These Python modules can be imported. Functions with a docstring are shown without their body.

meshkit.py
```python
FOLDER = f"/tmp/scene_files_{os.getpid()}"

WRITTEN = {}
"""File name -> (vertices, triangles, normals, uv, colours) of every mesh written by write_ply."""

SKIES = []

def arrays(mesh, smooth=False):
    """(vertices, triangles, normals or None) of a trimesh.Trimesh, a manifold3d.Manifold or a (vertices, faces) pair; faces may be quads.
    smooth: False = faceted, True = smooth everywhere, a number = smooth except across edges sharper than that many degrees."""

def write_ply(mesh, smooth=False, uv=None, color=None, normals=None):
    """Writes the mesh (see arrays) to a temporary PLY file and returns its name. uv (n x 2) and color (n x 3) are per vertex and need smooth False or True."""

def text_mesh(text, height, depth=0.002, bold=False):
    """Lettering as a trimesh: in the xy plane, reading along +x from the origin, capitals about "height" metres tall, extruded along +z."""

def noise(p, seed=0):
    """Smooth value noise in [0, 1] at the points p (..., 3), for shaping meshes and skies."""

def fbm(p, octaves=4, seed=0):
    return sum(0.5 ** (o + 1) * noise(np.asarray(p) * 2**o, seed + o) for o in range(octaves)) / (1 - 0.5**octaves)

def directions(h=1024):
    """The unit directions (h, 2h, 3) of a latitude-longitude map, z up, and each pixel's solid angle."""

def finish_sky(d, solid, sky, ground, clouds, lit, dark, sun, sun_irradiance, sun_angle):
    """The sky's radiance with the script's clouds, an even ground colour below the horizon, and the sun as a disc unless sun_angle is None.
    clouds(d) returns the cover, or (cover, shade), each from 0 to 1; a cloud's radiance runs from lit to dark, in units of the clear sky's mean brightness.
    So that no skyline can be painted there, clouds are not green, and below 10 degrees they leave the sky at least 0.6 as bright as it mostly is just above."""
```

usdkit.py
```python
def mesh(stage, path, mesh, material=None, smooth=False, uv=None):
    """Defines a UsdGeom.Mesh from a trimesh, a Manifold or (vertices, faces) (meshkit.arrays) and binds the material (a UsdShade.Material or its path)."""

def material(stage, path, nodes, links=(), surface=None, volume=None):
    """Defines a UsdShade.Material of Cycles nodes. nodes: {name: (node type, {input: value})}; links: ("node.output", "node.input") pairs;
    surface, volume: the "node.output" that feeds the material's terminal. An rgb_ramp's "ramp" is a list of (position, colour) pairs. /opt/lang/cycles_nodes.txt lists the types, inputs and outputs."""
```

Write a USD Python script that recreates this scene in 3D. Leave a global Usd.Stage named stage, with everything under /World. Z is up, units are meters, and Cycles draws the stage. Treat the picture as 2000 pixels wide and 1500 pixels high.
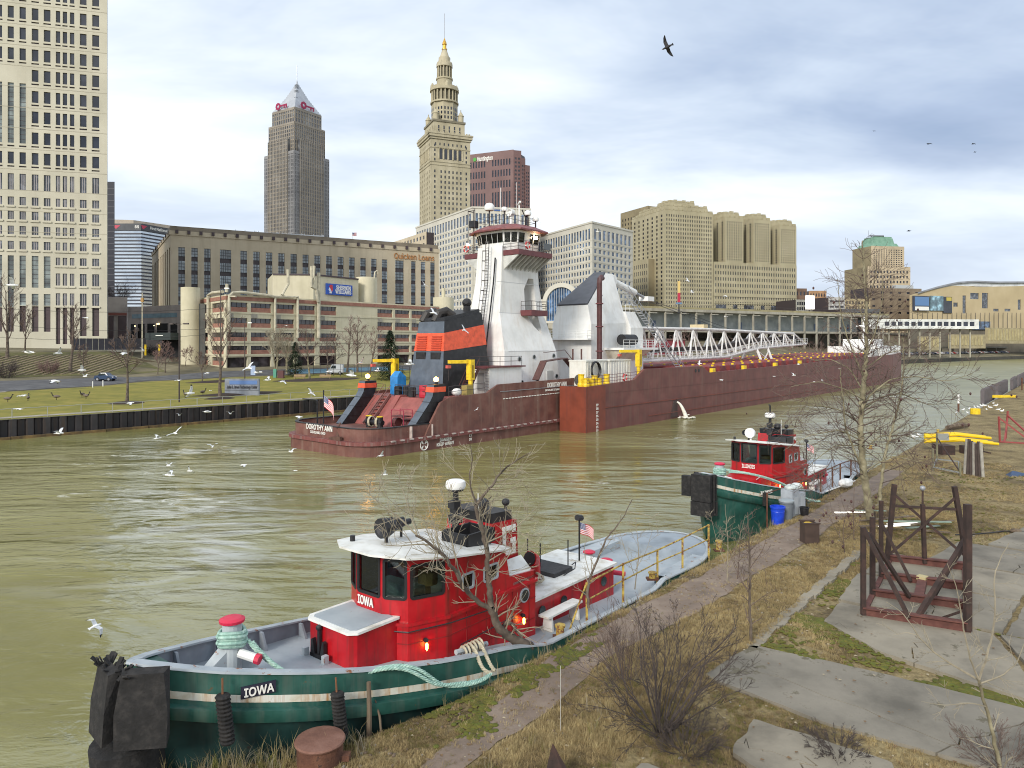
import math, random, numpy as np, trimesh, usdkit, meshkit
from shapely.geometry import Polygon, box as sbox
from shapely import affinity
from pxr import Usd, UsdGeom, UsdLux, UsdShade, Gf, Sdf
stage=Usd.Stage.CreateInMemory()
UsdGeom.SetStageUpAxis(stage, 'Z')
UsdGeom.Xform.Define(stage, '/World');UsdGeom.Scope.Define(stage, '/World/Looks')
PI=math.pi
FOC, HOR, EYE=1400.0, 672.0, 10.0
# ---------------------------------------------------------------- camera
cam=UsdGeom.Camera.Define(stage, '/World/camera')
cam.CreateHorizontalApertureAttr(36.0);cam.CreateVerticalApertureAttr(27.0)
cam.CreateFocalLengthAttr(36.0*FOC/2000)
cam.CreateVerticalApertureOffsetAttr(-36.0*(750-HOR)/2000)
cam.CreateClippingRangeAttr(Gf.Vec2f(0.1, 20000))
cam.AddTranslateOp().Set(Gf.Vec3d(0, 0, EYE));cam.AddRotateXOp().Set(90.0)
cam.CreateExposureAttr(1.05)
# ---------------------------------------------------------------- sky and sun (bright broken overcast, light from the left and behind)
SUN=np.array([-0.42, -0.80, 0.50]);SUN/=np.linalg.norm(SUN)
dome=UsdLux.DomeLight.Define(stage, '/World/sky')
dm=usdkit.material(stage, '/World/Looks/sky_clouds', {'tc':('texture_coordinate', {}), 'sx':('separate_xyz', {}), 'sky':('sky_texture', {'sky_type':'single_scattering', 'sun_disc':False, 'sun_elevation':math.asin(SUN[2]), 'sun_rotation':math.atan2(SUN[0], SUN[1])}), 'zc':('math', {'math_type':'maximum', 'value2':0.0}), 'za':('math', {'math_type':'add', 'value2':0.23}), 'dx':('math', {'math_type':'divide'}), 'dy':('math', {'math_type':'divide'}), 'cv':('combine_xyz', {'z':0.37}), 'mp':('mapping', {'scale':(0.8, 1.25, 1.0), 'location':(1.2, 6.4, 0.0)}), 'n1':('noise_texture', {'scale':0.75, 'detail':7.0, 'roughness':0.5, 'distortion':0.35}), 'n2':('noise_texture', {'scale':2.1, 'detail':7.0, 'roughness':0.55, 'distortion':0.4}), 'nm':('mix_float', {'fac':0.24}), 'shade':('rgb_ramp', {'ramp':[(0.27, (2.6, 3.4, 5.0)), (0.37, (3.9, 4.8, 6.4)), (0.45, (5.5, 6.4, 7.7)), (0.53, (7.6, 8.3, 9.1)), (0.62, (9.8, 10.1, 10.3))]}), 'cover':('map_range', {'from_min':0.20, 'from_max':0.34, 'to_min':0.55, 'to_max':0.97, 'clamp':True}), 'hz':('map_range', {'from_min':0.0, 'from_max':0.26, 'to_min':0.55, 'to_max':0.0, 'clamp':True}), 'hm':('mix', {'color2':(8.6, 9.1, 9.6)}), 'mix':('mix', {}), 'bg':('background_shader', {'strength':0.06})}, [('tc.generated', 'sx.vector'), ('sx.z', 'zc.value1'), ('zc.value', 'za.value1'), ('sx.x', 'dx.value1'), ('za.value', 'dx.value2'), ('sx.y', 'dy.value1'), ('za.value', 'dy.value2'), ('dx.value', 'cv.x'), ('dy.value', 'cv.y'), ('cv.vector', 'mp.vector'), ('mp.vector', 'n1.vector'), ('mp.vector', 'n2.vector'), ('n1.fac', 'nm.a'), ('n2.fac', 'nm.b'), ('nm.result', 'shade.fac'), ('nm.result', 'cover.value'), ('cover.result', 'mix.fac'), ('sky.color', 'mix.color1'), ('zc.value', 'hz.value'), ('hz.result', 'hm.fac'), ('shade.color', 'hm.color1'), ('hm.color', 'mix.color2'), ('mix.color', 'bg.color')], surface='bg.background')
UsdShade.MaterialBindingAPI.Apply(dome.GetPrim()).Bind(dm)
for k, v in(('label', 'bright broken overcast sky with blue-grey cloud bands'), ('category', 'sky'), ('kind', 'structure')):dome.GetPrim().SetCustomDataByKey(k, v)
sun=UsdLux.DistantLight.Define(stage, '/World/sun')
sun.CreateIntensityAttr(0.4);sun.CreateAngleAttr(14.0);sun.CreateNormalizeAttr(True);sun.CreateColorAttr(Gf.Vec3f(1.0, 0.94, 0.84))
zax=Gf.Vec3d(*SUN);q=Gf.Rotation(Gf.Vec3d(0, 0, 1), zax).GetQuat()
sun.AddOrientOp(UsdGeom.XformOp.PrecisionDouble).Set(Gf.Quatd(q.GetReal(), q.GetImaginary()))
# ---------------------------------------------------------------- helpers
def Pz(px, py, z):
 D=FOC*(EYE-z)/(py-HOR);return np.array([(px-1000)*D/FOC, D, z])
def Pd(px, py, D):return np.array([(px-1000)*D/FOC, D, EYE-(py-HOR)*D/FOC])
used={}
def numbered(path):
 if path not in used:used[path]=0;return path
 used[path]+=1;return f'{path}_{used[path]:03d}'
def tag(p, label=None, cat=None, group=None, kind=None):
 for k, v in(('label', label), ('category', cat), ('group', group), ('kind', kind)):
  if v:p.SetCustomDataByKey(k, v)
 return p
def thing(name, label, cat, loc=(0, 0, 0), rz=0.0, group=None, kind=None, scale=None, rx=0.0, ry=0.0):
 x=UsdGeom.Xform.Define(stage, numbered('/World/'+name));x.AddTranslateOp().Set(Gf.Vec3d(*map(float, loc)))
 x.AddRotateXYZOp().Set(Gf.Vec3f(rx, ry, rz))
 if scale is not None:x.AddScaleOp().Set(Gf.Vec3f(*((scale, )*3 if np.ndim(scale)==0 else scale)))
 return tag(x.GetPrim(), label, cat, group, kind)
def copy(src, label, loc, rz=0.0, group=None, scale=None, rx=0.0, ry=0.0, name=None):
 c=thing(name or src.GetName().rstrip('0123456789').rstrip('_'), label, src.GetCustomDataByKey('category'), loc, rz, group or src.GetCustomDataByKey('group'), None, scale, rx, ry)
 c.GetReferences().AddInternalReference(src.GetPath());c.SetInstanceable(True);return c
def arr(m):
 v, f, _=meshkit.arrays(m);return v, f
class MB:
 def __init__(s):s.v, s.f, s.n=[], [], 0
 def add(s, v, f):
  v=np.asarray(v, float);f=np.asarray(f, int)
  if f.shape[1]==4:f=np.vstack([f[:, [0, 1, 2]], f[:, [0, 2, 3]]])
  s.v.append(v);s.f.append(f+s.n);s.n+=len(v);return s
 def mesh(s, m, T=None):
  v, f=arr(m)
  if T is not None:v=v@np.asarray(T)[:3, :3].T+np.asarray(T)[:3, 3]
  return s.add(v, f)
 def box(s, lo, hi):
  (a, b, c), (d, e, g)=lo, hi
  v=[(a, b, c), (d, b, c), (d, e, c), (a, e, c), (a, b, g), (d, b, g), (d, e, g), (a, e, g)]
  return s.add(v, [(3, 2, 1, 0), (4, 5, 6, 7), (0, 1, 5, 4), (1, 2, 6, 5), (2, 3, 7, 6), (3, 0, 4, 7)])
 def cbox(s, c, d, rz=0.0):
  c=np.asarray(c, float);h=np.asarray(d, float)/2;R=rot(rz)
  v=np.array([(x, y, z)for z in(-1, 1)for x, y in((-1, -1), (1, -1), (1, 1), (-1, 1))])*h
  return s.add(v@R.T+c, [(3, 2, 1, 0), (4, 5, 6, 7), (0, 1, 5, 4), (1, 2, 6, 5), (2, 3, 7, 6), (3, 0, 4, 7)])
 def bar(s, a, b, w, h=None, up=(0, 0, 1)):
  a, b=np.asarray(a, float), np.asarray(b, float);d=b-a;d=d/np.linalg.norm(d);u=np.asarray(up, float)
  if abs(d@u)>.98:u=np.array([1., 0, 0])
  e=np.cross(d, u);e/=np.linalg.norm(e);g=np.cross(e, d);h=h or w
  v=[p+e*x*w/2+g*y*h/2 for p in(a, b)for x, y in((-1, -1), (1, -1), (1, 1), (-1, 1))]
  return s.add(v, [(0, 1, 2, 3), (7, 6, 5, 4), (4, 5, 1, 0), (5, 6, 2, 1), (6, 7, 3, 2), (7, 4, 0, 3)])
 def tube(s, pts, r, n=6, cap=True):
  p=np.asarray(pts, float);k=len(p);r=np.full(k, r, float)if np.ndim(r)==0 else np.asarray(r, float)
  t=np.gradient(p, axis=0);t/=np.maximum(np.linalg.norm(t, axis=1, keepdims=True), 1e-9)
  u=np.array([0, 0, 1.0])if abs(t[0, 2])<.9 else np.array([1.0, 0, 0]);an=np.arange(n)*2*PI/n;V=[]
  for i in range(k):
   e=np.cross(t[i], u);e/=max(np.linalg.norm(e), 1e-9);u=np.cross(e, t[i])
   V.append(p[i]+r[i]*(np.cos(an)[:, None]*e+np.sin(an)[:, None]*u))
  F=[(i*n+j, i*n+(j+1)%n, (i+1)*n+(j+1)%n, (i+1)*n+j)for i in range(k-1)for j in range(n)]
  s.add(np.vstack(V), F)
  if cap:
   for i, fl in((0, 1), (k-1, 0)):
    c=np.vstack([V[i], p[i]]);s.add(c, [((j+1)%n, j, n)if not fl else(j, (j+1)%n, n)for j in range(n)])
  return s
 def cyl(s, a, b, r0, r1=None, n=12):return s.tube([a, b], [r0, r0 if r1 is None else r1], n)
 def lathe(s, prof, c=(0, 0, 0), n=20, R=None):
  p=np.asarray(prof, float);an=np.arange(n)*2*PI/n
  v=np.stack([np.outer(p[:, 0], np.cos(an)), np.outer(p[:, 0], np.sin(an)), np.repeat(p[:, 1:2], n, 1)], -1).reshape(-1, 3)
  if R is not None:v=v@np.asarray(R).T
  return s.add(v+np.asarray(c, float), [(i*n+j, i*n+(j+1)%n, (i+1)*n+(j+1)%n, (i+1)*n+j)for i in range(len(p)-1)for j in range(n)])
 def poly(s, pts, z0, z1, T=None):
  g=pts if hasattr(pts, 'area')else Polygon(pts)
  for q in getattr(g, 'geoms', [g]):
   m=trimesh.creation.extrude_polygon(q, z1-z0, engine='earcut');m.apply_translation((0, 0, z0));s.mesh(m, T)
  return s
 def hull(s, pts):return s.mesh(trimesh.convex.convex_hull(np.asarray(pts, float)))
 def ball(s, c, r, sub=1, sc=(1, 1, 1)):
  m=trimesh.creation.icosphere(sub, 1.0);return s.add(m.vertices*np.asarray(sc)*r+np.asarray(c), m.faces)
 def xf(s, T):
  for i, v in enumerate(s.v):s.v[i]=v@np.asarray(T)[:3, :3].T+np.asarray(T)[:3, 3]
  return s
 def build(s, name, m, parent=None, smooth=False, label=None, kind=None, uvz=None):
  path=numbered((str(parent.GetPath())if parent is not None else '/World')+'/'+name)
  g=usdkit.mesh(stage, path, (np.vstack(s.v), np.vstack(s.f)), m, smooth)
  return tag(g.GetPrim(), label, None, None, kind)
def rot(a, ax='z'):
 c, s=math.cos(a), math.sin(a)
 return np.array({'z':[[c, -s, 0], [s, c, 0], [0, 0, 1]], 'x':[[1, 0, 0], [0, c, -s], [0, s, c]], 'y':[[c, 0, s], [0, 1, 0], [-s, 0, c]]}[ax])
def frame(o, ex, ey, ez):
 T=np.eye(4);T[:3, 0], T[:3, 1], T[:3, 2], T[:3, 3]=ex, ey, ez, o;return T
def solo(name, mb, m, label, cat, group=None, kind=None, smooth=False):
 return tag(mb.build(name, m, None, smooth), label, cat, group, kind)
def struct(name, mb, m, label=None, smooth=False, kind='structure'):
 return tag(mb.build(name, m, None, smooth), label, None, None, kind)
 # ---------------------------------------------------------------- materials
made_mats={}
def mat(name, col, dark=None, light=None, scale=1.0, rough=0.6, bump=0.0, bscale=None, streak=None, speck=None, metal=0.0, spec=0.5, detail=5.0, stretch=(1, 1, 1), coat=0.0, obj=False, amount=1.0, emit=None, trans=None, vary=0.0):
 """col varied between dark and light by noise; streak=(colour, amount): runs down the surface; speck=(colour, scale, threshold)."""
 if name in made_mats:return made_mats[name]
 c=np.array(col, float);dark=tuple(c*0.72)if dark is None else dark;light=tuple(np.minimum(c*1.22, .95))if light is None else light
 N={'g':('texture_coordinate', {})if obj else('geometry', {}), 'm':('mapping', {'scale':tuple(np.array(stretch, float))}), 'n':('noise_texture', {'scale':scale, 'detail':detail, 'roughness':0.6}), 'r':('rgb_ramp', {'ramp':[(0.30, dark), (0.5, tuple(c)), (0.70, light)]}), 'p':('principled_bsdf', {'roughness':rough, 'metallic':metal, 'specular_ior_level':spec, 'coat_weight':coat})}
 pos='g.object' if obj else 'g.position'
 L=[(pos, 'm.vector'), ('m.vector', 'n.vector'), ('n.fac', 'r.fac')];out='r.color'
 if streak:
  N.update(sm=('mapping', {'scale':(1.0, 1.0, 0.07)}), sn=('noise_texture', {'scale':streak[2]if len(streak)>2 else 2.5, 'detail':4.0, 'roughness':.65}), sr=('map_range', {'from_min':0.5, 'from_max':0.72, 'to_min':0.0, 'to_max':streak[1], 'clamp':True}), sx=('mix', {'color2':streak[0]}))
  L+=[(pos, 'sm.vector'), ('sm.vector', 'sn.vector'), ('sn.fac', 'sr.value'), ('sr.result', 'sx.fac'), (out, 'sx.color1')];out='sx.color'
 if speck:
  N.update(kn=('noise_texture', {'scale':speck[1], 'detail':6.0, 'roughness':.7}), kr=('map_range', {'from_min':speck[2], 'from_max':speck[2]+.05, 'to_min':0.0, 'to_max':1.0, 'clamp':True}), kx=('mix', {'color2':speck[0]}))
  L+=[(pos, 'kn.vector'), ('kn.fac', 'kr.value'), ('kr.result', 'kx.fac'), (out, 'kx.color1')];out='kx.color'
 if vary:
  N.update(oi=('object_info', {}), ov=('map_range', {'from_min':0.0, 'from_max':1.0, 'to_min':1-vary, 'to_max':1+vary}), hv=('hsv', {}))
  L+=[('oi.random', 'ov.value'), ('ov.result', 'hv.value'), (out, 'hv.color')];out='hv.color'
 L.append((out, 'p.base_color'))
 if bump:
  N.update(bn=('noise_texture', {'scale':bscale or scale*4, 'detail':6.0, 'roughness':.6}), b=('bump', {'strength':bump, 'distance':0.05}))
  L+=[(pos, 'bn.vector'), ('bn.fac', 'b.height'), ('b.normal', 'p.normal')]
 surf='p.BSDF'
 if emit:N['p'][1].update(emission_color=emit[0], emission_strength=emit[1])
 if trans:
  N.update(t=('translucent_bsdf', {'color':trans}), mx=('mix_closure', {'fac':0.35}));L+=[('p.BSDF', 'mx.closure1'), ('t.BSDF', 'mx.closure2')];surf='mx.closure'
 made_mats[name]=usdkit.material(stage, '/World/Looks/'+name, N, L, surface=surf);return made_mats[name]
def plain(name, col, rough=0.5, metal=0.0, emit=None, spec=.5):
 if name not in made_mats:
  d={'base_color':col, 'roughness':rough, 'metallic':metal, 'specular_ior_level':spec}
  if emit:d.update(emission_color=emit[0], emission_strength=emit[1])
  made_mats[name]=usdkit.material(stage, '/World/Looks/'+name, {'p':('principled_bsdf', d)}, surface='p.BSDF')
 return made_mats[name]
def pane(name, tint=(.75, .85, .85)):
 if name not in made_mats:
  made_mats[name]=usdkit.material(stage, '/World/Looks/'+name, {'t':('transparent_bsdf', {'color':tint}), 'g':('glossy_bsdf', {'roughness':0.03, 'color':(.9, .9, .9)}), 'f':('fresnel', {'IOR':1.6}), 'm':('mix_closure', {})}, [('f.fac', 'm.fac'), ('t.BSDF', 'm.closure1'), ('g.BSDF', 'm.closure2')], surface='m.closure')
 return made_mats[name]
def winglass(name, col, rough=.08, lit=None, scale=.25, spec=.8, vary=.25):
 return mat(name, col, tuple(np.array(col)*.5), lit or tuple(np.array(col)*3.2), scale=scale, rough=rough, spec=spec, detail=2.0, vary=vary)
 # ================================================================ setting: water, banks
def interp2(x, xs, ys):return np.interp(x, xs, ys)
WA, WD1, WN1=np.array([-53.5, 74.9]), np.array([.669, .743]), np.array([-.743, .669])
shore=np.array([WA-WD1*150, WA-WD1*60, WA, WA+WD1*60, WA+WD1*140, WA+WD1*222, (150, 304), (205, 370), (268, 424), (345, 483), (480, 585), (700, 745), (1500, 1330)])
sl=np.concatenate([[0], np.cumsum(np.linalg.norm(np.diff(shore, axis=0), axis=1))])-150
tang=np.gradient(shore, sl, axis=0);tang/=np.linalg.norm(tang, axis=1, keepdims=True);inl=np.stack([-tang[:, 1], tang[:, 0]], 1)
def left_xy(s, d):
 s=np.asarray(s, float);x=np.stack([np.interp(s, sl, shore[:, k])for k in(0, 1)], -1);n=np.stack([np.interp(s, sl, inl[:, k])for k in(0, 1)], -1)
 n=n/np.linalg.norm(n, axis=-1, keepdims=True);return x+n*np.asarray(d, float)[..., None]
PROF=[(-150, [(0, 2), (10, 2.3), (30, 3.0), (45, 3.6), (57, 4.3), (74, 8.6), (95, 9.0), (200, 13), (320, 20), (1500, 24)]), (36, [(0, 2), (10, 2.3), (30, 3.0), (45, 3.6), (57, 4.3), (74, 8.6), (95, 9.0), (200, 13), (320, 20), (1500, 24)]), (46, [(0, 2), (10, 2.3), (30, 3.0), (45, 3.8), (55, 5.0), (74, 5.6), (110, 6.5), (180, 13), (320, 20), (1500, 24)]), (130, [(0, 2), (10, 2.3), (30, 3.0), (45, 4), (55, 5), (74, 6), (110, 9), (180, 15), (320, 20), (1500, 24)]), (220, [(0, 2), (10, 2.6), (30, 4), (45, 6), (55, 8), (74, 10), (110, 13), (180, 17), (320, 20), (1500, 24)]), (400, [(0, 2), (8, 3.4), (26, 4.6), (40, 8), (60, 13.5), (80, 17), (120, 20), (180, 24), (320, 26), (1500, 28)]), (3000, [(0, 2), (8, 3.4), (26, 4.6), (40, 8), (60, 13.5), (80, 17), (120, 20), (180, 24), (320, 26), (1500, 28)])]
def left_z(s, d):
 s, d=np.broadcast_arrays(np.asarray(s, float), np.asarray(d, float));zs=np.array([np.interp(d, [a for a, _ in p], [b for _, b in p])for _, p in PROF]);ks=np.array([k for k, _ in PROF], float)
 i=np.clip(np.searchsorted(ks, s, 'right')-1, 0, len(ks)-2);w=np.clip((s-ks[i])/(ks[i+1]-ks[i]), 0, 1)
 return np.take_along_axis(zs, i[None], 0)[0]*(1-w)+np.take_along_axis(zs, (i+1)[None], 0)[0]*w
def grid(P):
 a, b=P.shape[:2];i=np.arange(a*b).reshape(a, b)
 return P.reshape(-1, 3), np.stack([i[:-1, :-1], i[1:, :-1], i[1:, 1:], i[:-1, 1:]], -1).reshape(-1, 4)
def left_sheet(s0, s1, d0, d1, lift=0.0, ns=60, nd=14, edge=0.0, seed=0, d0f=None, d1f=None):
 S=np.linspace(s0, s1, ns)[:, None];T=np.linspace(0, 1, nd)[None]
 lo=np.full(ns, d0, float)if d0f is None else np.array([d0f(x)for x in S[:, 0]]);hi=np.full(ns, d1, float)if d1f is None else np.array([d1f(x)for x in S[:, 0]])
 if edge:hi=hi+edge*(meshkit.noise(np.stack([S[:, 0]*.15, 0*S[:, 0], 0*S[:, 0]+.5], -1), seed)-.5)
 D=lo[:, None]+T*(hi-lo)[:, None];S=np.broadcast_to(S, D.shape);xy=left_xy(S, D)
 v, f=grid(np.concatenate([xy, (left_z(S, D)+lift)[..., None]], -1));return v, f[:, ::-1]
def LP(s, d, up=0.0):
 xy=left_xy(s, d);return np.array([xy[0], xy[1], float(left_z(s, d))+up])
def left_sd(x, y):
 r=np.array([x, y])-WA;return float(r@WD1), float(r@WN1)
 # --- water
wmat=usdkit.material(stage, '/World/Looks/river_surface', {'g':('geometry', {}), 'mp':('mapping', {'rotation':(0, 0, 0.25), 'scale':(0.55, 1.25, 1)}), 'ms':('mapping', {'rotation':(0, 0, -0.15), 'scale':(0.05, 0.12, 1)}), 'n1':('noise_texture', {'scale':0.45, 'detail':5.0, 'roughness':.55, 'distortion':0.8}), 'n2':('noise_texture', {'scale':2.4, 'detail':4.0, 'roughness':.6, 'distortion':0.5}), 'calm':('noise_texture', {'scale':1.0, 'detail':4.0, 'roughness':.55, 'distortion':0.7}), 'calmr':('map_range', {'from_min':.42, 'from_max':.58, 'to_min':0.25, 'to_max':1.0, 'clamp':True}), 'gx':('separate_xyz', {}), 'gr':('map_range', {'from_min':45.0, 'from_max':160.0, 'to_min':1.0, 'to_max':0.35, 'clamp':True}), 'hq':('math', {'math_type':'multiply'}), 'ml':('mapping', {'rotation':(0, 0, 0.3), 'scale':(0.10, 0.30, 1)}), 'nl':('noise_texture', {'scale':1.0, 'detail':3.0, 'roughness':.5, 'distortion':1.2}), 'hl':('math', {'math_type':'multiply_add', 'value2':1.1}), 'h':('math', {'math_type':'multiply_add', 'value2':0.20}), 'hc':('math', {'math_type':'multiply'}), 'b':('bump', {'strength':0.6, 'distance':0.30}), 'cr':('rgb_ramp', {'ramp':[(0.3, (.125, .118, .034)), (0.5, (.185, .176, .060)), (0.72, (.255, .246, .118))]}), 'fm':('mapping', {'rotation':(0, 0, 0.35), 'scale':(0.22, 0.6, 1)}), 'fn':('noise_texture', {'scale':1.1, 'detail':9.0, 'roughness':.72, 'distortion':1.6}), 'fb':('noise_texture', {'scale':0.055, 'detail':2.0}), 'fs':('math', {'math_type':'add'}), 'fr':('map_range', {'from_min':1.165, 'from_max':1.26, 'to_min':0.0, 'to_max':0.75, 'clamp':True}), 'fx':('mix', {'color2':(.62, .62, .56)}), 'wm':('mapping', {'scale':(1/7.5, 1/10.0, 0), 'location':(15.5/7.5, -37.0/10.0, 0)}), 'wl':('vector_math', {'math_type':'length'}), 'wr':('map_range', {'from_min':0.3, 'from_max':1.15, 'to_min':1.0, 'to_max':0.0, 'clamp':True}), 'wq':('mapping', {'rotation':(0, 0, 0.1), 'scale':(0.16, 0.42, 1)}), 'wn':('noise_texture', {'scale':1.0, 'detail':6.0, 'roughness':.55, 'distortion':1.3}), 'wt':('map_range', {'from_min':.47, 'from_max':.60, 'to_min':0, 'to_max':.62, 'clamp':True}), 'wf':('math', {'math_type':'multiply'}), 'wx':('mix', {'color2':(.43, .44, .42)}), 'rg':('map_range', {'from_min':40.0, 'from_max':170.0, 'to_min':0.08, 'to_max':0.34, 'clamp':True}), 'rr':('mix_float', {'b':0.6}), 'p':('principled_bsdf', {'ior':1.58, 'specular_ior_level':.6})}, [('g.position', 'mp.vector'), ('g.position', 'ms.vector'), ('g.position', 'fm.vector'), ('mp.vector', 'n1.vector'), ('mp.vector', 'n2.vector'), ('ms.vector', 'calm.vector'), ('calm.fac', 'calmr.value'), ('n2.fac', 'h.value1'), ('n1.fac', 'h.value3'), ('h.value', 'hc.value1'), ('calmr.result', 'hc.value2'), ('g.position', 'ml.vector'), ('ml.vector', 'nl.vector'), ('nl.fac', 'hl.value1'), ('hc.value', 'hl.value3'), ('hl.value', 'hq.value1'), ('g.position', 'gx.vector'), ('gx.y', 'gr.value'), ('gr.result', 'hq.value2'), ('gx.y', 'rg.value'), ('rg.result', 'rr.a'), ('hq.value', 'b.height'), ('b.normal', 'p.normal'), ('calm.fac', 'cr.fac'), ('fm.vector', 'fn.vector'), ('g.position', 'fb.vector'), ('fn.fac', 'fs.value1'), ('fb.fac', 'fs.value2'), ('fs.value', 'fr.value'), ('fr.result', 'fx.fac'), ('cr.color', 'fx.color1'), ('g.position', 'wm.vector'), ('wm.vector', 'wl.vector1'), ('wl.value', 'wr.value'), ('g.position', 'wq.vector'), ('wq.vector', 'wn.vector'), ('wn.fac', 'wt.value'), ('wt.result', 'wf.value1'), ('wr.result', 'wf.value2'), ('wf.value', 'wx.fac'), ('fx.color', 'wx.color1'), ('wx.color', 'p.base_color'), ('fr.result', 'rr.fac'), ('rr.result', 'p.roughness')], surface='p.BSDF')  # pale grey patch left of centre: bright sky reflection painted into the base colour
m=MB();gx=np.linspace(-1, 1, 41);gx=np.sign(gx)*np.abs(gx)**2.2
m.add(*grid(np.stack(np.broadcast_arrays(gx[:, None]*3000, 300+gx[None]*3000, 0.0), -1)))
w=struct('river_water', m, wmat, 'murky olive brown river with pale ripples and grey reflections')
# --- left bank
earth=mat('city_earth', (.14, .12, .07), (.08, .07, .04), (.22, .19, .12), scale=.15, rough=.95, bump=.3, bscale=2)
m=MB();S=np.concatenate([np.linspace(-150, 260, 70), np.linspace(275, 700, 40), [900, 1400, 2000]]);D=np.array([0, 2, 6, 10, 20, 30, 38, 45, 50, 55, 57, 62, 68, 74, 80, 95, 110, 140, 180, 250, 320, 500, 900, 1500])
P=np.concatenate([left_xy(*np.broadcast_arrays(S[:, None], D[None])), left_z(S[:, None], D[None])[..., None]], -1)
v, f=grid(P);m.add(v, f[:, ::-1]);struct('city_ground', m, earth, 'brown earth and paving of the city bank')
lawn=mat('lawn_grass', (.19, .172, .022), (.135, .130, .018), (.26, .21, .04), scale=.35, rough=.95, bump=.5, bscale=14, stretch=(1, 1, 1))
m=MB();m.add(*left_sheet(-150, 118, .35, 36, .03, 90, 20, d1f=lambda s:np.interp(s, [-150, -40, 0, 22, 30, 118], [24, 27, 31, 36, 41, 42])))
struct('lawn', m, lawn, 'yellow green lawn along the opposite wharf', smooth=True)
asph=mat('park_asphalt', (.085, .085, .09), (.06, .06, .065), (.12, .12, .125), scale=.5, rough=.9, bump=.2, bscale=8)
m=MB();m.add(*left_sheet(-150, 30, 28, 44, .045, 60, 10, d0f=lambda s:np.interp(s, [-150, -40, 0, 22, 30], [25, 28, 32, 37, 42]), d1f=lambda s:np.interp(s, [-150, -8, 6, 30], [40, 42, 50.5, 51])))
m.add(*left_sheet(29.9, 125, 42, 50, .045, 40, 8, d0f=lambda s:42.2+.02*(s-30), d1f=lambda s:50+.02*(s-30)))
struct('park_road', m, asph, 'grey asphalt lot and drive beyond the lawn')
m=MB();m.add(*left_sheet(-150, 40, 56, 75, .04, 80, 10));emb=mat('embankment_grass', (.10, .095, .03), (.06, .055, .025), (.15, .13, .05), scale=.3, rough=.95, bump=.5, bscale=6)
struct('embankment', m, emb, 'grassy embankment below the cream tower')
ribm=mat('stone_rib', (.22, .17, .11), rough=.9, scale=2)
m=MB()
for i in range(58):
 s0=-52+i*1.42;k=8
 pts=[LP(s0+q*15, 57.5+q*13, .09)for q in np.linspace(0, 1, k)]
 for a, b in zip(pts[:-1], pts[1:]):m.bar(a, b, .34, .16)
t_=struct('slope_ribs', m, ribm, 'rows of diagonal stone ribs on the embankment slope', kind='stuff')
m=MB()
for a, b, wd, s0, s1 in((26.0, 26.0, 1.0, -150, 8), ):
 m.add(*left_sheet(s0, s1, 0, 1, .055, 60, 3, d0f=lambda s:np.interp(s, [-150, -40, 0, 22], [23.6, 26.6, 30.7, 35.4]), d1f=lambda s:np.interp(s, [-150, -40, 0, 22], [24.6, 27.6, 31.7, 36.6])))
m.add(*left_sheet(-60, 118, 1.3, 2.6, .05, 80, 3));m.add(*left_sheet(-150, 8, 51.5, 53.5, .05, 40, 3))
struct('footpath', m, mat('path_concrete', (.30, .27, .22), rough=.9, scale=.8), 'pale footpaths edging the lawn')
mulch=mat('mulch', (.035, .022, .016), rough=1, scale=4, bump=.6, bscale=12)
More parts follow.
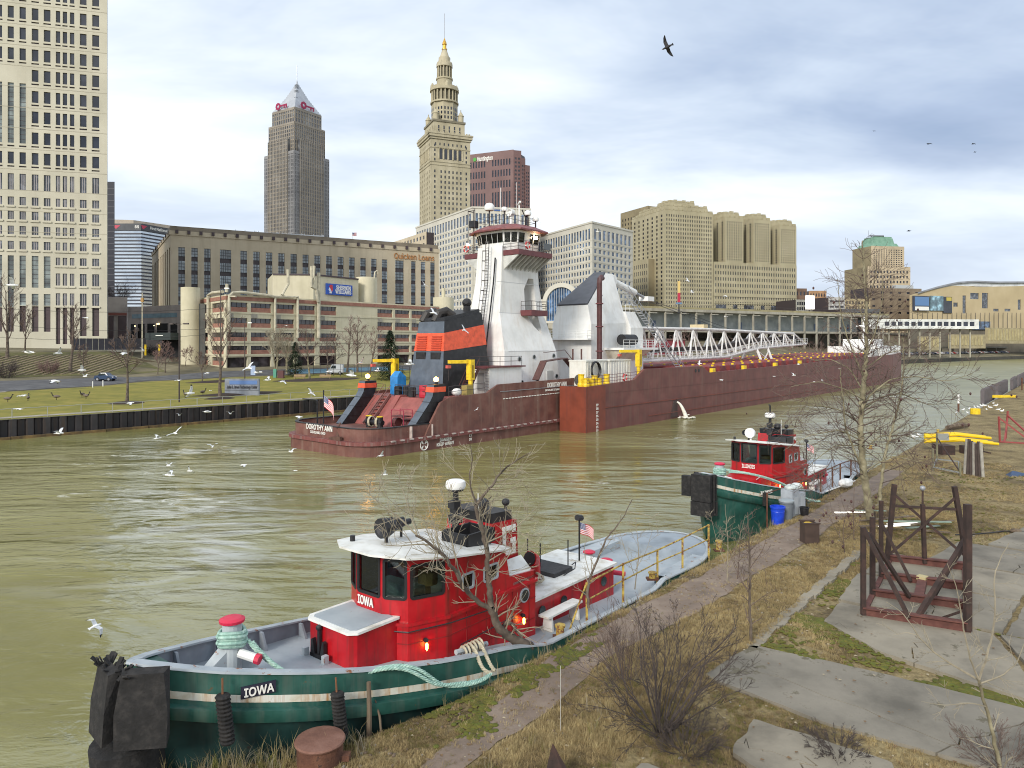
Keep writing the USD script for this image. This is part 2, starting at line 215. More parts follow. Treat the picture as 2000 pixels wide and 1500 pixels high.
def mulch_ring(s, d, rs, rd, lab):
 c=LP(s, d);n=28;an=np.arange(n)*2*PI/n;m=MB();V=[c+(0, 0, .28)]
 for k, (rr, up)in enumerate(((.55, .22), (1, .03))):
  for a in an:V.append(LP(s+rs*rr*math.cos(a)*(1+.08*math.sin(3*a)), d+rd*rr*math.sin(a), up))
 F=[(0, 1+(j+1)%n, 1+j)for j in range(n)]
 for j in range(n):F+=[(1+j, 1+(j+1)%n, 1+n+j), (1+(j+1)%n, 1+n+(j+1)%n, 1+n+j)]
 m.add(V, F);return solo('mulch_bed', m, mulch, lab, 'mulch bed', kind='thing')
 # --- sheet pile wall of the opposite wharf: every pile its own part
wh=thing('wharf_wall', 'dark corrugated steel sheet pile wall below the lawn', 'wharf wall')
pil=[mat('sheet_pile_a', (.020, .018, .020), rough=.6, scale=1.5, streak=((.06, .03, .015), .5)), mat('sheet_pile_b', (.034, .031, .033), rough=.55, scale=1.5, streak=((.08, .045, .02), .5))]
pw=0.78
for i in range(150):
 s=-36+i*pw;a, b=left_xy(np.array([s, s+pw]), np.array([0., 0.]));z1=2.02;off=WN1*(-.34 if i%2 else-.10)
 m=MB();o, p=a+off, b+off;q=b+WN1*.05;r_=a+WN1*.05;tx=(b-a)*.12
 g=[tuple(a+WN1*-.02), tuple(a+tx+off), tuple(b-tx+off), tuple(b+WN1*-.02), tuple(q), tuple(r_)]
 m.poly(Polygon(g).buffer(0), -1.0, z1+.01*(i%3));m.build('sheet_pile', pil[(i*7+i//3)%5//3], wh)
m=MB();m.add(*left_sheet(-150, 400, -.25, .12, .06, 140, 2));v=m.v[0].copy();v[:, 2]-=.02
m.build('cap_rail', mat('wall_cap', (.05, .05, .05), rough=.7), wh)
m=MB()
for s0, s1 in((-150, -36), (81, 420)):
 S_=np.linspace(s0, s1, 60);xy=left_xy(S_, 0*S_-.12);P=np.stack([np.column_stack([xy, 0*S_-1]), np.column_stack([xy, 0*S_+2.02])], 1);v, f=grid(P);m.add(v, f)
S_=np.linspace(421, 1900, 60);xy=left_xy(S_, 0*S_-.02);P=np.stack([np.column_stack([xy, 0*S_-1]), np.column_stack([xy, 0*S_+2.02])], 1);v, f=grid(P);m.add(v, f)
m.build('far_wall', mat('far_wharf', (.06, .055, .045), rough=.9, scale=.5), wh)
m=MB()
for i in range(26):
 s=-36+i*4.6;a, b=left_xy(np.array([s, s+4.5]), np.array([-.62, -.62]));m.bar((*a, .10), (*b, .10), .34, .36)
m.build('timber_fender', mat('wet_timber', (.13, .085, .035), (.05, .035, .02), (.22, .14, .05), scale=1.2, rough=.8), wh, kind='stuff')
# --- chain fence on top
fn=thing('wharf_fence', 'thin grey post and rail fence along the wharf edge of the lawn', 'fence')
fm=plain('galvanised', (.42, .42, .40), .45, .5)
for i in range(46):
 s=-45+i*3.3;a=LP(s, .75);b=LP(s+3.3, .75)
 MB().cyl(a, a+(0, 0, 1.12), .035, n=6).build('post', fm, fn);MB().cyl(a+(0, 0, 1.1), b+(0, 0, 1.1), .028, n=5).build('top_rail', fm, fn)
 if i%2==0:MB().cyl(a+(0, 0, .12), LP(s+6.6, .75)+(0, 0, .12), .012, n=4).build('bottom_wire', fm, fn)
 # --- near bank (quay coordinates: s along the quay away from the camera, t inland)
QO, QU, QV=np.array([8.2, 29.95]), np.array([.63, .777]), np.array([.777, -.63])
QL=np.linalg.norm(QU);QU, QV=QU/QL, QV/np.linalg.norm(QV)
def near_z(s, t):
 s, t=np.broadcast_arrays(np.asarray(s, float), np.asarray(t, float))
 n=meshkit.fbm(np.stack([s*.35, t*.35, 0*s], -1), 4, 3)-.5
 return 1.38+.16*n+.10*np.exp(-((t-4.2)/1.2)**2)*(t<5)-.25*np.exp(-np.maximum(t-edge(s), 0)/.25)
def edge(s):
 s=np.asarray(s, float);return np.interp(s, [-60, -26, -23, -21.7, -21, -20, -18.5, -15, -12, 300], [-9, -6.5, -3.6, -2.5, -1.9, -1.0, -.2, .35, .38, .38])+.16*(meshkit.fbm(np.stack([s*.8, 0*s, 0*s+7], -1), 3, 9)-.5)
def NP(s, t, up=0.0):
 p=QO+QU*s+QV*t;return np.array([p[0], p[1], float(near_z(s, t))+up])
def near_st(x, y):r=np.array([x, y])-QO;return float(r@QU), float(r@QV)
def Nst(px, py, z=1.4):p=Pz(px, py, z);return near_st(p[0], p[1])
def NG(px, py, up=0.0):
 s, t=Nst(px, py);return NP(s, t, up)
gnd=usdkit.material(stage, '/World/Looks/near_ground', {'g':('geometry', {}), 'n1':('noise_texture', {'scale':.55, 'detail':6.0, 'roughness':.65}), 'n2':('noise_texture', {'scale':9.0, 'detail':6.0, 'roughness':.7}), 'n3':('noise_texture', {'scale':.9, 'detail':5.0, 'roughness':.7}), 'r1':('rgb_ramp', {'ramp':[(.32, (.10, .075, .045)), (.47, (.22, .168, .085)), (.6, (.30, .235, .12)), (.7, (.25, .20, .10))]}), 'r2':('rgb_ramp', {'ramp':[(.3, (.45, .45, .45)), (.7, (1.25, 1.25, 1.25))]}), 'mu':('mix', {'mix_type':'multiply', 'fac':1.0}), 'mr':('map_range', {'from_min':.60, 'from_max':.68, 'to_min':0, 'to_max':.55, 'clamp':True}), 'mx':('mix', {'color2':(.10, .115, .015)}), 'b':('bump', {'strength':.7, 'distance':.05}), 'p':('principled_bsdf', {'roughness':.97, 'specular_ior_level':.2})}, [('g.position', 'n1.vector'), ('g.position', 'n2.vector'), ('g.position', 'n3.vector'), ('n1.fac', 'r1.fac'), ('n2.fac', 'r2.fac'), ('r1.color', 'mu.color1'), ('r2.color', 'mu.color2'), ('n3.fac', 'mr.value'), ('mr.result', 'mx.fac'), ('mu.color', 'mx.color1'), ('mx.color', 'p.base_color'), ('n2.fac', 'b.height'), ('b.normal', 'p.normal')], surface='p.BSDF')
m=MB();S=np.concatenate([np.arange(-60, -28, 2.), np.arange(-28, 30, .25), np.arange(30, 100, 1.), np.arange(100, 420, 10.)]);T=np.concatenate([[0, .02, .1, .25, .5], np.arange(.8, 16, .35), np.arange(16, 40, 2), [45, 60, 90, 140, 220]])
E0=edge(S)[:, None];TT=E0+T[None]*(1+0*E0);SS=np.broadcast_to(S[:, None], TT.shape);xy=QO+SS[..., None]*QU+TT[..., None]*QV
P=np.concatenate([xy, near_z(SS, TT)[..., None]], -1);m.add(*[a if i==0 else a[:, ::-1]for i, a in enumerate(grid(P))])
struct('near_bank', m, gnd, 'brown winter ground of the near wharf', smooth=True)
m=MB();top=P[:, 0];bot=top.copy();bot[:, 2]=-1.2;bot[:, :2]-=QV*-.05;m.add(*grid(np.stack([top, bot], 1)))
struct('near_quay_face', m, mat('quay_face', (.07, .05, .035), (.03, .025, .02), (.14, .09, .05), scale=1.5, rough=.95, bump=.6, bscale=5), 'dark crumbling face of the near quay')
pathm=mat('dirt_path', (.20, .150, .115), (.15, .115, .09), (.25, .195, .15), scale=1.2, rough=.95, bump=.45, bscale=18, speck=((.26, .22, .17), 9.0, .66))
def near_sheet(s0, s1, ns, lo, hi, nt, lift, seed, wob):
 S=np.linspace(s0, s1, ns);k=lambda q:wob*(meshkit.fbm(np.stack([S*.9, 0*S+q, 0*S], -1), 4, seed)-.5)*2
 a, b=np.broadcast_to(lo(S), S.shape)+k(.3), np.broadcast_to(hi(S), S.shape)+k(5.3);T=a[:, None]+np.linspace(0, 1, nt)[None]*(b-a)[:, None];SS=np.broadcast_to(S[:, None], T.shape)
 xy=QO+SS[..., None]*QU+T[..., None]*QV;v, f=grid(np.concatenate([xy, (near_z(SS, T)+lift)[..., None]], -1));return v, f[:, ::-1]
m=MB();m.add(*near_sheet(-18.5, 26, 240, lambda S:np.interp(S, [-18.5, -15, -12, -5, 6, 26], [1.9, 1.4, .8, 1.1, 1.3, 1.4]), lambda S:np.interp(S, [-18.5, -15, -12, -5, 6, 26], [2.7, 2.6, 2.2, 2.65, 3.0, 2.6]), 10, .022, 4, .22))
struct('dirt_path', m, pathm, 'reddish brown dirt path running along the near quay', smooth=True)
slabm=[mat('slab_concrete_%s'%n, c, tuple(np.array(c)*.55), tuple(np.array(c)*1.28), scale=.55, rough=.92, bump=.25, bscale=22, speck=((.12, .105, .07), 1.1, .60), detail=8)for n, c in(('a', (.195, .175, .14)), ('b', (.24, .212, .163)), ('c', (.21, .188, .148)))]
yard=thing('concrete_yard', 'cracked old concrete slabs of the yard with mossy joints', 'pavement', kind='structure')
rs=random.Random(4)
def slab(poly_st, k, zt=None):
 g=Polygon(poly_st).buffer(.12).buffer(-.12)
 ring=[g.exterior.interpolate(x, True)for x in np.linspace(0, 1, 90, endpoint=False)]
 pts=[]
 for i, p in enumerate(ring):
  a=.10*(meshkit.fbm(np.array([p.x*1.7, p.y*1.7, k*3.1]), 4, 5)-.5)*2;c=g.centroid;d=np.array([p.x-c.x, p.y-c.y]);d/=np.linalg.norm(d);pts.append((p.x+d[0]*a, p.y+d[1]*a))
 g=Polygon(pts).buffer(0);z=1.47+.012*k if zt is None else zt
 T=frame((QO[0], QO[1], 0), (*QU, 0), (*QV, 0), (0, 0, 1));T[:3, 2]=(0, 0, 1)
 rc=random.Random(50+len(g.exterior.coords)+k*7);bx=g.bounds
 from shapely.geometry import LineString
 for c_ in range(2):
  a0=rc.uniform(.25, .75);p0, p1=(np.array([bx[0]-.2, bx[1]+(bx[3]-bx[1])*a0]), np.array([bx[2]+.2, bx[1]+(bx[3]-bx[1])*(a0+rc.uniform(-.35, .35))]))if c_ else(np.array([bx[0]+(bx[2]-bx[0])*a0, bx[1]-.2]), np.array([bx[0]+(bx[2]-bx[0])*rc.random(), bx[3]+.2]))
  ln=[p0+(p1-p0)*q_+np.array([rc.gauss(0, .09), rc.gauss(0, .09)])for q_ in np.linspace(0, rc.choice([.6, 1, 1]), 16)];g=g.difference(LineString(ln).buffer(rc.uniform(.008, .02)))
 mm=trimesh.util.concatenate([trimesh.creation.extrude_polygon(q_, .16, engine='earcut')for q_ in getattr(g, 'geoms', [g])]);vv=mm.vertices.copy();vv[:, 2]+=z-.16;m=MB();m.add(vv@T[:3, :3].T+T[:3, 3], mm.faces[:, ::-1]);m.build('slab', slabm[k%3], yard)
slab([(-11.0, 4.7), (-8.35, 4.95), (-7.9, 8.5), (-7.8, 13.5), (-10.9, 13.5), (-11.4, 8)], 0)
slab([(-5.2, 6.0), (-3.2, 6.0), (-3.1, 10.2), (-7.4, 11.8), (-6.6, 8)], 1)
slab([(-7.35, 12.0), (-3.1, 10.4), (-3.0, 16), (-7.3, 16)], 2)
slab([(-2.95, 5.9), (.4, 5.7), (.5, 10.6), (-2.9, 10.4)], 2);slab([(-2.9, 10.55), (.5, 10.75), (.5, 16), (-2.9, 16)], 0)
slab([(.65, 5.8), (4.0, 6.0), (4.0, 10.8), (.65, 10.6)], 1);slab([(.65, 10.75), (4.0, 10.95), (4.0, 16), (.65, 16)], 2)
slab([(4.2, 7.4), (7.8, 8.0), (7.6, 12), (4.2, 12)], 0);slab([(4.2, 12.15), (7.6, 12.15), (8, 18), (4.2, 18)], 1);slab([(7.95, 9.0), (12.4, 10.0), (12.6, 15), (7.9, 14)], 2)
slab([(-13.9, 6.6), (-12.3, 6.5), (-12.2, 9.3), (-13.6, 9.8), (-14.6, 8.4)], 1)
slab([(-17.0, 5.2), (-15.4, 5.4), (-15.2, 11), (-17.2, 11)], 2)
m=MB()
for i in range(34):
 s=-8.3+i*.36;m.cbox((*(QO+QU*s+QV*(5.0+.05*math.sin(i*1.3))), 1.37+.012*(i%3)), (.37, .32, .20), math.atan2(QU[1], QU[0])+.04*math.sin(i*2.1))
m.build('curb', slabm[1], yard)
m=MB();m.add(*near_sheet(30, 120, 60, lambda S:22+0*S, lambda S:34+0*S, 4, .03, 8, .4));struct('gravel_strip', m, mat('pale_gravel', (.32, .29, .24), rough=.95, scale=1.5), 'pale gravel strip at the far end of the near bank')
# ================================================================ the pusher tug and the long barge (local x towards the bow, y to port)
SHX, SHN=np.array([.65, .76]), np.array([-.76, .65]);SHR=math.degrees(math.atan2(.76, .65));B0=(.2, 87.4, 0)
white=mat('ship_white', (.72, .72, .70), (.62, .62, .60), (.78, .78, .77), scale=.5, rough=.45, streak=((.50, .42, .33), .35, 1.6))
hullred=mat('hull_brownred', (.145, .048, .040), (.11, .038, .033), (.185, .066, .055), scale=.5, rough=.55, streak=((.17, .10, .075), .6, 1.2), speck=((.20, .13, .11), 2.2, .68))
hulltug=mat('tug_hull_rust', (.150, .060, .046), (.10, .040, .034), (.20, .095, .075), scale=.7, rough=.6, streak=((.21, .14, .11), .7, 1.4), speck=((.25, .2, .18), 1.8, .66))
hullfresh=mat('hull_redbrown_fresh', (.19, .042, .022), scale=.6, rough=.5, streak=((.10, .035, .03), .5))
deckred=mat('deck_red', (.26, .075, .065), scale=1.2, rough=.6, streak=((.16, .06, .05), .4))
lit_slate=mat('stack_lit_slate', (.085, .105, .135), (.065, .08, .10), (.12, .145, .18), scale=.8, rough=.45)  # lighter tone for aft faces; daylight on black steel put into the colour
black=mat('ship_black', (.012, .012, .014), (.006, .006, .007), (.025, .025, .028), scale=2, rough=.5)
orange=mat('stack_orange', (.70, .095, .035), scale=2, rough=.45)
yellow=mat('deck_yellow', (.75, .52, .02), scale=3, rough=.45)
maroon=mat('trim_maroon', (.125, .035, .038), scale=1.5, rough=.5)
railm=plain('rail_dark', (.05, .04, .04), .5);railw=plain('rail_white', (.75, .75, .73), .5)
glass=winglass('ship_glass', (.02, .03, .03), scale=1.5)
lampm=plain('lamp_orange', (.9, .5, .1), .4, emit=((1.0, .42, .06), 9.0));lampw=plain('lamp_warm', (1, .9, .7), .4, emit=((1.0, .78, .45), 22.0))
greyst=plain('grey_steel', (.30, .31, .33), .45, .3);letterw=plain('letter_white', (.78, .77, .72), .6)
ropem=mat('rope_manila', (.42, .38, .28), scale=8, rough=.9);ropeg=mat('rope_green', (.30, .47, .40), (.2, .33, .28), (.45, .6, .52), scale=9, rough=.9)
def letters(parent, text, h, o, ex, ey, m=letterw, depth=.02, name='lettering', bold=True, width=None, center=False):
 t=meshkit.text_mesh(text, h, depth, bold);v=t.vertices;w=v[:, 0].max()-v[:, 0].min();k=(width/w)if width else 1.0
 v=v*(k, 1, 1)-((w*k/2 if center else 0), 0, 0);ex, ey=np.array(ex, float), np.array(ey, float);ex/=np.linalg.norm(ex);ey/=np.linalg.norm(ey);ez=np.cross(ex, ey)
 return MB().add(v@np.stack([ex, ey, ez])+np.asarray(o, float), t.faces).build(name, m, parent)
def railing(parent, pts, h=1.05, m=railm, rows=2, step=1.6, r=.028, name='railing'):
 b=MB();pts=np.asarray(pts, float)
 for p, q in zip(pts[:-1], pts[1:]):
  L=np.linalg.norm(q-p);k=max(1, int(round(L/step)))
  for i in range(k+1):c=p+(q-p)*i/k;b.cyl(c, c+(0, 0, h), r, n=5)
  for j in range(rows):z=np.array([0, 0, h*(j+1)/rows]);b.cyl(p+z, q+z, r, n=5)
 return b.build(name, m, parent)
def us_flag(parent, o, ex, L, H, drop=.25, name='flag'):
 """a waving flag of stripes and canton, one mesh per colour; o is the upper hoist corner."""
 ex=np.asarray(ex, float);side=np.cross(ex, (0, 0, 1.0));side/=np.linalg.norm(side);nx=14
 def P(a, b):return np.asarray(o)+ex*L*a*.86+side*(.10*L*math.sin(a*7)*a)+np.array([0, 0, -H*b-drop*a*a*L-.05*L*math.sin(a*5)])
 red, wh_, blu=MB(), MB(), MB()
 for i in range(13):
  for j in range(nx):
   a0, a1=j/nx, (j+1)/nx;cant=i<7 and a0<.4
   (blu if cant else(red if i%2==0 else wh_)).add([P(a0, i/13), P(a1, i/13), P(a1, (i+1)/13), P(a0, (i+1)/13)], [(0, 1, 2, 3)])
 f=red.build(name, mat('flag_red', (.55, .03, .04), scale=3, rough=.8), parent);wh_.build('white_stripe', plain('flag_white', (.75, .75, .75), .8), f);blu.build('canton', plain('flag_blue', (.02, .035, .16), .8), f)
 st=MB()
 for i in range(5):
  for j in range(5):c=P(.04+.076*j, (.4+i*1.35)/13)+side*.012;st.ball(c, .022*L, 0)
 st.build('star', plain('flag_white', (.75, .75, .75), .8), f, kind='stuff');return f
def mirror(pts):return[(x, -y)for x, y in reversed(pts)]
def rplan(x0, x1, hb, rc, xb=None, nose=0.0, n=8):
 a=np.linspace(PI/2, PI, n)
 st=[(x0+rc+rc*math.cos(t), hb-rc+rc*math.sin(t))for t in a]
 p=[(x1, hb)]+st if not nose else[(x1+nose, 0), (x1, hb)]+st
 return p+[(x, -y)for x, y in reversed(p)if y>0]
T_=thing('pusher_tug', 'brown pusher tug DOROTHY ANN with tall white pilothouse tower joined to the barge', 'tugboat', B0, SHR)
low=rplan(-27.8, 3.5, 6.75, 3.0, nose=6)
MB().poly(low, -1.2, 1.2).build('lower_hull', hulltug, T_)
MB().poly(Polygon(low).buffer(.2, join_style=1), 1.0, 1.32).build('rubbing_strake', mat('strake', (.17, .05, .045), scale=1, rough=.6, streak=((.28, .24, .22), .7, 3)), T_)
up=rplan(-27.4, 3.4, 6.45, 2.8, nose=5)
MB().poly(up, 1.32, 1.75).build('upper_hull', hulltug, T_)
ring=Polygon(up).difference(Polygon(up).buffer(-.22)).intersection(sbox(-30, -10, -18.0, 10))
m=MB().poly(ring, 1.75, 2.42);m.build('bulwark', hulltug, T_);MB().poly(Polygon(up).buffer(.05).difference(Polygon(up).buffer(-.3)).intersection(sbox(-30, -10, -18.4, 10)), 2.42, 2.5).build('bulwark_cap', black, T_)
def xz(prof, y0, y1):
 m=MB();m.poly(Polygon(prof), 0, y1-y0, frame((0, y1, 0), (1, 0, 0), (0, 0, 1), (0, -1, 0)));return m
side=[(-20.6, 1.325), (3.4, 1.325), (3.4, 5.95), (1.2, 5.9), (-10.2, 5.75), (-12.0, 4.95), (-17.4, 4.8), (-18.6, 4.35), (-19.9, 2.5)]
for y in(-6.62, 6.36):xz(side, y, y+.26).build('side_plate', hulltug, T_)
xz([(-20.4, 1.7), (-17.8, 4.55), (3.4, 4.6), (3.4, 1.7)], -6.36, 6.36).build('raised_deck', deckred, T_)
m=MB()
for x in(-22.4, -19.8):m.box((x, -6.78, 1.0), (x+.06, -6.4, 2.4))
for x in np.linspace(-25, -1, 23):m.box((x, -6.99, 1.22), (x+.5, -6.8, 1.335))
m.build('weld_band', mat('worn_edge', (.42, .36, .33), rough=.7, scale=3), T_, kind='stuff')
xz([(-20.2, 1.75), (-17.9, 4.7), (-17.0, 4.7), (-19.0, 1.75)], .1, .9).build('stern_buttress', deckred, T_)
for y in(5.0, -5.6):
 pr=[(-21.9, 1.75), (-20.0, 1.75), (-18.0, 4.4), (-17.6, 5.0), (-17.5, 6.1), (-18.9, 6.1), (-19.1, 5.0), (-19.5, 4.4)]
 k=xz(pr, y-.55, y+.55).build('pusher_knee', black, T_)
 MB().add([(-21.91, y+.5, 1.8), (-21.91, y-.5, 1.8), (-19.52, y-.5, 4.4), (-19.52, y+.5, 4.4), (-19.12, y-.5, 5.0), (-19.12, y+.5, 5.0), (-18.93, y-.5, 6.05), (-18.93, y+.5, 6.05)], [(0, 1, 2, 3), (3, 2, 4, 5), (5, 4, 6, 7)]).xf(frame((-.03, 0, .015), (1, 0, 0), (0, 1, 0), (0, 0, 1))).build('face_plate', lit_slate, k)  # aft face of the black knee, coloured as if lit
 m=xz([(-19.13, 5.35), (-17.5, 5.35), (-17.45, 5.85), (-19.05, 5.85)], y-.58, y+.58);m.build('orange_band', orange, k)
 for z in(2.6, 3.5, 4.4):m=MB().box((-21.95+(z-1.75)*.9, y-.6, z), (-19.9+(z-1.75)*.75, y+.6, z+.05));m.build('step_plate', black, k)
 MB().cyl((-18.2, y, 6.1), (-18.2, y, 6.35), .16, n=8).build('lamp_base', black, k);MB().ball((-18.25, y, 6.55), .26, 2).build('lamp', lampm, k)
def loft(levels):
 m=MB();V=[]
 for z, x0, x1, y0, y1 in levels:V+=[(x0, y0, z), (x1, y0, z), (x1, y1, z), (x0, y1, z)]
 F=[]
 for i in range(len(levels)-1):
  for j in range(4):F.append((4*i+j, 4*i+(j+1)%4, 4*i+4+(j+1)%4, 4*i+4+j))
 e=4*(len(levels)-1);F+=[(3, 2, 1, 0), (e, e+1, e+2, e+3)];m.add(V, F);return m
fx=lambda z:(-14.6+(z-4.6)*.13, -6.9-(z-4.6)*.12, 2.75-(z-4.6)*.10)
def fband(z0, z1, o=0.0):a, b=fx(z0), fx(z1);q_=loft([(z0, a[0]-o, a[1]+o, -a[2]-o, a[2]+o), (z1, b[0]-o, b[1]+o, -b[2]-o, b[2]+o)]);v=q_.v[0];v[:, 2]+=(v[:, 0]+13.6)*.2*np.maximum(v[:, 2]-6, 0)/6.4;return q_
f_=fband(4.6, 12.4).build('funnel', black, T_)
a, b=fx(4.6), fx(12.4);MB().add([(a[0], a[2], 4.6), (a[0], -a[2], 4.6), (b[0], -b[2], 12.4), (b[0], b[2], 12.4)], [(0, 1, 2, 3)]).xf(frame((-.025, 0, 0), (1, 0, 0), (0, 1, 0), (0, 0, 1))).build('funnel_face', lit_slate, f_)  # aft face of the black funnel in the same painted lit tone
z0, z1=9.3, 11.2;fband(z0, z1, .05).build('funnel_band', orange, f_)
for y in(-1.15, 1.15):
 for i in range(7):z=9.35+i*.24;x=fx(z)[0]-.1;MB().cbox((x, y, z), (.10, 1.5, .13)).build('louvre', plain('louvre_red', (.45, .05, .02), .5), f_)
m=MB()
for y in(-1.15, 1.15):x=fx(8.9)[0]-.06;m.cbox((x, y, 8.75), (.08, 1.5, .75))
m.build('vent_recess', black, f_)
fband(12.4, 12.75, -.15).build('funnel_rim', black, f_)
for y, h in((-.9, 1.1), (1.0, .9)):
 MB().tube([(-11.2, y, 12.5), (-11.4, y, 12.9+h*.2), (-12.0, y+.3, 13.2+h*.35), (-12.8, y+.6, 13.0+h*.3), (-13.2, y+.8, 12.4)], .5, 9).build('exhaust_pipe', mat('sooty_pipe', (.03, .026, .024), rough=.6), f_)
MB().cyl((-9.0, -.8, 12.6), (-9.0, -.8, 14.5), .4, n=9).build('exhaust_pipe', black, f_);MB().ball((-9.0, -.8, 14.6), .55, 1).build('exhaust_cowl', black, f_)
hw=lambda z:float(np.interp(z, [4.6, 9.2, 13.6, 17.2, 21.6], [4.0, 3.75, 2.35, 2.05, 1.9]))
prof=Polygon([(-6.3, 4.6), (4.2, 4.6), (3.6, 9.2), (2.9, 13.6), (2.35, 17.2), (2.0, 21.4), (-4.3, 21.4), (-4.6, 17.2), (-5.2, 13.6), (-6.0, 9.2)]).difference(Polygon([(.35, 17.9), (-.55, 16.6), (-.6, 13.9), (.4, 12.2), (1.5, 11.2), (1.75, 12), (1.3, 17.9)]))
m=MB();zs=[4.6, 9.2, 11.2, 13.6, 15.4, 17.2, 19.3, 21.4]
for za, zb in zip(zs[:-1], zs[1:]):
 g=prof.intersection(sbox(-9, za, 9, zb))
 for q_ in getattr(g, 'geoms', [g]):
  if q_.area<.02:continue
  k=trimesh.creation.extrude_polygon(q_, 2.0, engine='earcut');v=k.vertices;hh=np.array([hw(z)for z in v[:, 1]]);m.add(np.column_stack([v[:, 0], (1-v[:, 2])*hh, v[:, 1]]), k.faces)
tw=m.build('tower', white, T_)
m=MB()
for z in(9.2, 13.6, 17.2):m.cbox((-1.6, -hw(z)-.005, z), (7.4, .03, .05))
m.build('tower_seam', plain('seam_grey', (.52, .53, .54), .5), tw)
for(x, z)in((-3.5, 8.3), (-.8, 8.5), (3.0, 8.6), (-3.2, 5.6), (-.4, 5.7), (3.4, 6.1)):
 y=-hw(z)-.02;MB().cyl((x, y+.1, z), (x, y-.07, z), .27, n=14).build('porthole', greyst, tw);MB().cyl((x, y, z), (x, y-.085, z), .2, n=14).build('porthole_glass', glass, tw)
MB().box((1.5, -hw(5.7)-.06, 4.7), (2.6, -hw(5.7)+.2, 6.8)).build('tower_door', plain('door_grey', (.45, .46, .45), .6), tw)
bl=MB().box((-1.5, -4.0, 13.35), (1.6, -2.2, 14.0)).build('side_balcony', maroon, T_);railing(bl, [(-1.45, -2.4, 14.0), (-1.45, -3.95, 14.0), (1.55, -3.95, 14.0), (1.55, -2.4, 14.0)])
bl=MB().box((-1.5, 2.2, 13.35), (1.6, 4.0, 14.0)).build('side_balcony', maroon, T_);railing(bl, [(-1.45, 2.4, 14), (-1.45, 3.95, 14), (1.55, 3.95, 14), (1.55, 2.4, 14)])
bl=MB().box((1.7, -1.7, 13.5), (4.3, 1.7, 13.9)).build('side_balcony', maroon, T_);railing(bl, [(1.9, -1.65, 13.9), (4.25, -1.65, 13.9), (4.25, 1.65, 13.9)])
ld=MB()
for y in(-.45, .05):
 ld.tube([(-6.75, y, 5), (-6.5, y, 9.2), (-5.75, y, 13.6), (-5.15, y, 17.2), (-4.95, y, 22)], .045, 5)
for z in np.arange(5.2, 21.5, .34):x=np.interp(z, [5, 9.2, 13.6, 17.2, 22], [-6.75, -6.5, -5.75, -5.15, -4.95]);ld.cyl((x, -.45, z), (x, .05, z), .025, n=4)
for z in np.arange(7, 21, 1.15):
 x=np.interp(z, [5, 9.2, 13.6, 17.2, 22], [-6.75, -6.5, -5.75, -5.15, -4.95]);ld.tube([(x, -.45, z), (x-.45, -.55, z), (x-.75, -.2, z), (x-.45, .15, z), (x, .05, z)], .03, 4)
for dy, dx in((-.55, -.45), (-.2, -.75), (.15, -.45)):ld.tube([(np.interp(z, [5, 9.2, 13.6, 17.2, 22], [-6.75, -6.5, -5.75, -5.15, -4.95])+dx, dy, z)for z in(7, 9.2, 13.6, 17.2, 20.7)], .022, 4)
ld.build('caged_ladder', railm, T_)
MB().tube([(-6.75, -1.3, 5), (-6.45, -1.3, 9.2), (-5.65, -1.25, 13.6), (-5.0, -1.2, 17.2), (-4.7, -1.2, 20)], .09, 6).build('riser_pipe', black, T_)
pf=MB().box((-4.15, -4.3, 20.25), (2.1, 4.3, 20.85)).build('bridge_deck', maroon, T_)
for sgn in(-1, 1):
 m=MB()
 for x in np.linspace(-3.4, 1.9, 8):m.add([(x, sgn*1.9, 18.6), (x+.08, sgn*1.9, 18.6), (x, sgn*4.2, 20.25), (x+.08, sgn*4.2, 20.25), (x, sgn*1.9, 20.25), (x+.08, sgn*1.9, 20.25)], [(0, 2, 4, 4), (1, 5, 3, 3), (0, 1, 3, 2)])
 m.hull([(-4.1, sgn*1.9, 18.6), (-3.9, sgn*1.9, 18.6), (-4.1, sgn*4.2, 20.2), (-3.9, sgn*4.2, 20.2), (-4.1, sgn*1.9, 20.2), (-3.9, sgn*1.9, 20.2)])
 m.build('wing_bracket', mat('bracket_grey', (.5, .5, .47), scale=1, rough=.6), T_)
railing(T_, [(-4.1, 1.9, 20.85), (-4.1, 4.25, 20.85), (2.05, 4.25, 20.85), (2.05, -4.25, 20.85), (-4.1, -4.25, 20.85), (-4.1, -1.9, 20.85)], step=1.2, rows=3)
oct_=[(-3.9, 1.7), (-3.9, -1.7), (-3.0, -3.2), (1.0, -3.2), (1.9, -2.0), (1.9, 2.0), (1.0, 3.2), (-3.0, 3.2)]
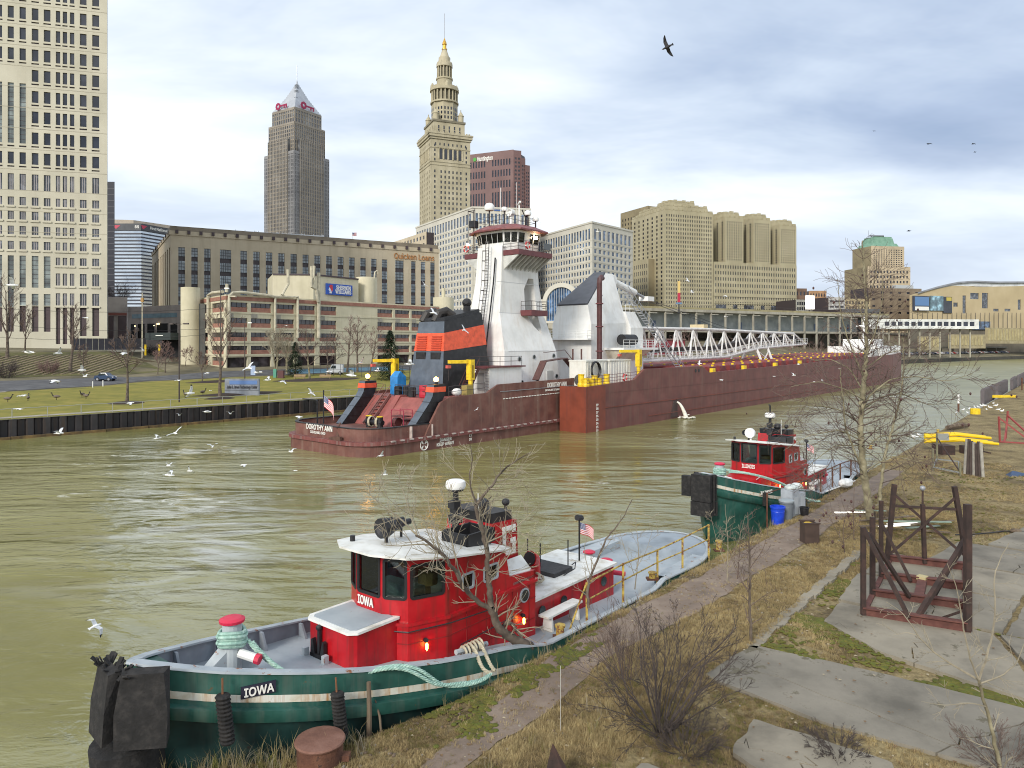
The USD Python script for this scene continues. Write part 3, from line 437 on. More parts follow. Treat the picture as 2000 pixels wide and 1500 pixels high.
def wallring(plan0, plan1, z0, z1, wins, wz0, wz1, m_wall, parent, wname='bridge_window', th=.08, gm=None, frame_m=None, nm='pilothouse_wall'):
 """walls between two plans (bottom, top); wins[i]: list of (a, b) fractions along edge i that are window openings between heights wz0..wz1 (fractions)."""
 for i in range(len(plan0)):
  p0, p1=np.array(plan0[i], float), np.array(plan0[(i+1)%len(plan0)], float);q0, q1=np.array(plan1[i], float), np.array(plan1[(i+1)%len(plan1)], float)
  A=lambda u, w:np.append((p0*(1-u)+p1*u)*(1-w)+(q0*(1-u)+q1*u)*w, z0+(z1-z0)*w)
  g=sbox(0, 0, 1, 1)
  for a, b in wins[i]:g=g.difference(sbox(a, wz0, b, wz1))
  k=trimesh.creation.extrude_polygon(g, 1.0, engine='earcut');d=p1-p0;nrm=np.array([d[1], -d[0], 0])/np.linalg.norm(d);c=np.append(np.mean(plan0, 0)-(p0+p1)/2, 0)
  if nrm@c>0:nrm=-nrm
  V=np.array([A(u, w)-nrm*th*t for u, w, t in k.vertices]);MB().add(V, k.faces).build(nm, m_wall, parent)
  for a, b in wins[i]:
   V=[A(a, wz0)-nrm*th*.6, A(b, wz0)-nrm*th*.6, A(b, wz1)-nrm*th*.6, A(a, wz1)-nrm*th*.6];gw=MB().add(V, [(0, 1, 2, 3)]).build(wname, gm or glass, parent)
   if frame_m is not None:
    f=MB();C=[A(a, wz0), A(b, wz0), A(b, wz1), A(a, wz1)]
    for s_, e_ in zip(C, C[1:]+C[:1]):f.bar(s_+nrm*.004, e_+nrm*.004, .07, .03)
    f.build('window_frame', frame_m, gw)
sc_=lambda pl, k:[(x*k-1.0*(1-k), y*k)for x, y in pl]
ph=MB().poly(sc_(oct_, .93), 20.85, 20.9).build('pilothouse', white, T_)
W4=[(.02, .23), (.27, .48), (.52, .73), (.77, .98)]
wallring(sc_(oct_, .93), sc_(oct_, 1.05), 20.86, 23.3, [W4, [(.12, .45), (.58, .92)], [(.05, .28), (.55, .68), (.74, .95)], [(.1, .9)], W4, [(.1, .9)], [(.05, .35), (.6, .95)], [(.12, .45), (.58, .92)]], .42, .86, white, ph, gm=pane('ship_pane', (.35, .45, .43)), frame_m=plain('frame_dark', (.02, .02, .02), .5))
rf=MB();o8=sc_(oct_, 1.28);i8=sc_(oct_, .85);V=[(x, y, 23.25)for x, y in o8]+[(x, y, 23.4)for x, y in o8]+[(x, y, 24.05)for x, y in i8]
F=[tuple(range(7, -1, -1))]
F=[]
for k in range(8):F+=[(k, (k+1)%8, 8+(k+1)%8, 8+k), (8+k, 8+(k+1)%8, 16+(k+1)%8, 16+k)]
rf.add(V, F);rf.poly(i8, 24.0, 24.05);rf.poly(o8, 23.22, 23.26);roof=rf.build('pilothouse_roof', mat('roof_maroon', (.19, .055, .055), scale=1.5, rough=.5), T_)
railing(roof, [(-3.6, 2.6, 24.05), (-3.6, -2.4, 24.05), (1.2, -2.4, 24.05), (1.2, 2.6, 24.05), (-3.6, 2.6, 24.05)], m=railm, step=1.3)
dome_=lambda c, r, nm, stem:(MB().cyl(np.array(c)-(0, 0, stem), c, .09, n=7).build('antenna_mast', railm, roof), MB().lathe([(0, r*1.5), (r*.6, r*1.35), (r*.95, r*.9), (r, r*.3), (r*.85, 0), (0, 0)], c, 14).build(nm, railw, roof, smooth=40))
dome_((-3.4, .9, 25.9), .62, 'radome', 1.9);dome_((-1.6, .1, 26.0), .36, 'radome', 1.9);dome_((.3, -2.0, 25.5), .42, 'radome', 1.5);dome_((1.4, -2.3, 24.9), .4, 'radome', .9)
MB().cyl((-2.6, -.2, 24.0), (-2.6, -.2, 28.6), .04, n=5).build('whip_antenna', railw, roof);MB().cyl((-.2, -.6, 24), (-.2, -.6, 29.6), .025, n=5).build('whip_antenna', railw, roof);MB().cyl((1.8, -2.8, 23.8), (1.8, -2.8, 26.9), .02, n=5).build('whip_antenna', railw, roof)
m=MB().cyl((-.6, -1.4, 24), (-.6, -1.4, 26.7), .1, n=6);m.cbox((-.6, -1.4, 26.9), (1.9, .24, .2), .8);m.build('radar_scanner', railw, roof)
m=MB().cyl((.4, -1.6, 24), (.4, -1.6, 25.6), .12, n=6);[m.cyl((.4, -1.6, 25.2), (.4+dx, -1.6+dy, 26.2), .07, n=5)for dx, dy in((-.5, .2), (0, 0), (.5, -.2))];m.build('signal_mast', black, roof)
m=MB().cyl((-1.9, -1.2, 24), (-1.9, -1.2, 25.3), .18, n=8);m.build('searchlight_stand', railw, roof);MB().lathe([(0, -.4), (.42, -.3), (.46, .35), (.40, .35), (.3, .1), (0, .05)], (-1.9, -1.2, 25.6), 14, rot(-PI/2, 'y')).build('searchlight', railw, roof)
MB().box((-4.3, 2.6, 24.0), (-3.5, 3.4, 24.8)).build('control_box', black, roof);m=MB()
for x, y in((-4.25, 2.5), (-4.25, 3.6), (-3.3, 3.6)):m.cyl((x, y, 20.9), (x, y, 26.2), .05, n=5)
m.cyl((-4.25, 2.5, 26), (-4.25, 3.6, 26), .05, n=5);m.cyl((-4.25, 3.6, 26), (-3.3, 3.6, 26), .05, n=5);m.build('lamp_frame', railm, T_)
def ringbuoy(parent, c, R, r=.37):
 an=np.linspace(0, 2*PI, 21);p=np.stack([np.cos(an)*r, np.sin(an)*r, 0*an], 1)@np.asarray(R).T+np.asarray(c);lb=MB().tube(p, .09, 8, cap=False).build('lifebuoy', plain('buoy_red', (.42, .03, .03), .5), parent)
 for k in range(4):q_=MB().tube(p[k*5:k*5+2], .096, 8).build('buoy_band', railw, lb)
ringbuoy(T_, (-2.6, -4.35, 21.4), rot(PI/2, 'x'));ringbuoy(T_, (-4.25, 3.9, 21.5), rot(PI/2, 'y'))
MB().ball((.0, -3.5, 22.6), .20, 2).build('deck_lamp', lampw, T_);MB().ball((-4.3, 3.6, 22.0), .17, 2).build('deck_lamp', lampw, T_);MB().box((.4, -4.36, 21.2), (1.75, -4.28, 21.95)).build('name_board', plain('board_grey', (.10, .11, .12), .5), T_)
dh=MB().box((-9.9, -5.0, 4.6), (-4.5, 5.0, 7.45)).build('deckhouse', white, T_);MB().box((-10.2, -5.2, 7.45), (-4.0, 5.2, 7.6)).build('deckhouse_roof', maroon, dh);railing(dh, [(-10.1, -1, 7.6), (-10.1, -5.1, 7.6), (-4.6, -5.1, 7.6)])
for y0 in(-4.3, -2.5):MB().box((-9.97, y0, 5.0), (-9.88, y0+1.0, 6.9)).build('louvred_door', plain('door_shade', (.38, .38, .37), .6), dh)
for i in range(9):MB().box((-9.99, -5.0+.02, 4.8+i*.3), (-9.9, -4.45, 4.83+i*.3)).build('siding_strip', greyst, dh)
m=MB()
for i in range(11):t=i/10;m.cbox((-11.6-1.5*(1-t), -4.4, 4.7+2.8*t), (.28, 1.1, .06))
for y in(-5.0, -3.8):m.bar((-13.3, y, 4.7), (-11.5, y, 7.5), .12, .3);m.bar((-13.3, y, 5.6), (-11.5, y, 8.4), .05)
m.build('side_stair', mat('stair_maroon', (.10, .035, .03), scale=2), T_)
MB().box((-11.6, -5.0, 7.35), (-10.2, -3.6, 7.5)).build('stair_landing', maroon, T_)
m=MB()
for i in range(9):t=i/8;m.cbox((-20.4+2.4*t, 2.2, 1.9+2.8*t), (.3, 1.0, .06))
for y in(1.65, 2.75):m.bar((-20.6, y, 1.9), (-17.9, y, 4.8), .1, .25);m.bar((-20.6, y, 2.8), (-17.9, y, 5.7), .05)
m.build('aft_stair', mat('stair_pink', (.20, .09, .08), scale=2), T_)
def davit(parent, x, y, z, h=3.7, arm=(-2.3, .9), name='yellow_davit'):
 d=MB().cyl((x, y, z), (x, y, z+h*.45), .24, n=10);d.cbox((x, y, z+h*.72), (.62, .62, h*.56));d.hull([(x+i, y+j, z+k)for i in(-.3, .3)for j in(-.25, .25)for k in(h*.85, h)])
 e=np.array([x+arm[0], y+arm[1], z+h-.2]);d.bar((x, y, z+h-.2), e, .3, .34);o=d.build(name, yellow, parent)
 MB().cyl(e-(0, 0, .1), e-(0, 0, 1.9), .025, n=4).build('hoist_wire', railm, o);MB().cbox(e-(0, 0, .5), (.5, .3, .3)).build('hook_block', plain('block_red', (.5, .1, .08), .5), o)
 MB().box((x-.12, y-.34, z+h*.5), (x+.12, y-.30, z+h*.85)).build('davit_recess', plain('recess', (.25, .17, .01), .6), o);return o
davit(T_, -14.9, 4.5, 4.7);davit(T_, -13.3, -5.5, 4.7)
wb=MB().hull([(x, y, z)for x in(-16.4, -15.2)for y in(2.3, 3.5)for z in(4.6, 6.5)]+[(-15.9, y, 7.1)for y in(2.4, 3.3)]).build('blue_winch_cover', mat('winch_blue', (.02, .20, .50), scale=2, rough=.5), T_)
MB().lathe([(0, 0), (.55, 0), (.58, .3), (.55, .6), (.58, .9), (.55, 1.2), (0, 1.2)], (-17.0, -2.6, 4.6), 14).build('red_drum', plain('drum_red', (.45, .02, .04), .45), T_)
for(x, y)in((-17.0, 1.5), (-16.6, .6), (-17.2, -.9)):MB().lathe([(0, 0), (.42, 0), (.42, .9), (.3, 1.0), (0, 1.0)], (x, y, 4.6), 12).build('black_drum', black, T_)
railing(T_, [(-17.5, 5.8, 4.7), (-17.5, 3.0, 4.7)]);railing(T_, [(-17.5, 1.4, 4.7), (-17.5, -4.8, 4.7)]);railing(T_, [(-17.3, -6.4, 4.8), (-12.1, -6.4, 4.95)], rows=2)
m=MB().cbox((-13.9, -5.6, 5.3), (.9, .8, 1.0));m.build('winch_rack', plain('rack_ochre', (.28, .22, .07), .6), T_);MB().ball((-15.7, -5.9, 5.2), .5, 1, (1.2, .9, .8)).build('white_bundle', railw, T_)
bt=MB()
for y in(.5, -1.2):bt.cyl((-21.6, y, 1.75), (-21.6, y, 2.85), .3, n=10)
bt.cyl((-21.6, .9, 2.3), (-21.6, -1.6, 2.3), .26, n=10);b_=bt.build('bitt', black, T_)
for y in(.5, -1.2):MB().cyl((-21.6, y, 2.85), (-21.6, y, 2.92), .33, n=12).build('bitt_cap', yellow, b_)
rp=MB()
for y in(.25, -.9):
 for k in range(4):an=np.linspace(0, 2*PI, 12);rp.tube(np.stack([-21.6+.40*np.cos(an), y-.07*k+0*an, 2.35+.5*np.sin(an)], 1), .045, 5, cap=False)
rp.build('coiled_rope', ropem, T_)
m=MB()
for(x, y, z, r)in((-20.4, -2.3, 2.3, .5), (-20.0, -3.4, 2.2, .45), (-20.3, -4.3, 2.1, .4)):m.cyl((x, y-.3, z), (x, y+.3, z), r, n=12)
m.cbox((-20.6, -3.2, 3.0), (1.2, 1.6, .1));m.build('deck_winch', mat('winch_rust', (.10, .03, .03), scale=3, rough=.6), T_)
m=MB()
for x in(-21.0, -19.9):m.tube([(x, -2.2, 1.8), (x, -2.2, 3.6), (x, -4.0, 3.6), (x, -4.0, 1.8)], .05, 5)
m.build('winch_guard', plain('guard_red', (.32, .03, .06), .5), T_)
an_=MB();an_.bar((-27.6, -2.6, 1.3), (-27.1, -2.0, 2.5), .2, .25);an_.bar((-27.7, -1.6, 1.35), (-27.7, -3.3, 1.5), .25, .4);an_.cyl((-27.4, -2.3, 2.3), (-27.0, -2.2, 2.8), .09, n=6);an_.build('stern_anchor', mat('anchor_rust', (.10, .05, .035), scale=4, rough=.8), T_)
MB().tube([(-25.5, 3.6, 1.75), (-25.5, 3.6, 4.4), (-25.5, 3.8, 4.5), (-25.5, 6.1, 4.5)], .07, 6).build('stern_frame', black, T_)
fp=MB().cyl((-26.2, 1.55, 2.4), (-26.2, 1.55, 5.6), .06, n=6).build('flagstaff', black, T_);us_flag(fp, (-26.2, 1.5, 5.1), (.25, -.97, 0), 1.5, 1.1, .9)
letters(T_, 'DOROTHY ANN', .46, (-27.44, 2.55, 1.98), (0, -1, 0), (0, 0, 1), width=4.1);letters(T_, 'CLEVELAND, OHIO', .22, (-27.44, 1.9, 1.62), (0, -1, 0), (0, 0, 1), width=2.4)
cm=MB();an=np.linspace(0, 2*PI, 25)
cm.tube(np.stack([-20.9+.48*np.cos(an), -6.79+0*an, .56+.48*np.sin(an)], 1), .045, 4, cap=False)
for k in range(4):a_=PI/4+k*PI/2;cm.hull([(-20.9+r_*math.cos(a_+d_), y, .56+r_*math.sin(a_+d_))for r_, d_ in((.1, 0), (.42, .28), (.42, -.28))for y in(-6.80, -6.77)])
cm.build('thruster_mark', letterw, T_)
letters(T_, 'DANGER', .30, (-18.9, -6.78, .66), (1, 0, 0), (0, 0, 1), width=1.55);letters(T_, 'KEEP AWAY', .30, (-19.3, -6.78, .24), (1, 0, 0), (0, 0, 1), width=2.3)
letters(T_, '21', .24, (-14.9, -6.79, .75), (1, 0, 0), (0, 0, 1));letters(T_, '20', .24, (-14.9, -6.79, .35), (1, 0, 0), (0, 0, 1))
letters(T_, 'DOROTHY ANN', .52, (-1.9, -6.64, 5.05), (1, 0, 0), (0, 0, 1), width=3.7);letters(T_, 'INTERLAKE STEAMSHIP CO.', .2, (-2.3, -6.64, 4.65), (1, 0, 0), (0, 0, 1), width=3.9)
m=MB()
for x in np.linspace(-9.5, 1.5, 24):m.box((x, -6.66, 4.28+.012*x), (x+.32, -6.6, 4.36+.012*x))
m.build('white_dash', letterw, T_, kind='stuff')
m=MB().bar((-10.0, -6.66, 4.98), (3.2, -6.66, 5.08), .05, .06);m.build('side_pipe', greyst, T_)
# ---------------------------------------------------------------- barge
G_=thing('cargo_barge', 'very long brown red self unloading barge with white boom truss lying along its deck', 'barge', B0, SHR)
tx=[0, 10.3, 12.9, 29.0, 31.5, 60, 100, 150, 172];tz=[5.15, 5.55, 6.85, 6.85, 5.85, 6.2, 6.7, 7.4, 7.9]
plan=[(0, 7.05), (0, 10.65), (140, 10.65), (156, 9.2), (166, 6.2), (171, 2.6), (172.4, 0)];plan=plan+[(x, -y)for x, y in reversed(plan[:-1])]+[(11.5, -7.05), (11.5, 7.05)]
MB().poly(Polygon(plan), -1.5, 4.4).build('hull', hullred, G_)
def shell(pts, zf, zb, th, name, m_):
 b=MB();p=np.array(pts, float);d=np.gradient(p, axis=0);nn=np.stack([d[:, 1], -d[:, 0]], 1);nn/=np.linalg.norm(nn, axis=1, keepdims=True);z=np.array([zf(x)for x in p[:, 0]])
 A=np.stack([np.column_stack([p, 0*z+zb]), np.column_stack([p, z]), np.column_stack([p+nn*th, z]), np.column_stack([p+nn*th, 0*z+zb])], 1);v, f=grid(A);b.add(v, f);return b.build(name, m_, G_)
zf=lambda x:float(np.interp(x, tx, tz))
for s_ in(1, -1):
 xs=np.concatenate([[0, 10.3, 12.9, 29, 31.5], np.linspace(40, 140, 8), [156, 166, 171, 172.4]]);pl=[(x, s_*float(np.interp(x, [0, 140, 156, 166, 171, 172.4], [10.68, 10.68, 9.23, 6.23, 2.62, .01])))for x in xs]
 shell(pl, zf, 4.3, -.3*-s_, 'side_shell', hullred)
for s_ in(-1, 1):MB().box((-.08, min(s_*7.05, s_*10.7), -1.5), (.3, max(s_*7.05, s_*10.7), 5.16)).build('stern_wing', hullfresh, G_)
m=MB().box((.3, -10.72, -1.5), (3.9, -10.64, 5.2));m.build('wing_side', hullfresh, G_)
MB().poly(Polygon(plan).buffer(-.35), 4.4, 5.0).build('deck', deckred, G_)
for i in range(9):letters(G_, str(29-i), .26, (1.9, -10.74, 2.9-i*.42), (1, 0, 0), (0, 0, 1), name='draft_mark')
m=MB();m.cbox((66, -10.7, 2.6), (132, .06, .08));m.build('hull_seam', hullfresh, G_);m=MB();m.cbox((70, -10.7, .9), (112, .06, .08));m.build('hull_seam', hullfresh, G_)
hatch=mat('hatch_red', (.17, .03, .03), scale=1.2, rough=.5)
for i in range(25):
 x=34+i*3.85;z=zf(x);h_=loft([(z-1.0, x, x+2.5, -7.6, 7.6), (z+.5, x, x+2.5, -7.6, 7.6), (z+.72, x+.3, x+2.2, -7.3, 7.3)]).build('hatch_cover', hatch, G_)
 for y in(-7.9, -4.6, 0.5, 7.2):MB().cbox((x+.4+.2*(i%3), y, z+.75), (.34, .32, .26)).build('hatch_clamp', yellow, h_)
for x in(33.5, 45, 58.5, 71.0):MB().cbox((x, -10.2, zf(x)+.25), (.9, .5, .6)).build('yellow_bollard', yellow, G_)
m=MB()
for x in(29.6, 30.6):m.cyl((x-2.6, -10.72, 6.25), (x-2.6, -10.66, 6.25), .26, n=12)
m.build('fairlead', black, G_)
hs=MB().hull([(12, y, z)for y in(-3.2, 3.2)for z in(4.6, 12.6)]+[(20.8, y, 4.6)for y in(-3.2, 3.2)]+[(12.25, y, 15.2)for y in(-2.5, 2.5)]+[(20.8, y, 13)for y in(-3.2, 3.2)]+[(18.9, y, 20)for y in(-.95, .95)]+[(20.8, y, 20)for y in(-.95, .95)]).build('frame_house', white, G_)
d=np.array([[12.2, 2.5, 15.25], [12.2, -2.5, 15.25], [18.85, -.95, 20.05], [18.85, .95, 20.05]]);MB().hull(list(d)+list(d+(-.12, 0, .15))).build('slanted_roof', mat('roof_slate', (.055, .060, .075), scale=1, rough=.5), hs)
f2=MB().hull([(x, y, 4.6)for x in(20.8, 24.2)for y in(-3.9, 3.9)]+[(x, y, 12.3)for x in(20.8, 24.2)for y in(-3.9, 3.9)]+[(x, y, 14.6)for x in(20.8, 23.4)for y in(-3.0, 3.0)]).build('forward_house', white, G_);railing(f2, [(20.8, -3, 14.6), (23.3, -3, 14.6), (23.3, 3, 14.6)], m=railw)
pl_=MB().box((10.6, -3.6, 10.55), (12.0, 3.6, 10.75)).build('aft_gallery', railw, hs);railing(pl_, [(12, 3.5, 10.75), (10.7, 3.5, 10.75), (10.7, -3.5, 10.75), (12, -3.5, 10.75)], m=railw, rows=3)
pl_=MB().box((15.2, -6.2, 9.2), (24.5, -3.2, 9.5)).build('side_gallery', railw, hs);railing(pl_, [(15.3, -6.1, 9.5), (24.4, -6.1, 9.5), (24.4, -3.3, 9.5)], m=railw, rows=3);MB().cyl((17.2, -4.6, 10.6), (20.4, -4.6, 10.6), .75, n=14).build('hoist_motor', black, hs);MB().hull([(15.4, -6.1, 9.2), (23, -6.1, 9.2), (15.4, -3.2, 9.2), (23, -3.2, 9.2), (16.5, -3.2, 7.2), (22, -3.2, 7.2)]).build('gallery_bracket', mat('bracket_cream', (.62, .58, .47), scale=1), hs)
mp=MB().tube([(12.0, -4.5, 5.0), (12.0, -4.5, 18.0), (12.15, -4.45, 18.5), (12.7, -4.3, 18.8), (13.3, -4.1, 18.7)], .34, 10).build('exhaust_stack', mat('stack_maroon', (.075, .026, .026), scale=2, rough=.5), G_)
for z in(9, 12.2, 15.2):MB().cyl((12, -4.5, z), (12, -4.5, z+.16), .5, n=10).build('stack_flange', maroon, mp)
MB().tube([(12, -4.2, 14.6), (16, -2.3, 16.7)], .06, 4).build('stack_stay', black, mp)
cy=MB().cyl((20.9, -.2, 19.3), (28.0, -.2, 17.8), .5, n=12).build('hoist_cylinder', railw, G_);MB().cyl((28, -.2, 17.8), (31.3, -.2, 17.1), .22, n=10).build('piston_rod', greyst, cy);MB().cbox((31.6, -.2, 17.0), (1.9, 1.6, .7)).build('sheave_block', railw, cy);MB().cyl((21.3, -.9, 19.2), (21.3, .5, 19.2), .75, n=14).build('pivot', railw, cy)
bm=thing('unloading_boom', 'white tubular lattice boom resting along the barge deck', 'boom', B0, SHR)
wt=mat('boom_white', (.66, .64, .62), (.5, .47, .44), (.75, .74, .72), scale=1, rough=.5)
bz=lambda x:float(np.interp(x, [22, 56, 72, 99], [7.4, 7.7, 9.2, 10.0]));X=np.linspace(27, 94, 12)
for y in(-2.1, 2.1):
 MB().tube([(27, y*.55, 12.4), (50, y*.55, 12.6), (94, y*.55, 12.3)], .24, 7).build('top_chord', wt, bm);MB().tube([(20, y, 7.4), (22, y, 7.4), (56, y, 7.7), (72, y, 9.2), (99, y, 10.0)], .24, 7).build('bottom_chord', wt, bm)
 for i in range(11):
  a, b=X[i], X[i+1];mid=(a+b)/2
  MB().cyl((a, y*.55, 12.45), (mid, y, bz(mid)), .15, n=5).build('diagonal', wt, bm);MB().cyl((mid, y, bz(mid)), (b, y*.55, 12.45), .15, n=5).build('diagonal', wt, bm);MB().cyl((a, y*.55, 12.45), (a, y, bz(a)), .12, n=5).build('post', wt, bm)
 MB().cyl((27, y*.55, 12.4), (22, y, 7.4), .2, n=6).build('diagonal', wt, bm);MB().cyl((94, y*.55, 12.3), (98.5, y, 10), .16, n=5).build('diagonal', wt, bm);MB().cyl((27, y*.55, 12.4), (21, y, 10.2), .15, n=5).build('diagonal', wt, bm)
for i in range(12):MB().cyl((X[i], -1.15, 12.45), (X[i], 1.15, 12.45), .12, n=5).build('cross_tie', wt, bm);MB().cyl((X[i], -2.1, bz(X[i])), (X[i], 2.1, bz(X[i])), .12, n=5).build('cross_tie', wt, bm)
m=MB();xs=np.linspace(24, 98, 40)
for p, q_ in zip(xs[:-1], xs[1:]):m.bar((p, 0, bz(p)+1.5), (q_, 0, bz(q_)+1.5), 1.7, .8)
m.build('conveyor_belt', mat('belt_dark', (.045, .035, .033), scale=1, rough=.8), bm)
railing(bm, [(x, -2.4, bz(x))for x in(28, 56, 72, 99)], h=1.3, m=railw, rows=3, step=1.5, name='walkway_rail')
for x in(70.5, 76):MB().tube([(x, -3.4, 5.9), (x, -2.1, bz(x))], .26, 6).build('support_leg', wt, bm);MB().tube([(x, 3.4, 5.9), (x, 2.1, bz(x))], .26, 6).build('support_leg', wt, bm)
m=MB().cyl((70.5, -3.2, 6.2), (76, -2.4, 8.6), .12, n=5).cyl((76, -3.2, 6.2), (70.5, -2.4, 8.6), .12, n=5);m.build('leg_brace', wt, bm)
for y in(-.5, .3):MB().cyl((31.8, y, 16.9), (62, y*2, 12.6), .045, n=4).build('hoist_wire', black, bm)
MB().cbox((50, 0, 13.0), (1.6, 2.6, .8)).build('wire_anchor', plain('anchor_cream', (.6, .5, .3), .6), bm)
m=MB()
for y in(-3.3, -2.5):
 for dz in(0, .9):m.bar((20.0, y-.6, 17.2+dz), (31.5, y-3.5, 5.6+dz), .07)
for t in np.linspace(0, 1, 34):m.bar((20+11.5*t, -3.9-2.9*t, 17.2-11.6*t), (20+11.5*t, -3.1-2.9*t, 17.2-11.6*t), .1)
for t in np.linspace(0, .97, 26):m.bar((20+11.5*t, -3.9-2.9*t, 17.2-11.6*t), (20+11.5*(t+.03), -3.9-2.9*(t+.03), 18.1-11.6*(t+.03)), .05)
m.build('lattice_gangway', greyst, G_)
d3=davit(G_, 13.6, -9.4, 5.4, 3.9, (-2.6, 1.2))
railing(G_, [(.6, -10.4, 5.15), (13.0, -10.4, 5.5)], h=1.1, m=plain('rail_maroon', (.12, .04, .04), .5), rows=3)
m=MB();m.bar((-1.0, -5.4, 8.0), (3.4, -5.2, 8.3), .9, .12);m.bar((-1, -5.4, 9.0), (3.4, -5.2, 9.3), .06);m.bar((3.4, -5.2, 8.3), (7.0, -5.6, 5.2), .9, .12);m.bar((3.4, -5.2, 9.3), (7, -5.6, 6.2), .06);m.bar((-1.0, -5.4, 8.0), (-2.6, -5.5, 5.9), .9, .12)
for x in(4.4, 6.2):m.cyl((x, -5.7, 5), (x, -5.7, 9.4), .11, n=6)
m.build('boarding_bridge', mat('bridge_maroon', (.09, .04, .035), scale=2), G_)
for i, (x, y, h)in enumerate(((2.0, -8.6, 1.5), (2.8, -9.5, 1.0), (3.6, -9.4, 1.3), (4.2, -9.6, 1.0), (6.3, -9.3, 1.4), (1.4, -9.7, 1.1))):MB().lathe([(0, 0), (.42, 0), (.45, .3), (.35, .5), (.35, h-.2), (.42, h), (0, h)], (x, y, 5.0), 10).build('yellow_mooring_post', yellow, G_)
MB().cyl((3.4, -7.3, 5.7), (4.4, -7.3, 5.7), .7, n=14).build('mooring_winch', mat('winch_grey', (.09, .085, .08), scale=2), G_);ringbuoy(G_, (8.6, -10.45, 5.95), rot(PI/2, 'x'), .4)
letters(G_, '', .1, (0, 0, 0), (1, 0, 0), (0, 0, 1))if False else None
contm=mat('container_white', (.68, .68, .63), (.58, .57, .52), (.74, .74, .70), scale=.8, rough=.55, streak=((.45, .34, .24), .45, 2))
def container(x, y, L, lab):
 c=np.array([*(np.array(B0[:2])+SHX/np.linalg.norm(SHX)*x+SHN/np.linalg.norm(SHN)*y), 5.02]);t=thing('deck_container', lab, 'container', c, SHR)
 MB().box((0, 0, 0), (L, 2.4, 3.0)).build('box_body', contm, t)
 for k in range(int(L/.62)):MB().box((.25+k*.62, -.05, .2), (.55+k*.62, 0, 2.8)).build('side_rib', contm, t)
 MB().box((-.04, -.08, 2.88), (L+.04, 2.48, 3.06)).build('top_frame', contm, t);return t
container(3.4, -8.3, 4.5, 'cream white container with a black hose coil, behind the yellow mooring posts');container(8.3, -8.4, 5.0, 'ribbed white container beside the yellow davit on the barge')
hc=np.array([*(np.array(B0[:2])+SHX/np.linalg.norm(SHX)*5.0+SHN/np.linalg.norm(SHN)*-8.5), 6.9])
m=MB()
for k in range(5):an=np.linspace(0, 2*PI, 22);r_=.88+.09*k%.3;p=np.stack([np.cos(an)*(.85+.08*(k%3)), -.06*k+0*an, np.sin(an)*(.95+.07*(k%2))], 1)@rot(math.radians(SHR)).T+hc;m.tube(p, .06, 5, cap=False)
solo('hose_coil', m, black, 'large coil of black hose hung on the cream white container', 'hose')
bh=MB().box((143, -6.5, 6.4), (164, 6.5, 9.4)).build('bow_house', white, G_);MB().box((149, -4.2, 9.4), (157, 4.2, 11.4)).build('bow_cabin', white, bh);railing(bh, [(128, -10.2, 7.1), (156, -9.0, 7.6), (167, -5.0, 8.0)], m=railw, rows=3, h=1.7, r=.07);MB().cyl((154, 0, 11.4), (154, 0, 17.8), .28, n=7).build('bow_mast', railw, bh);MB().cbox((154, 0, 15.2), (.5, 4, .5)).build('mast_yard', railw, bh)
for x0, x1, y0, y1, z1 in((127, 134, -8.5, -3, 8.6), (135.5, 141, -8.8, -1, 9.0), (165, 168, -3, 3, 9.6)):MB().box((x0, y0, 6.4), (x1, y1, z1)).build('windlass_cover', plain('cover_pale', (.62, .62, .58), .7), bh)
for k in range(5):MB().box((146+3.4*k, -6.56, 7.5), (147.5+3.4*k, -6.5, 8.6)).build('bow_window', glass, bh)
px_=21.3;m=MB();t=np.linspace(0, 1, 9);m.tube(np.stack([px_+.6*t, -10.75-1.1*t, 2.2-2.15*t**1.8], 1), np.linspace(.10, .30, 9), 7)
for k in range(26):rs_=random.Random(k);m.ball((px_+.7+rs_.gauss(0, .5), -11.9+rs_.gauss(0, .45), .06+abs(rs_.gauss(0, .12))), .12+.1*rs_.random(), 0, (1.3, 1.3, .6))
wj=tag(m.xf(frame(B0, (*(SHX/np.linalg.norm(SHX)), 0), (*(SHN/np.linalg.norm(SHN)), 0), (0, 0, 1))).build('bilge_water', mat('white_water', (.70, .68, .60), scale=4, rough=.4), None, True), 'jet of pale water pouring from the barge hull into the river', 'water jet')
xz([(19.6, .2), (21.6, .2), (21.5, 2.5), (20.4, 2.4)], -10.73, -10.66).build('hull_recess', mat('recess_dark', (.055, .03, .028), scale=1), G_)
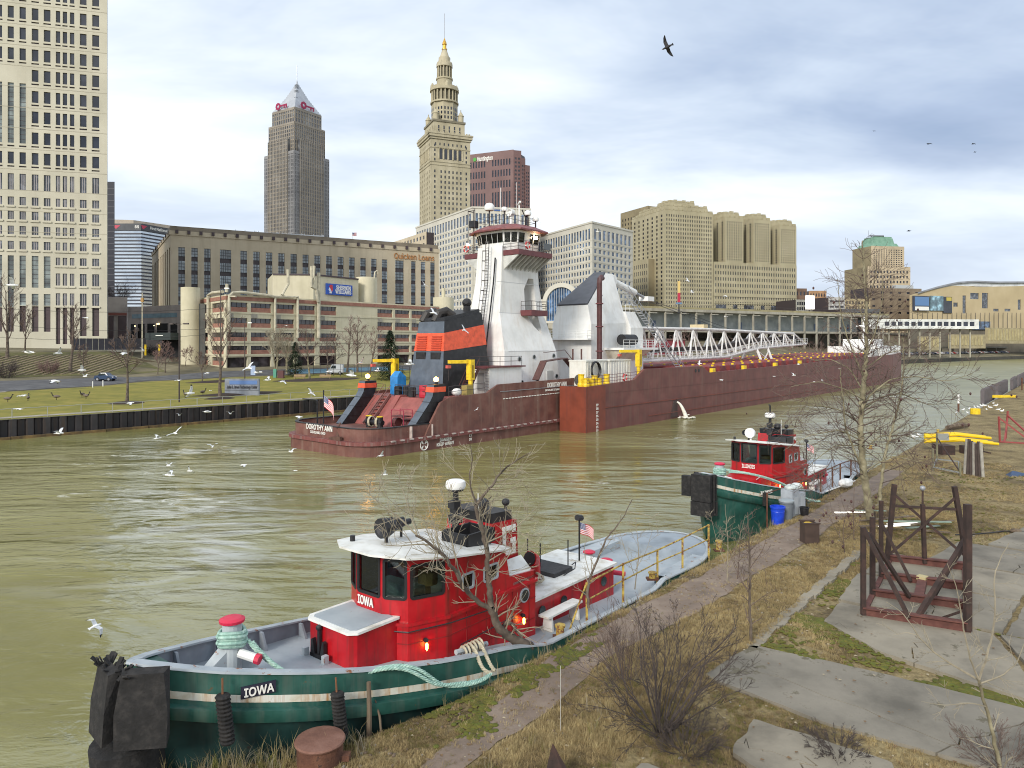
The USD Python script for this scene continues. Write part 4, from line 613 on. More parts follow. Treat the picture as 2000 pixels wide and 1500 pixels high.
# ================================================================ the city
def xy(px, D):return np.array([(px-1000)*D/FOC, D])
def zz(py, D):return EYE-(py-HOR)*D/FOC
class Face:
 """an upright facade from A to B (left to right as one looks at it), with s along it and z up."""
 def __init__(f, A, B):
  f.A, f.B=np.array(A, float), np.array(B, float);d=f.B-f.A;f.L=np.linalg.norm(d);f.u=d/f.L;f.n=np.array([f.u[1], -f.u[0]])
 def s(f, px):
  a=(px-1000)/FOC;return float((a*f.A[1]-f.A[0])/(f.u[0]-a*f.u[1]))
 def D(f, s):return f.A[1]+f.u[1]*s
 def z(f, py, s):return zz(py, f.D(s))
 def P(f, s, z, out=0.0):return np.array([*(f.A+f.u*s+f.n*out), z])
 def T(f):return frame((*f.A, 0), (*f.u, 0), (0, 0, 1), (*f.n, 0))
 def wall(f, parent, z0, z1, wins, m, depth=.35, s0=0.0, s1=None, name='wall', top=None):
  s1=f.L if s1 is None else s1;g=Polygon(top)if top else sbox(s0, z0, s1, z1)
  if wins:
   from shapely.ops import unary_union
   g=g.difference(unary_union([sbox(a, c, b, d)for a, b, c, d in wins]))
  return MB().poly(g, -depth, 0, f.T()).build(name, m, parent)
 def panes(f, parent, wins, m, depth=.3, joined=False, name='window', mull=None, mm=None, th=.06, bars=.12):
  b=MB()
  for(a, c, z0, z1)in wins:
   k=b if joined else MB();k.poly([(a, z0), (c, z0), (c, z1), (a, z1)], -depth-.12, -depth, f.T())
   if not joined:
    o=k.build(name, m, parent)
    if mull:
     q_=MB()
     for i in range(1, mull[0]):x=a+(c-a)*i/mull[0];q_.poly(sbox(x-bars/2, z0, x+bars/2, z1), -depth+.01, -depth+th, f.T())
     for i in range(1, mull[1]):y=z0+(z1-z0)*i/mull[1];q_.poly(sbox(a, y-bars/2, c, y+bars/2), -depth+.005, -depth+th*.8, f.T())
     if mull[0]>1 or mull[1]>1:q_.build('mullion', mm, o)
  if joined and wins:b.build(name, m, parent, kind='stuff')
 def slab(f, s0, s1, z0, z1, o0, o1):return MB().poly(sbox(s0, z0, s1, z1), o0, o1, f.T())
def prism(parent, pts, z0, z1, m, name='core'):return MB().poly(Polygon([tuple(p)for p in pts]), z0, z1).build(name, m, parent)
def block(parent, F, depth, z0, z1, m, inset=.36, name='core', s0=0, s1=None):
 s1=F.L if s1 is None else s1;a, b=F.A+F.u*(s0+inset)-F.n*inset, F.A+F.u*(s1-inset)-F.n*inset
 return prism(parent, [a, b, b-F.n*(depth-inset), a-F.n*(depth-inset)], z0, z1, m, name)
def grid_wins(s0, s1, nc, z0, z1, nr, fw=.55, fh=.6, skip=None):
 ds, dz=(s1-s0)/nc, (z1-z0)/nr
 return[(s0+ds*(i+.5-fw/2), s0+ds*(i+.5+fw/2), z0+dz*(j+.5-fh/2), z0+dz*(j+.5+fh/2))for i in range(nc)for j in range(nr)if not(skip and skip(i, j))]
gdark=winglass('window_dark', (.014, .016, .024), lit=(.032, .036, .05));gblue=winglass('window_blue', (.05, .08, .13), scale=.4);ggrey=winglass('window_grey', (.06, .065, .075), scale=.5)
cream=mat('cream_stone', (.50, .47, .37), (.44, .415, .325), (.55, .52, .415), scale=.12, rough=.85, streak=((.36, .32, .24), .3, .5))
bronze=plain('bronze_panel', (.045, .035, .04), .5);dkbrown=mat('dark_brown_panel', (.06, .04, .045), scale=.5, rough=.6)
# ---- 1 cream office tower, left
t=thing('office_tower', 'cream stone office tower with rows of dark windows, cut by the left frame edge', 'office tower')
Bc=xy(209, 165.0);dirc=np.array([.963, .27]);F=Face(Bc-dirc/np.linalg.norm(dirc)*46, Bc);S=F.s
cols=[(S(a), S(b))for a, b in((-77, -65), (-54, -42), (-30, -18), (-7, 4), (15, 27), (38, 50.5), (62, 75), (85.5, 98.5), (109, 117.5), (122.5, 131), (136.5, 145), (156, 169), (180, 193.5))]
Z=lambda y:F.z(y, S(70));rows=[(y-23, y)for y in(-122, -81.5, -41, -1, 39.6, 79.5, 120, 160, 201, 241, 282, 322)]
W, slots, wt_, strips, dk=[], [], [], [], []
for ci, (a, b)in enumerate(cols):
 for ri, (y0, y1)in enumerate(rows):
  if ci in(3, 4, 5)and 150<y1<300:continue
  W.append((a, b, Z(y1), Z(y0)));slots.append((a-.1, b+.1, Z(y1+6.5), Z(y1+3.6)))
 if ci in(3, 4, 5):strips.append((a, b, Z(282), Z(165), 13));slots.append((a-.1, b+.1, Z(289), Z(286)))
 wt_.append((a, b, Z(373), Z(341)))
 for y0, y1 in((386, 402), (414, 430), (442.5, 459), (472, 488)):wt_.append((a, b, Z(y1), Z(y0)))
 if ci>=8:
  for y0, y1 in((502, 517), (533, 557), (572, 596)):wt_.append((a, b, Z(y1), Z(y0)))
  dk.append((a, b, Z(656 if ci>10 else 672), Z(598)))
 elif ci>=5:strips.append((a, b, Z(562), Z(500), 7));strips.append((a, b, Z(597), Z(574), 3));dk.append((a, b, Z(648), Z(598)))
 else:strips.append((a, b, Z(600), Z(500), 11));dk.append((a, b, Z(648), Z(601)))
allw=W+slots+wt_+[s_[:4]for s_ in strips]+dk
z1=Z(-150);F.wall(t, 8.0, z1, allw, cream, .45);bk=Bc*(197/165.0)+(-1.5, 0);prism(t, [F.A-F.n*.46, F.B-F.n*.46-F.u*.5, bk-F.u*.5, bk-F.u*46], 8.0, z1, bronze);side_=Face(F.B, bk);side_.wall(t, 8, z1, [], cream, .4, s0=.47, name='side_wall')
F.panes(t, W, gdark, .3);F.panes(t, slots, bronze, .25, True, 'spandrel_slot');fm2=plain('mullion_pale', (.32, .30, .30), .6);F.panes(t, wt_, ggrey, .25, mull=(3, 1), mm=fm2, bars=.14)
for a, b, c, d, k in strips:F.panes(t, [(a, b, c, d)], winglass('window_strip', (.10, .115, .11), scale=.2), .3, name='glass_strip', mull=(1, k), mm=bronze, bars=.10)
F.panes(t, dk, dkbrown, .35, name='bronze_infill')
m=MB()
for y in np.arange(10, 480, 40.3):m.mesh(F.slab(0, F.L, Z(y)-.05, Z(y)+.05, 0, .02).v and trimesh.Trimesh(*[np.vstack(k)for k in(lambda q:(q.v, q.f))(F.slab(0, F.L, Z(y)-.05, Z(y)+.05, .001, .03))], process=False))
m.build('stone_joint', mat('joint_shade', (.36, .33, .25), scale=.2), t)
for a, b, c, d in[w_ for w_ in wt_ if w_[3]<Z(380)]:F.slab(a-.25, b+.25, c-.5, c-.18, 0, .22).build('window_sill', cream, t)
# ---- 2 dark tower behind
t=thing('dark_glass_tower', 'narrow dark glass tower edge right beside the cream tower', 'office tower');F=Face(xy(150, 250), xy(224, 250));prism(t, [F.A, F.B, F.B*1.1+(-3, 0), F.A*1.1], 8, F.z(355, 10), mat('dark_glass', (.022, .022, .032), scale=.1, rough=.25), 'body');m=MB()
for y in np.arange(368, 610, 12):m.mesh(trimesh.Trimesh(*[np.vstack(k)for k in(lambda q:(q.v, q.f))(F.slab(.1, F.L-.1, F.z(y, 10)-.12, F.z(y, 10)+.12, .01, .06))], process=False))
m.build('floor_line', plain('floor_line_grey', (.06, .06, .075), .5), t, kind='stuff')
# ---- 3 bank tower
t=thing('bank_tower', 'striped bank tower with the number 55 and bank name near its roof', 'office tower');F=Face(xy(190, 400), xy(276, 400));G=Face(F.B, xy(352, 425))
mir=mat('mirror_glass', (.50, .56, .62), (.36, .42, .50), (.62, .68, .74), scale=.08, rough=.12, metal=.55, detail=2);spd=mat('spandrel_dark', (.035, .038, .055), scale=.2, rough=.4)
zt=F.z(438, 0);prism(t, [F.A, F.B, G.B, F.A+(G.B-F.B)], 10, zt, mir, 'glass_body')
for i in range(29):
 z=zt-3.4-i*1.955-.3
 for f in(F, G):f.slab(.02, f.L-.02, z, z+.78, .02, .22).build('spandrel_band', spd, t)
for f in(F, G):f.slab(.02, f.L-.02, zt-3.3, zt+.4, .02, .4).build('sign_band', mat('sign_slate', (.06, .065, .075), scale=.3), t)
prism(t, [F.A+(6, 3), F.B+(-7, 5), G.B+(-4, 0), F.A+(G.B-F.B)+(6, 2)], zt, zt+3.2, mat('roof_tan', (.36, .30, .23), scale=.2), 'roof_house')
letters(t, '55', 1.5, F.P(F.s(263.5), zt-2.2, .42), (*F.u, 0), (0, 0, 1), depth=.06);letters(t, 'First National Bank', 1.5, G.P(G.s(291.5), zt-2.1, .42), (*G.u, 0), (0, 0, 1), depth=.06, width=17)
for f, px in((F, 230), (G, 281)):
 lg=MB();s_=f.s(px);lg.poly([(s_-2, zt-.5), (s_+1.8, zt-.6), (s_-.6, zt-2.6), (s_-1.4, zt-2.2)], .4, .48, f.T());lg.build('bank_emblem', plain('emblem_red', (.45, .04, .08), .5), t)
 # ---- 4 long stone office block
tan_=mat('tan_stone', (.50, .425, .305), (.44, .37, .26), (.55, .475, .35), scale=.10, rough=.85, streak=((.28, .23, .16), .35, .4))
t=thing('stone_office_block', 'long tan stone office block with tall window strips and a Quicken Loans sign', 'office building')
F=Face(xy(333, 230), xy(857, 276));zt=46.5;Lf=Face(xy(297, 288), F.A)
colx=[(220, 262), (302, 343), (383, 424), (482, 553), (611, 653), (692, 733), (772, 812), (850, 890), (927, 967), (1003, 1041), (1077, 1115), (1151, 1189), (1224, 1261), (1296, 1332), (1367, 1402), (1435, 1470), (1503, 1537), (1587, 1641), (1687, 1716), (1748, 1777), (1808, 1837)]
c2=[(F.s(280+.31*a), F.s(280+.31*b))for a, b in colx];zr=[(38.4, 41.2), (34.0, 36.9), (29.6, 32.6), (25.4, 28.3), (21.2, 24.0)]
st=[(a, b, 20.6, 41.3)for a, b in c2];F.wall(t, 16, zt, st, tan_, .5);block(t, F, 60, 16, zt-.3, bronze, .52)
ls=[(Lf.L*(i+.28)/11, Lf.L*(i+.78)/11, 18.0, 41.3)for i in range(11)];Lf.wall(t, 16, zt, ls, tan_, .8, s1=Lf.L-.51, name='side_wall');block(t, Lf, 30, 16, zt-.3, bronze, .85, 'side_core')
for a, b, c, d in ls:Lf.panes(t, [(a, b, c, d)], gdark, .7, name='side_window_strip')
wm=plain('mullion_dark', (.03, .03, .035), .5);gsky=winglass('window_sky', (.18, .22, .25), scale=.25, lit=(.40, .46, .50))
for k, (a, b)in enumerate(c2):
 wide=k in(3, 17)
 for z0, z1 in zr:F.panes(t, [(a+.08, b-.08, z0, z1)], gsky, .3, mull=(6 if wide else 4, 3), mm=wm, bars=.16, th=.07)
F.slab(-.25, F.L+.25, zt-1.4, zt, .001, .28).build('cornice', tan_, t);prism(t, [F.A-F.n*.6, F.B-F.n*.6, F.B-F.n*12, F.A-F.n*12], zt, zt+1.6, mat('roof_shade', (.20, .165, .12), scale=.2), 'attic')
for i in range(22):s_=F.s(345+i*23.6);F.slab(s_-.45, s_+.45, zt-.9, zt+.25, .3, .75).build('parapet_block', dkbrown, t)
for i in range(9):s_=Lf.L*(i+.5)/9;Lf.slab(s_-.5, s_+.5, zt-.9, zt+.2, 0, .5).build('parapet_block', dkbrown, t)
Lf.slab(-.2, Lf.L+.2, zt-1.3, zt, .001, .27).build('cornice', tan_, t)
letters(t, 'Quicken Loans', 2.1, F.P(F.s(769), zt-4.6, .03), (*F.u, 0), (0, 0, 1), mat('sign_orange', (.42, .19, .06), scale=1), .25, 'sign_lettering', width=F.s(847)-F.s(769), bold=False)
chf=plain('chiller_frame', (.55, .57, .60), .5);chd=mat('chiller_dark', (.03, .032, .045), scale=1)
for a, b in((460, 497), (505, 541), (551, 589), (595, 629)):
 Fc=Face(xy(a, 258+(a-460)*.07), xy(b, 258+(b-460)*.07));w_=Fc.L;c=thing('roof_chiller', 'dark louvred rooftop cooling unit, %s on the stone office block'%{460:'leftmost of four', 505:'second from the left of four', 551:'third from the left of four', 595:'rightmost of four'}[a], 'cooling unit', (*Fc.A, zt+.3), math.degrees(math.atan2(Fc.u[1], Fc.u[0])), 'rooftop cooling units')
 for k in(0, 1):MB().box((.15+k*w_/2, 0, .5), (w_/2-.1+k*w_/2, 4, 3.6)).build('coil_panel', chd, c)
 for k in range(3):MB().box((w_*k/2-.1, -.1, 0), (w_*k/2+.1, .1, 4.4)).build('frame_post', chf, c)
 MB().box((-.2, -.15, 3.6), (w_+.2, 4.1, 4.0)).build('top_frame', chf, c);MB().box((-.2, -.12, 0), (w_+.2, 4, .5)).build('base_frame', chf, c);MB().cyl((w_+.6, 1, 0), (w_+.6, 1, 4.3), .25, n=6).build('riser_pipe', chf, c)
 # ---- 5 laboratory building with the paint maker's sign
pc=mat('lab_cream', (.56, .515, .37), (.50, .46, .32), (.61, .565, .42), scale=.25, rough=.85, streak=((.33, .29, .20), .3, 1));brick=mat('lab_brick', (.30, .145, .105), (.24, .11, .08), (.35, .18, .135), scale=1.5, rough=.85)
t=thing('laboratory_building', 'five storey cream and brick laboratory block with the blue Sherwin Williams sign', 'laboratory')
cor=xy(441, 150);F=Face(cor, xy(858, 198));Lf=Face(xy(392, 163), cor);zg=4.6
fl=[(F.z(y0, 0), F.z(y1, 0))for y0, y1 in((601, 588), (637, 622), (660, 648), (690, 676), (716, 698))]
fz=[(18.85, 17.85), (15.55, 14.5), (12.5, 11.5), (9.6, 8.7), (7.2, 6.4)]
bays=[(F.s(280+.31*a), F.s(280+.31*b))for a, b in((528, 656), (678, 806), (826, 950), (972, 1082), (1110, 1216), (1475, 1570), (1586, 1677), (1690, 1778), (1795, 1836))]
wb_=[(a, b, z0-1.0, z1)for a, b in bays for(z1, z0)in fz[:4]]+[(a, b, 4.9, 7.2)for a, b in bays]
F.wall(t, zg, 20.4, wb_, pc, .6);ofs=(Lf.A-cor);prism(t, [cor+(0.1, 1.0), F.B-F.n*.62, F.B+ofs*.98-F.n*.1, cor+ofs*.98+(.9, .3)], zg, 19.9, bronze);gl=winglass('lab_glass', (.03, .026, .028), scale=.4)
for a, b in bays:
 for i, (z1, z0)in enumerate(fz[:4]):F.panes(t, [(a, b, z0+.05, z1)], gl, .35, mull=(4, 1), mm=bronze, bars=.10);F.slab(a, b, z0-1.0, z0, -.45, -.22).build('brick_spandrel', brick, t)
 F.panes(t, [(a, b, 4.9, 7.2)], gl, .45, name='ground_opening')
 F.slab(a, a+(b-a)*.3, fz[1][0]+.05, fz[1][0]+1.0, .004, .10).build('louvre_panel', mat('louvre_grey', (.30, .28, .23), scale=1), t)
lb=[(Lf.L*a, Lf.L*b)for a, b in((.06, .30), (.46, .92))];lw=[(a, b, z0-1.0, z1)for a, b in lb for(z1, z0)in fz]
Lf.wall(t, zg, 20.4, lw, pc, .6, s1=Lf.L-.61, name='side_wall')
for a, b in lb:
 for(z1, z0)in fz:Lf.panes(t, [(a, b, z0, z1)], gl, .35);Lf.slab(a, b, z0-1.0, z0-.02, -.45, -.22).build('brick_spandrel', brick, t)
for f in(F, Lf):f.slab(.0, f.L-.02, 19.3, 20.1, .002, .12).build('brick_band', brick, t)
for z in(16.9, 13.6, 10.7, 7.9):F.slab(0, F.L, z-.45, z-.05, .002, .10).build('ledge', pc, t);Lf.slab(0, Lf.L, z-.45, z-.05, .002, .10).build('ledge', pc, t)
c0=xy(372, 160);MB().cyl((*c0, 3.5), (*c0, 22.6), 2.0, n=26).build('stair_cylinder', pc, t, smooth=40);prism(t, [c0+(1.4, -.4), c0+(3.2, .2), c0+(3.6, 8), c0+(1, 8)], 3.5, 19, mat('glass_link', (.10, .10, .09), scale=.5, rough=.4), 'link');
U=Face(xy(533, 171), xy(612, 172));cb=Face(xy(612, 172), xy(700, 184));zb=U.z(545, 0)+1.2
prism(t, [U.A, U.B, cb.B, cb.B+(-12, 16), U.A+(-6, 14)], 18.5, zb, pc, 'upper_block');U.slab(0, U.L, zb-.25, zb+.12, .0, .15).build('parapet_line', dkbrown, t);cb.slab(0, cb.L, zb-.25, zb+.12, .0, .15).build('parapet_line', dkbrown, t)
c1=xy(716, 189);MB().cyl((*c1, 12), (*c1, zb+.8), 2.75, n=28).build('stair_cylinder', pc, t, smooth=40);c2_=xy(866, 206);MB().cyl((*c2_, 10), (*c2_, F.z(583, 0)+3.8), 3.0, n=28).build('stair_cylinder', pc, t, smooth=40);MB().cyl((*c2_, F.z(583, 0)+3.8), (*c2_, F.z(583, 0)+6.5), .5, n=10).build('roof_pipe', pc, t)
sg=cb.slab(cb.s(635), cb.s(686), cb.z(575, 4), cb.z(553.5, 4), .2, .45).build('paint_sign', plain('sign_blue', (.012, .075, .38), .4), t)
s0=cb.s(651);hh=cb.z(553.5, 4)-cb.z(575, 4);zb0=cb.z(575, 4)
letters(sg, 'SHERWIN', .95, cb.P(cb.s(654), zb0+hh*.52, .46), (*cb.u, 0), (0, 0, 1), depth=.05, width=cb.s(682)-cb.s(654));letters(sg, 'WILLIAMS', .95, cb.P(cb.s(652.5), zb0+hh*.14, .46), (*cb.u, 0), (0, 0, 1), depth=.05, width=cb.s(683)-cb.s(652.5))
se=cb.s(643.5);e=MB().poly(Polygon([(se+.62*math.cos(a), zb0+hh*.45+.62*math.sin(a))for a in np.linspace(0, 2*PI, 20)]), .46, .52, cb.T());e.build('sign_globe', plain('globe_pale', (.6, .65, .75), .5), sg)
MB().poly([(se-.5, zb0+hh*.72), (se-.2, zb0+hh*.88), (se+.45, zb0+hh*.9), (se+.62, zb0+hh*.45), (se+.3, zb0+hh*.25), (se-.1, zb0+hh*.5)], .53, .58, cb.T()).build('sign_paint', plain('paint_red', (.5, .03, .05), .5), sg);MB().poly([(se-.35, zb0+hh*.12), (se+.35, zb0+hh*.12), (se+.3, zb0+hh*.22), (se-.3, zb0+hh*.22)], .46, .52, cb.T()).build('sign_stand', letterw, sg)
pm=mat('duct_cream', (.48, .44, .33), scale=1, rough=.7)
def duct(pts, r=.42, f=F, out=.5, n=8):MB().tube([f.P(f.s(p), f.z(y, f.s(p)), out)for p, y in pts], r, n).build('vent_duct', pm, t)
duct([(445, 645), (445, 590), (446, 577), (452, 572), (470, 571), (520, 577), (533, 580), (579, 580), (579, 660)], .33);duct([(411, 650), (411, 577), (420, 572), (440, 570)], .33, Lf, .5);duct([(535, 650), (535, 580), (552, 577)], .28)
duct([(620, 660), (620, 545), (620, 533)], .42);duct([(617, 590), (613, 566), (604, 560), (607, 550), (609, 520)], .36, F, .9);duct([(536, 577), (548, 556), (547, 528)], .3, F, 3.0);duct([(440, 571), (441, 555)], .35);duct([(594, 545), (588, 560), (588, 522)], .3, F, 4);duct([(726, 545), (727, 532), (731, 529), (733, 535)], .2, F, 1)
lt=MB().cbox(F.P(F.s(449), F.z(579, 0), 1.2), (1.3, .8, .3));lt.build('flood_lamp', pm, t)
# ---- 6 tall crowned tower
def sq_tower(near, th, w):
 l, r=np.array([-math.cos(th), math.sin(th)]), np.array([math.sin(th), math.cos(th)]);return l, r
kt=thing('crowned_tower', 'tallest stone and glass skyscraper with stepped silver pyramid crown and key emblems', 'skyscraper');th=math.radians(33.5);l, r=sq_tower(None, th, 0);near=xy(575, 775)
kst=mat('granite_tan', (.24, .21, .17), (.20, .175, .14), (.29, .255, .21), scale=.06, rough=.6);kgl=mat('tower_glass', (.10, .105, .115), (.05, .05, .06), (.26, .26, .25), scale=.09, rough=.15, spec=.8, detail=3);ksil=mat('crown_silver', (.42, .44, .47), (.37, .39, .42), (.48, .5, .53), scale=.1, rough=.4, metal=.3)
c=near+l*21.3+r*21.3
def kbody(half, z0, z1, nb, fl, name, piers=True, face=kst):
 n_=c-l*half-r*half;A, B, C_=n_+l*2*half, n_, n_+r*2*half;prism(kt, [A, B, C_, A+(C_-B)], z0, z1, kgl, name)
 m=MB()
 for f in(Face(A, B), Face(B, C_)):
  for i in range(nb+1):s_=f.L*i/nb;q_=f.slab(max(0, s_-.55), min(f.L, s_+.55), z0, z1, .02, .5);m.add(np.vstack(q_.v), np.vstack(q_.f))
  for z in np.arange(z0, z1, fl):q_=f.slab(0, f.L, z, z+1.3, .01, .3);m.add(np.vstack(q_.v), np.vstack(q_.f))
  q_=f.slab(0, f.L, z1-2, z1, .015, .55);m.add(np.vstack(q_.v), np.vstack(q_.f))
 m.build('stone_grid', face, kt, kind='stuff');return A, B, C_
zk=lambda y:zz(y, 800)
kbody(24.6, 20, zk(309), 20, 4.2, 'lower_shaft', face=mat('granite_grey', (.22, .215, .215), scale=.06, rough=.5));kbody(21.3, zk(309)-100, zk(250), 14, 4.2, 'main_shaft')
A, B, C_=kbody(18.6, zk(250), zk(222), 10, 5.2, 'upper_shaft')
for f, hb in((Face(c-l*24.9-r*24.9+l*49.8, c-l*24.9-r*24.9), 9), (Face(c-l*24.9-r*24.9, c-l*24.9-r*24.9+r*49.8), 9)):
 k=f.slab(f.L*.16, f.L*.80, 20, zk(283), -6, .6);k.build('bay_body', kgl, kt);m=MB()
 for i in range(14):s_=f.L*(.16+.64*i/13);q_=f.slab(s_-.45, s_+.45, 20, zk(283)+.5, .61, 1.1);m.add(np.vstack(q_.v), np.vstack(q_.f))
 for z in np.arange(24, zk(283), 4.2):q_=f.slab(f.L*.16, f.L*.8, z, z+1.2, .605, .8);m.add(np.vstack(q_.v), np.vstack(q_.f))
 m.build('stone_grid', kst, kt, kind='stuff')
zs=np.linspace(zk(222), zk(163), 15);hf=np.interp(np.linspace(0, 1, 15), [0, .12, .5, 1], [18.9, 16.4, 8.8, 1.2])
for z0, z1, h0, h1 in zip(zs[:-1], zs[1:], hf[:-1], hf[1:]):
 V=[]
 for z, h in((z0, h0), (z1, (h0+h1)/2)):V+=[np.append(c-l*h-r*h, z), np.append(c+l*h-r*h, z), np.append(c+l*h+r*h, z), np.append(c-l*h+r*h, z)]
 MB().hull(V).build('crown_tier', ksil, kt)
for f_, hs_ in((l, r), (r, l)):
 for z, h in((zk(185), 5.2), (zk(172), 2.8), (zk(202), 9.5)):MB().cbox(np.append(c-l*h*.95-r*h*.95, z), (3.0, 3.0, 8), -th).build('crown_dormer', ksil, kt)
MB().cyl((*c, zk(163)), (*c, zk(155)), 1.6, .5, n=8).build('crown_tip', ksil, kt);MB().cyl((*c, zk(155)), (*c, zk(124)), .28, n=5).build('crown_mast', ksil, kt)
keym=plain('key_red', (.28, .01, .06), .5)
for f in(Face(A, B), Face(B, C_)):
 m=MB();s0=f.L*.30;zc_=zk(213);an=np.linspace(0, 2*PI, 9)[:-1]+PI/4
 ringp=Polygon([(s0+4.2*math.cos(a), zc_+4.2*math.sin(a))for a in an]).difference(Polygon([(s0+1.6*math.cos(a), zc_+1.6*math.sin(a))for a in an]));m.poly(ringp, 1.0, 1.6, f.T())
 m.poly(Polygon([(s0+4, zc_+.9), (s0+14.5, zc_+.9), (s0+14.5, zc_-3.4), (s0+12.8, zc_-3.4), (s0+12.8, zc_-.9), (s0+11, zc_-.9), (s0+11, zc_-3), (s0+9.3, zc_-3), (s0+9.3, zc_-.9), (s0+4, zc_-.9)]), 1.0, 1.6, f.T());m.build('key_emblem', keym, kt)
 # ---- 7 spired stone tower
tt=thing('spired_tower', 'old stone skyscraper with stepped round spire and golden tip', 'skyscraper');th=math.radians(67);l, r=sq_tower(None, th, 0);near=xy(841.5, 540);w=31.4
tst=mat('spire_stone', (.41, .365, .25), (.33, .29, .195), (.48, .43, .31), scale=.10, rough=.85, streak=((.20, .175, .12), .45, .3));tdk=mat('spire_shade', (.19, .17, .12), scale=.2, rough=.9);c=near+l*w/2+r*w/2;zt=lambda y:zz(y, 556)
def faces(half):n_=c-l*half-r*half;return Face(n_+l*2*half, n_), Face(n_, n_+r*2*half)
def tbody(half, z0, z1, wl, wr, nm):
 fl_, fr_=faces(half);prism(tt, [fl_.A+fl_.u*.4-fl_.n*.4, fl_.B-fl_.u*.4-fl_.n*.4, fr_.B-fr_.n*.4-fr_.u*.4, fl_.A+(fr_.B-fr_.A)+fl_.u*.4-fr_.u*.4], z0, z1-.1, tdk, nm)
 for f, wn, tr in((fl_, wl, 0), (fr_, wr, .41)):f.wall(tt, z0, z1, wn, tst, .4, s0=tr);f.panes(tt, wn, gdark, .25, True)
 return fl_, fr_
h=w/2;zb, zc_=20, zt(281);nrow=int((zt(330)-zb)/3.95)
def rowsw(L, cs, wd):return[(L*a-wd/2, L*a+wd/2, zb+3.95*j+1.2, zb+3.95*j+3.3)for a in cs for j in range(nrow)]
wl=rowsw(w, (.12, .27, .42, .58, .73, .88), 1.4);wr=rowsw(w, (.10, .26, .36, .46, .56, .66, .76, .90), 1.25)
zz_=zt(317);arch=[]
for L_, cs in((wl, (.26, .38, .50, .62, .74)), (wr, (.26, .38, .50, .62, .74))):
 for a in cs:L_.append((w*a-1.1, w*a+1.1, zt(319), zt(299)))
 for a in(.1, .9):[L_.append((w*a-.6, w*a+.6, zt(y), zt(y-5)))for y in(296, 305, 314, 323)]
 for a in np.linspace(.12, .88, 8):L_.append((w*a-.55, w*a+.55, zt(293), zt(288)))
fl_, fr_=tbody(h, zb, zc_, wl, wr, 'shaft_core')
for f in(fl_, fr_):
 m=MB()
 for a in(.20, .32, .44, .56, .68, .80):k=MB().cyl(f.P(w*a, zt(319), .15), f.P(w*a, zt(300), .15), .42, n=8);m.add(np.vstack(k.v), np.vstack(k.f))
 for a in(.26, .38, .50, .62, .74):an=np.linspace(0, PI, 9);k=MB().tube([f.P(w*a+1.25*math.cos(t_), zt(299)+1.25*math.sin(t_), .1)for t_ in an], .35, 5);m.add(np.vstack(k.v), np.vstack(k.f))
 m.build('arcade', tst, tt)
 for y in(330, 324, 297):f.slab(-.2, f.L+.2, zt(y)-.35, zt(y)+.35, .002, .35).build('string_course', tst, tt)
 for y0, y1, o in((281, 277, .7), (277, 272, 1.5), (272, 269, 1.9)):f.slab(-o, f.L+(o if f is fr_ else o), zt(y0), zt(y1), -3, o+(.01 if f is fr_ else 0)).build('cornice', tst, tt)
 for i in range(15):f.slab(f.L*i/15+.4, f.L*i/15+1.5, zt(269), zt(266.5), .6, 1.7).build('crest_block', tst, tt)
h2=w*.395;w2=[(2*h2*a-.6, 2*h2*a+.6, z_, z_+2.6)for a in(.16, .33, .5, .67, .84)for z_ in(zt(266), zt(258.5))]
f2l, f2r=tbody(h2, zt(269), zt(243), w2, w2, 'second_core')
for f in(f2l, f2r):f.slab(-.6, f.L+.6, zt(245), zt(241), -1.5, .6+(.01 if f is f2r else 0)).build('cornice', tdk, tt)
def ring(z0, z1, r_, nm='drum', m_=tst, n=20, r2=None):return MB().lathe([(0, z0), (r_, z0), (r2 or r_, z1), (0, z1)], (*c, 0), n).build(nm, m_, tt, smooth=35)
def pxr(p):return p*556/1400
for a, b in((-1, -1), (1, -1), (-1, 1), (1, 1)):
 q_=c+l*a*(h2-2.4)+r*b*(h2-2.4);MB().lathe([(0, zt(243)), (2.2, zt(243)), (2.2, zt(229)), (2.6, zt(228.5)), (.25, zt(219)), (.4, zt(217)), (0, zt(215))], (*q_, 0), 12).build('corner_turret', tst, tt)
ring(zt(243), zt(201), pxr(26), 'great_drum', tst, 8);ring(zt(201), zt(198), pxr(28), 'drum_cornice', tst);ring(zt(198), zt(178), pxr(22), 'inner_drum', tdk)
def colonnade(n, rad, z0, z1, r_):
 for i in range(n):a=2*PI*(i+.5)/n;q_=c+rad*np.array([math.cos(a), math.sin(a)]);MB().cyl((*q_, z0), (*q_, z1), r_, n=7).build('column', tst, tt)
colonnade(20, pxr(25), zt(198), zt(177), .62);ring(zt(177), zt(172), pxr(28.5), 'drum_cornice');ring(zt(172), zt(168), pxr(26), 'attic_ring')
for i in range(4):a=PI/4*(2*i)+.3;q_=c+pxr(24)*np.array([math.cos(a), math.sin(a)]);MB().lathe([(0, zt(172)), (1.8, zt(172)), (1.5, zt(166)), (.5, zt(161)), (0, zt(160))], (*q_, 0), 8).build('finial', tst, tt)
ring(zt(168), zt(153), pxr(15.2), 'upper_drum');ring(zt(153), zt(150), pxr(16.6), 'drum_cornice');ring(zt(150), zt(127), pxr(11.5), 'inner_drum', tdk);colonnade(14, pxr(14), zt(150), zt(128), .42);ring(zt(128), zt(122), pxr(16), 'drum_cornice');ring(zt(122), zt(119), pxr(14.5), 'attic_ring')
for i in range(10):a=2*PI*i/10;q_=c+pxr(14.5)*np.array([math.cos(a), math.sin(a)]);MB().cyl((*q_, zt(122)), (*q_, zt(117)), .5, .15, n=6).build('finial', tst, tt)
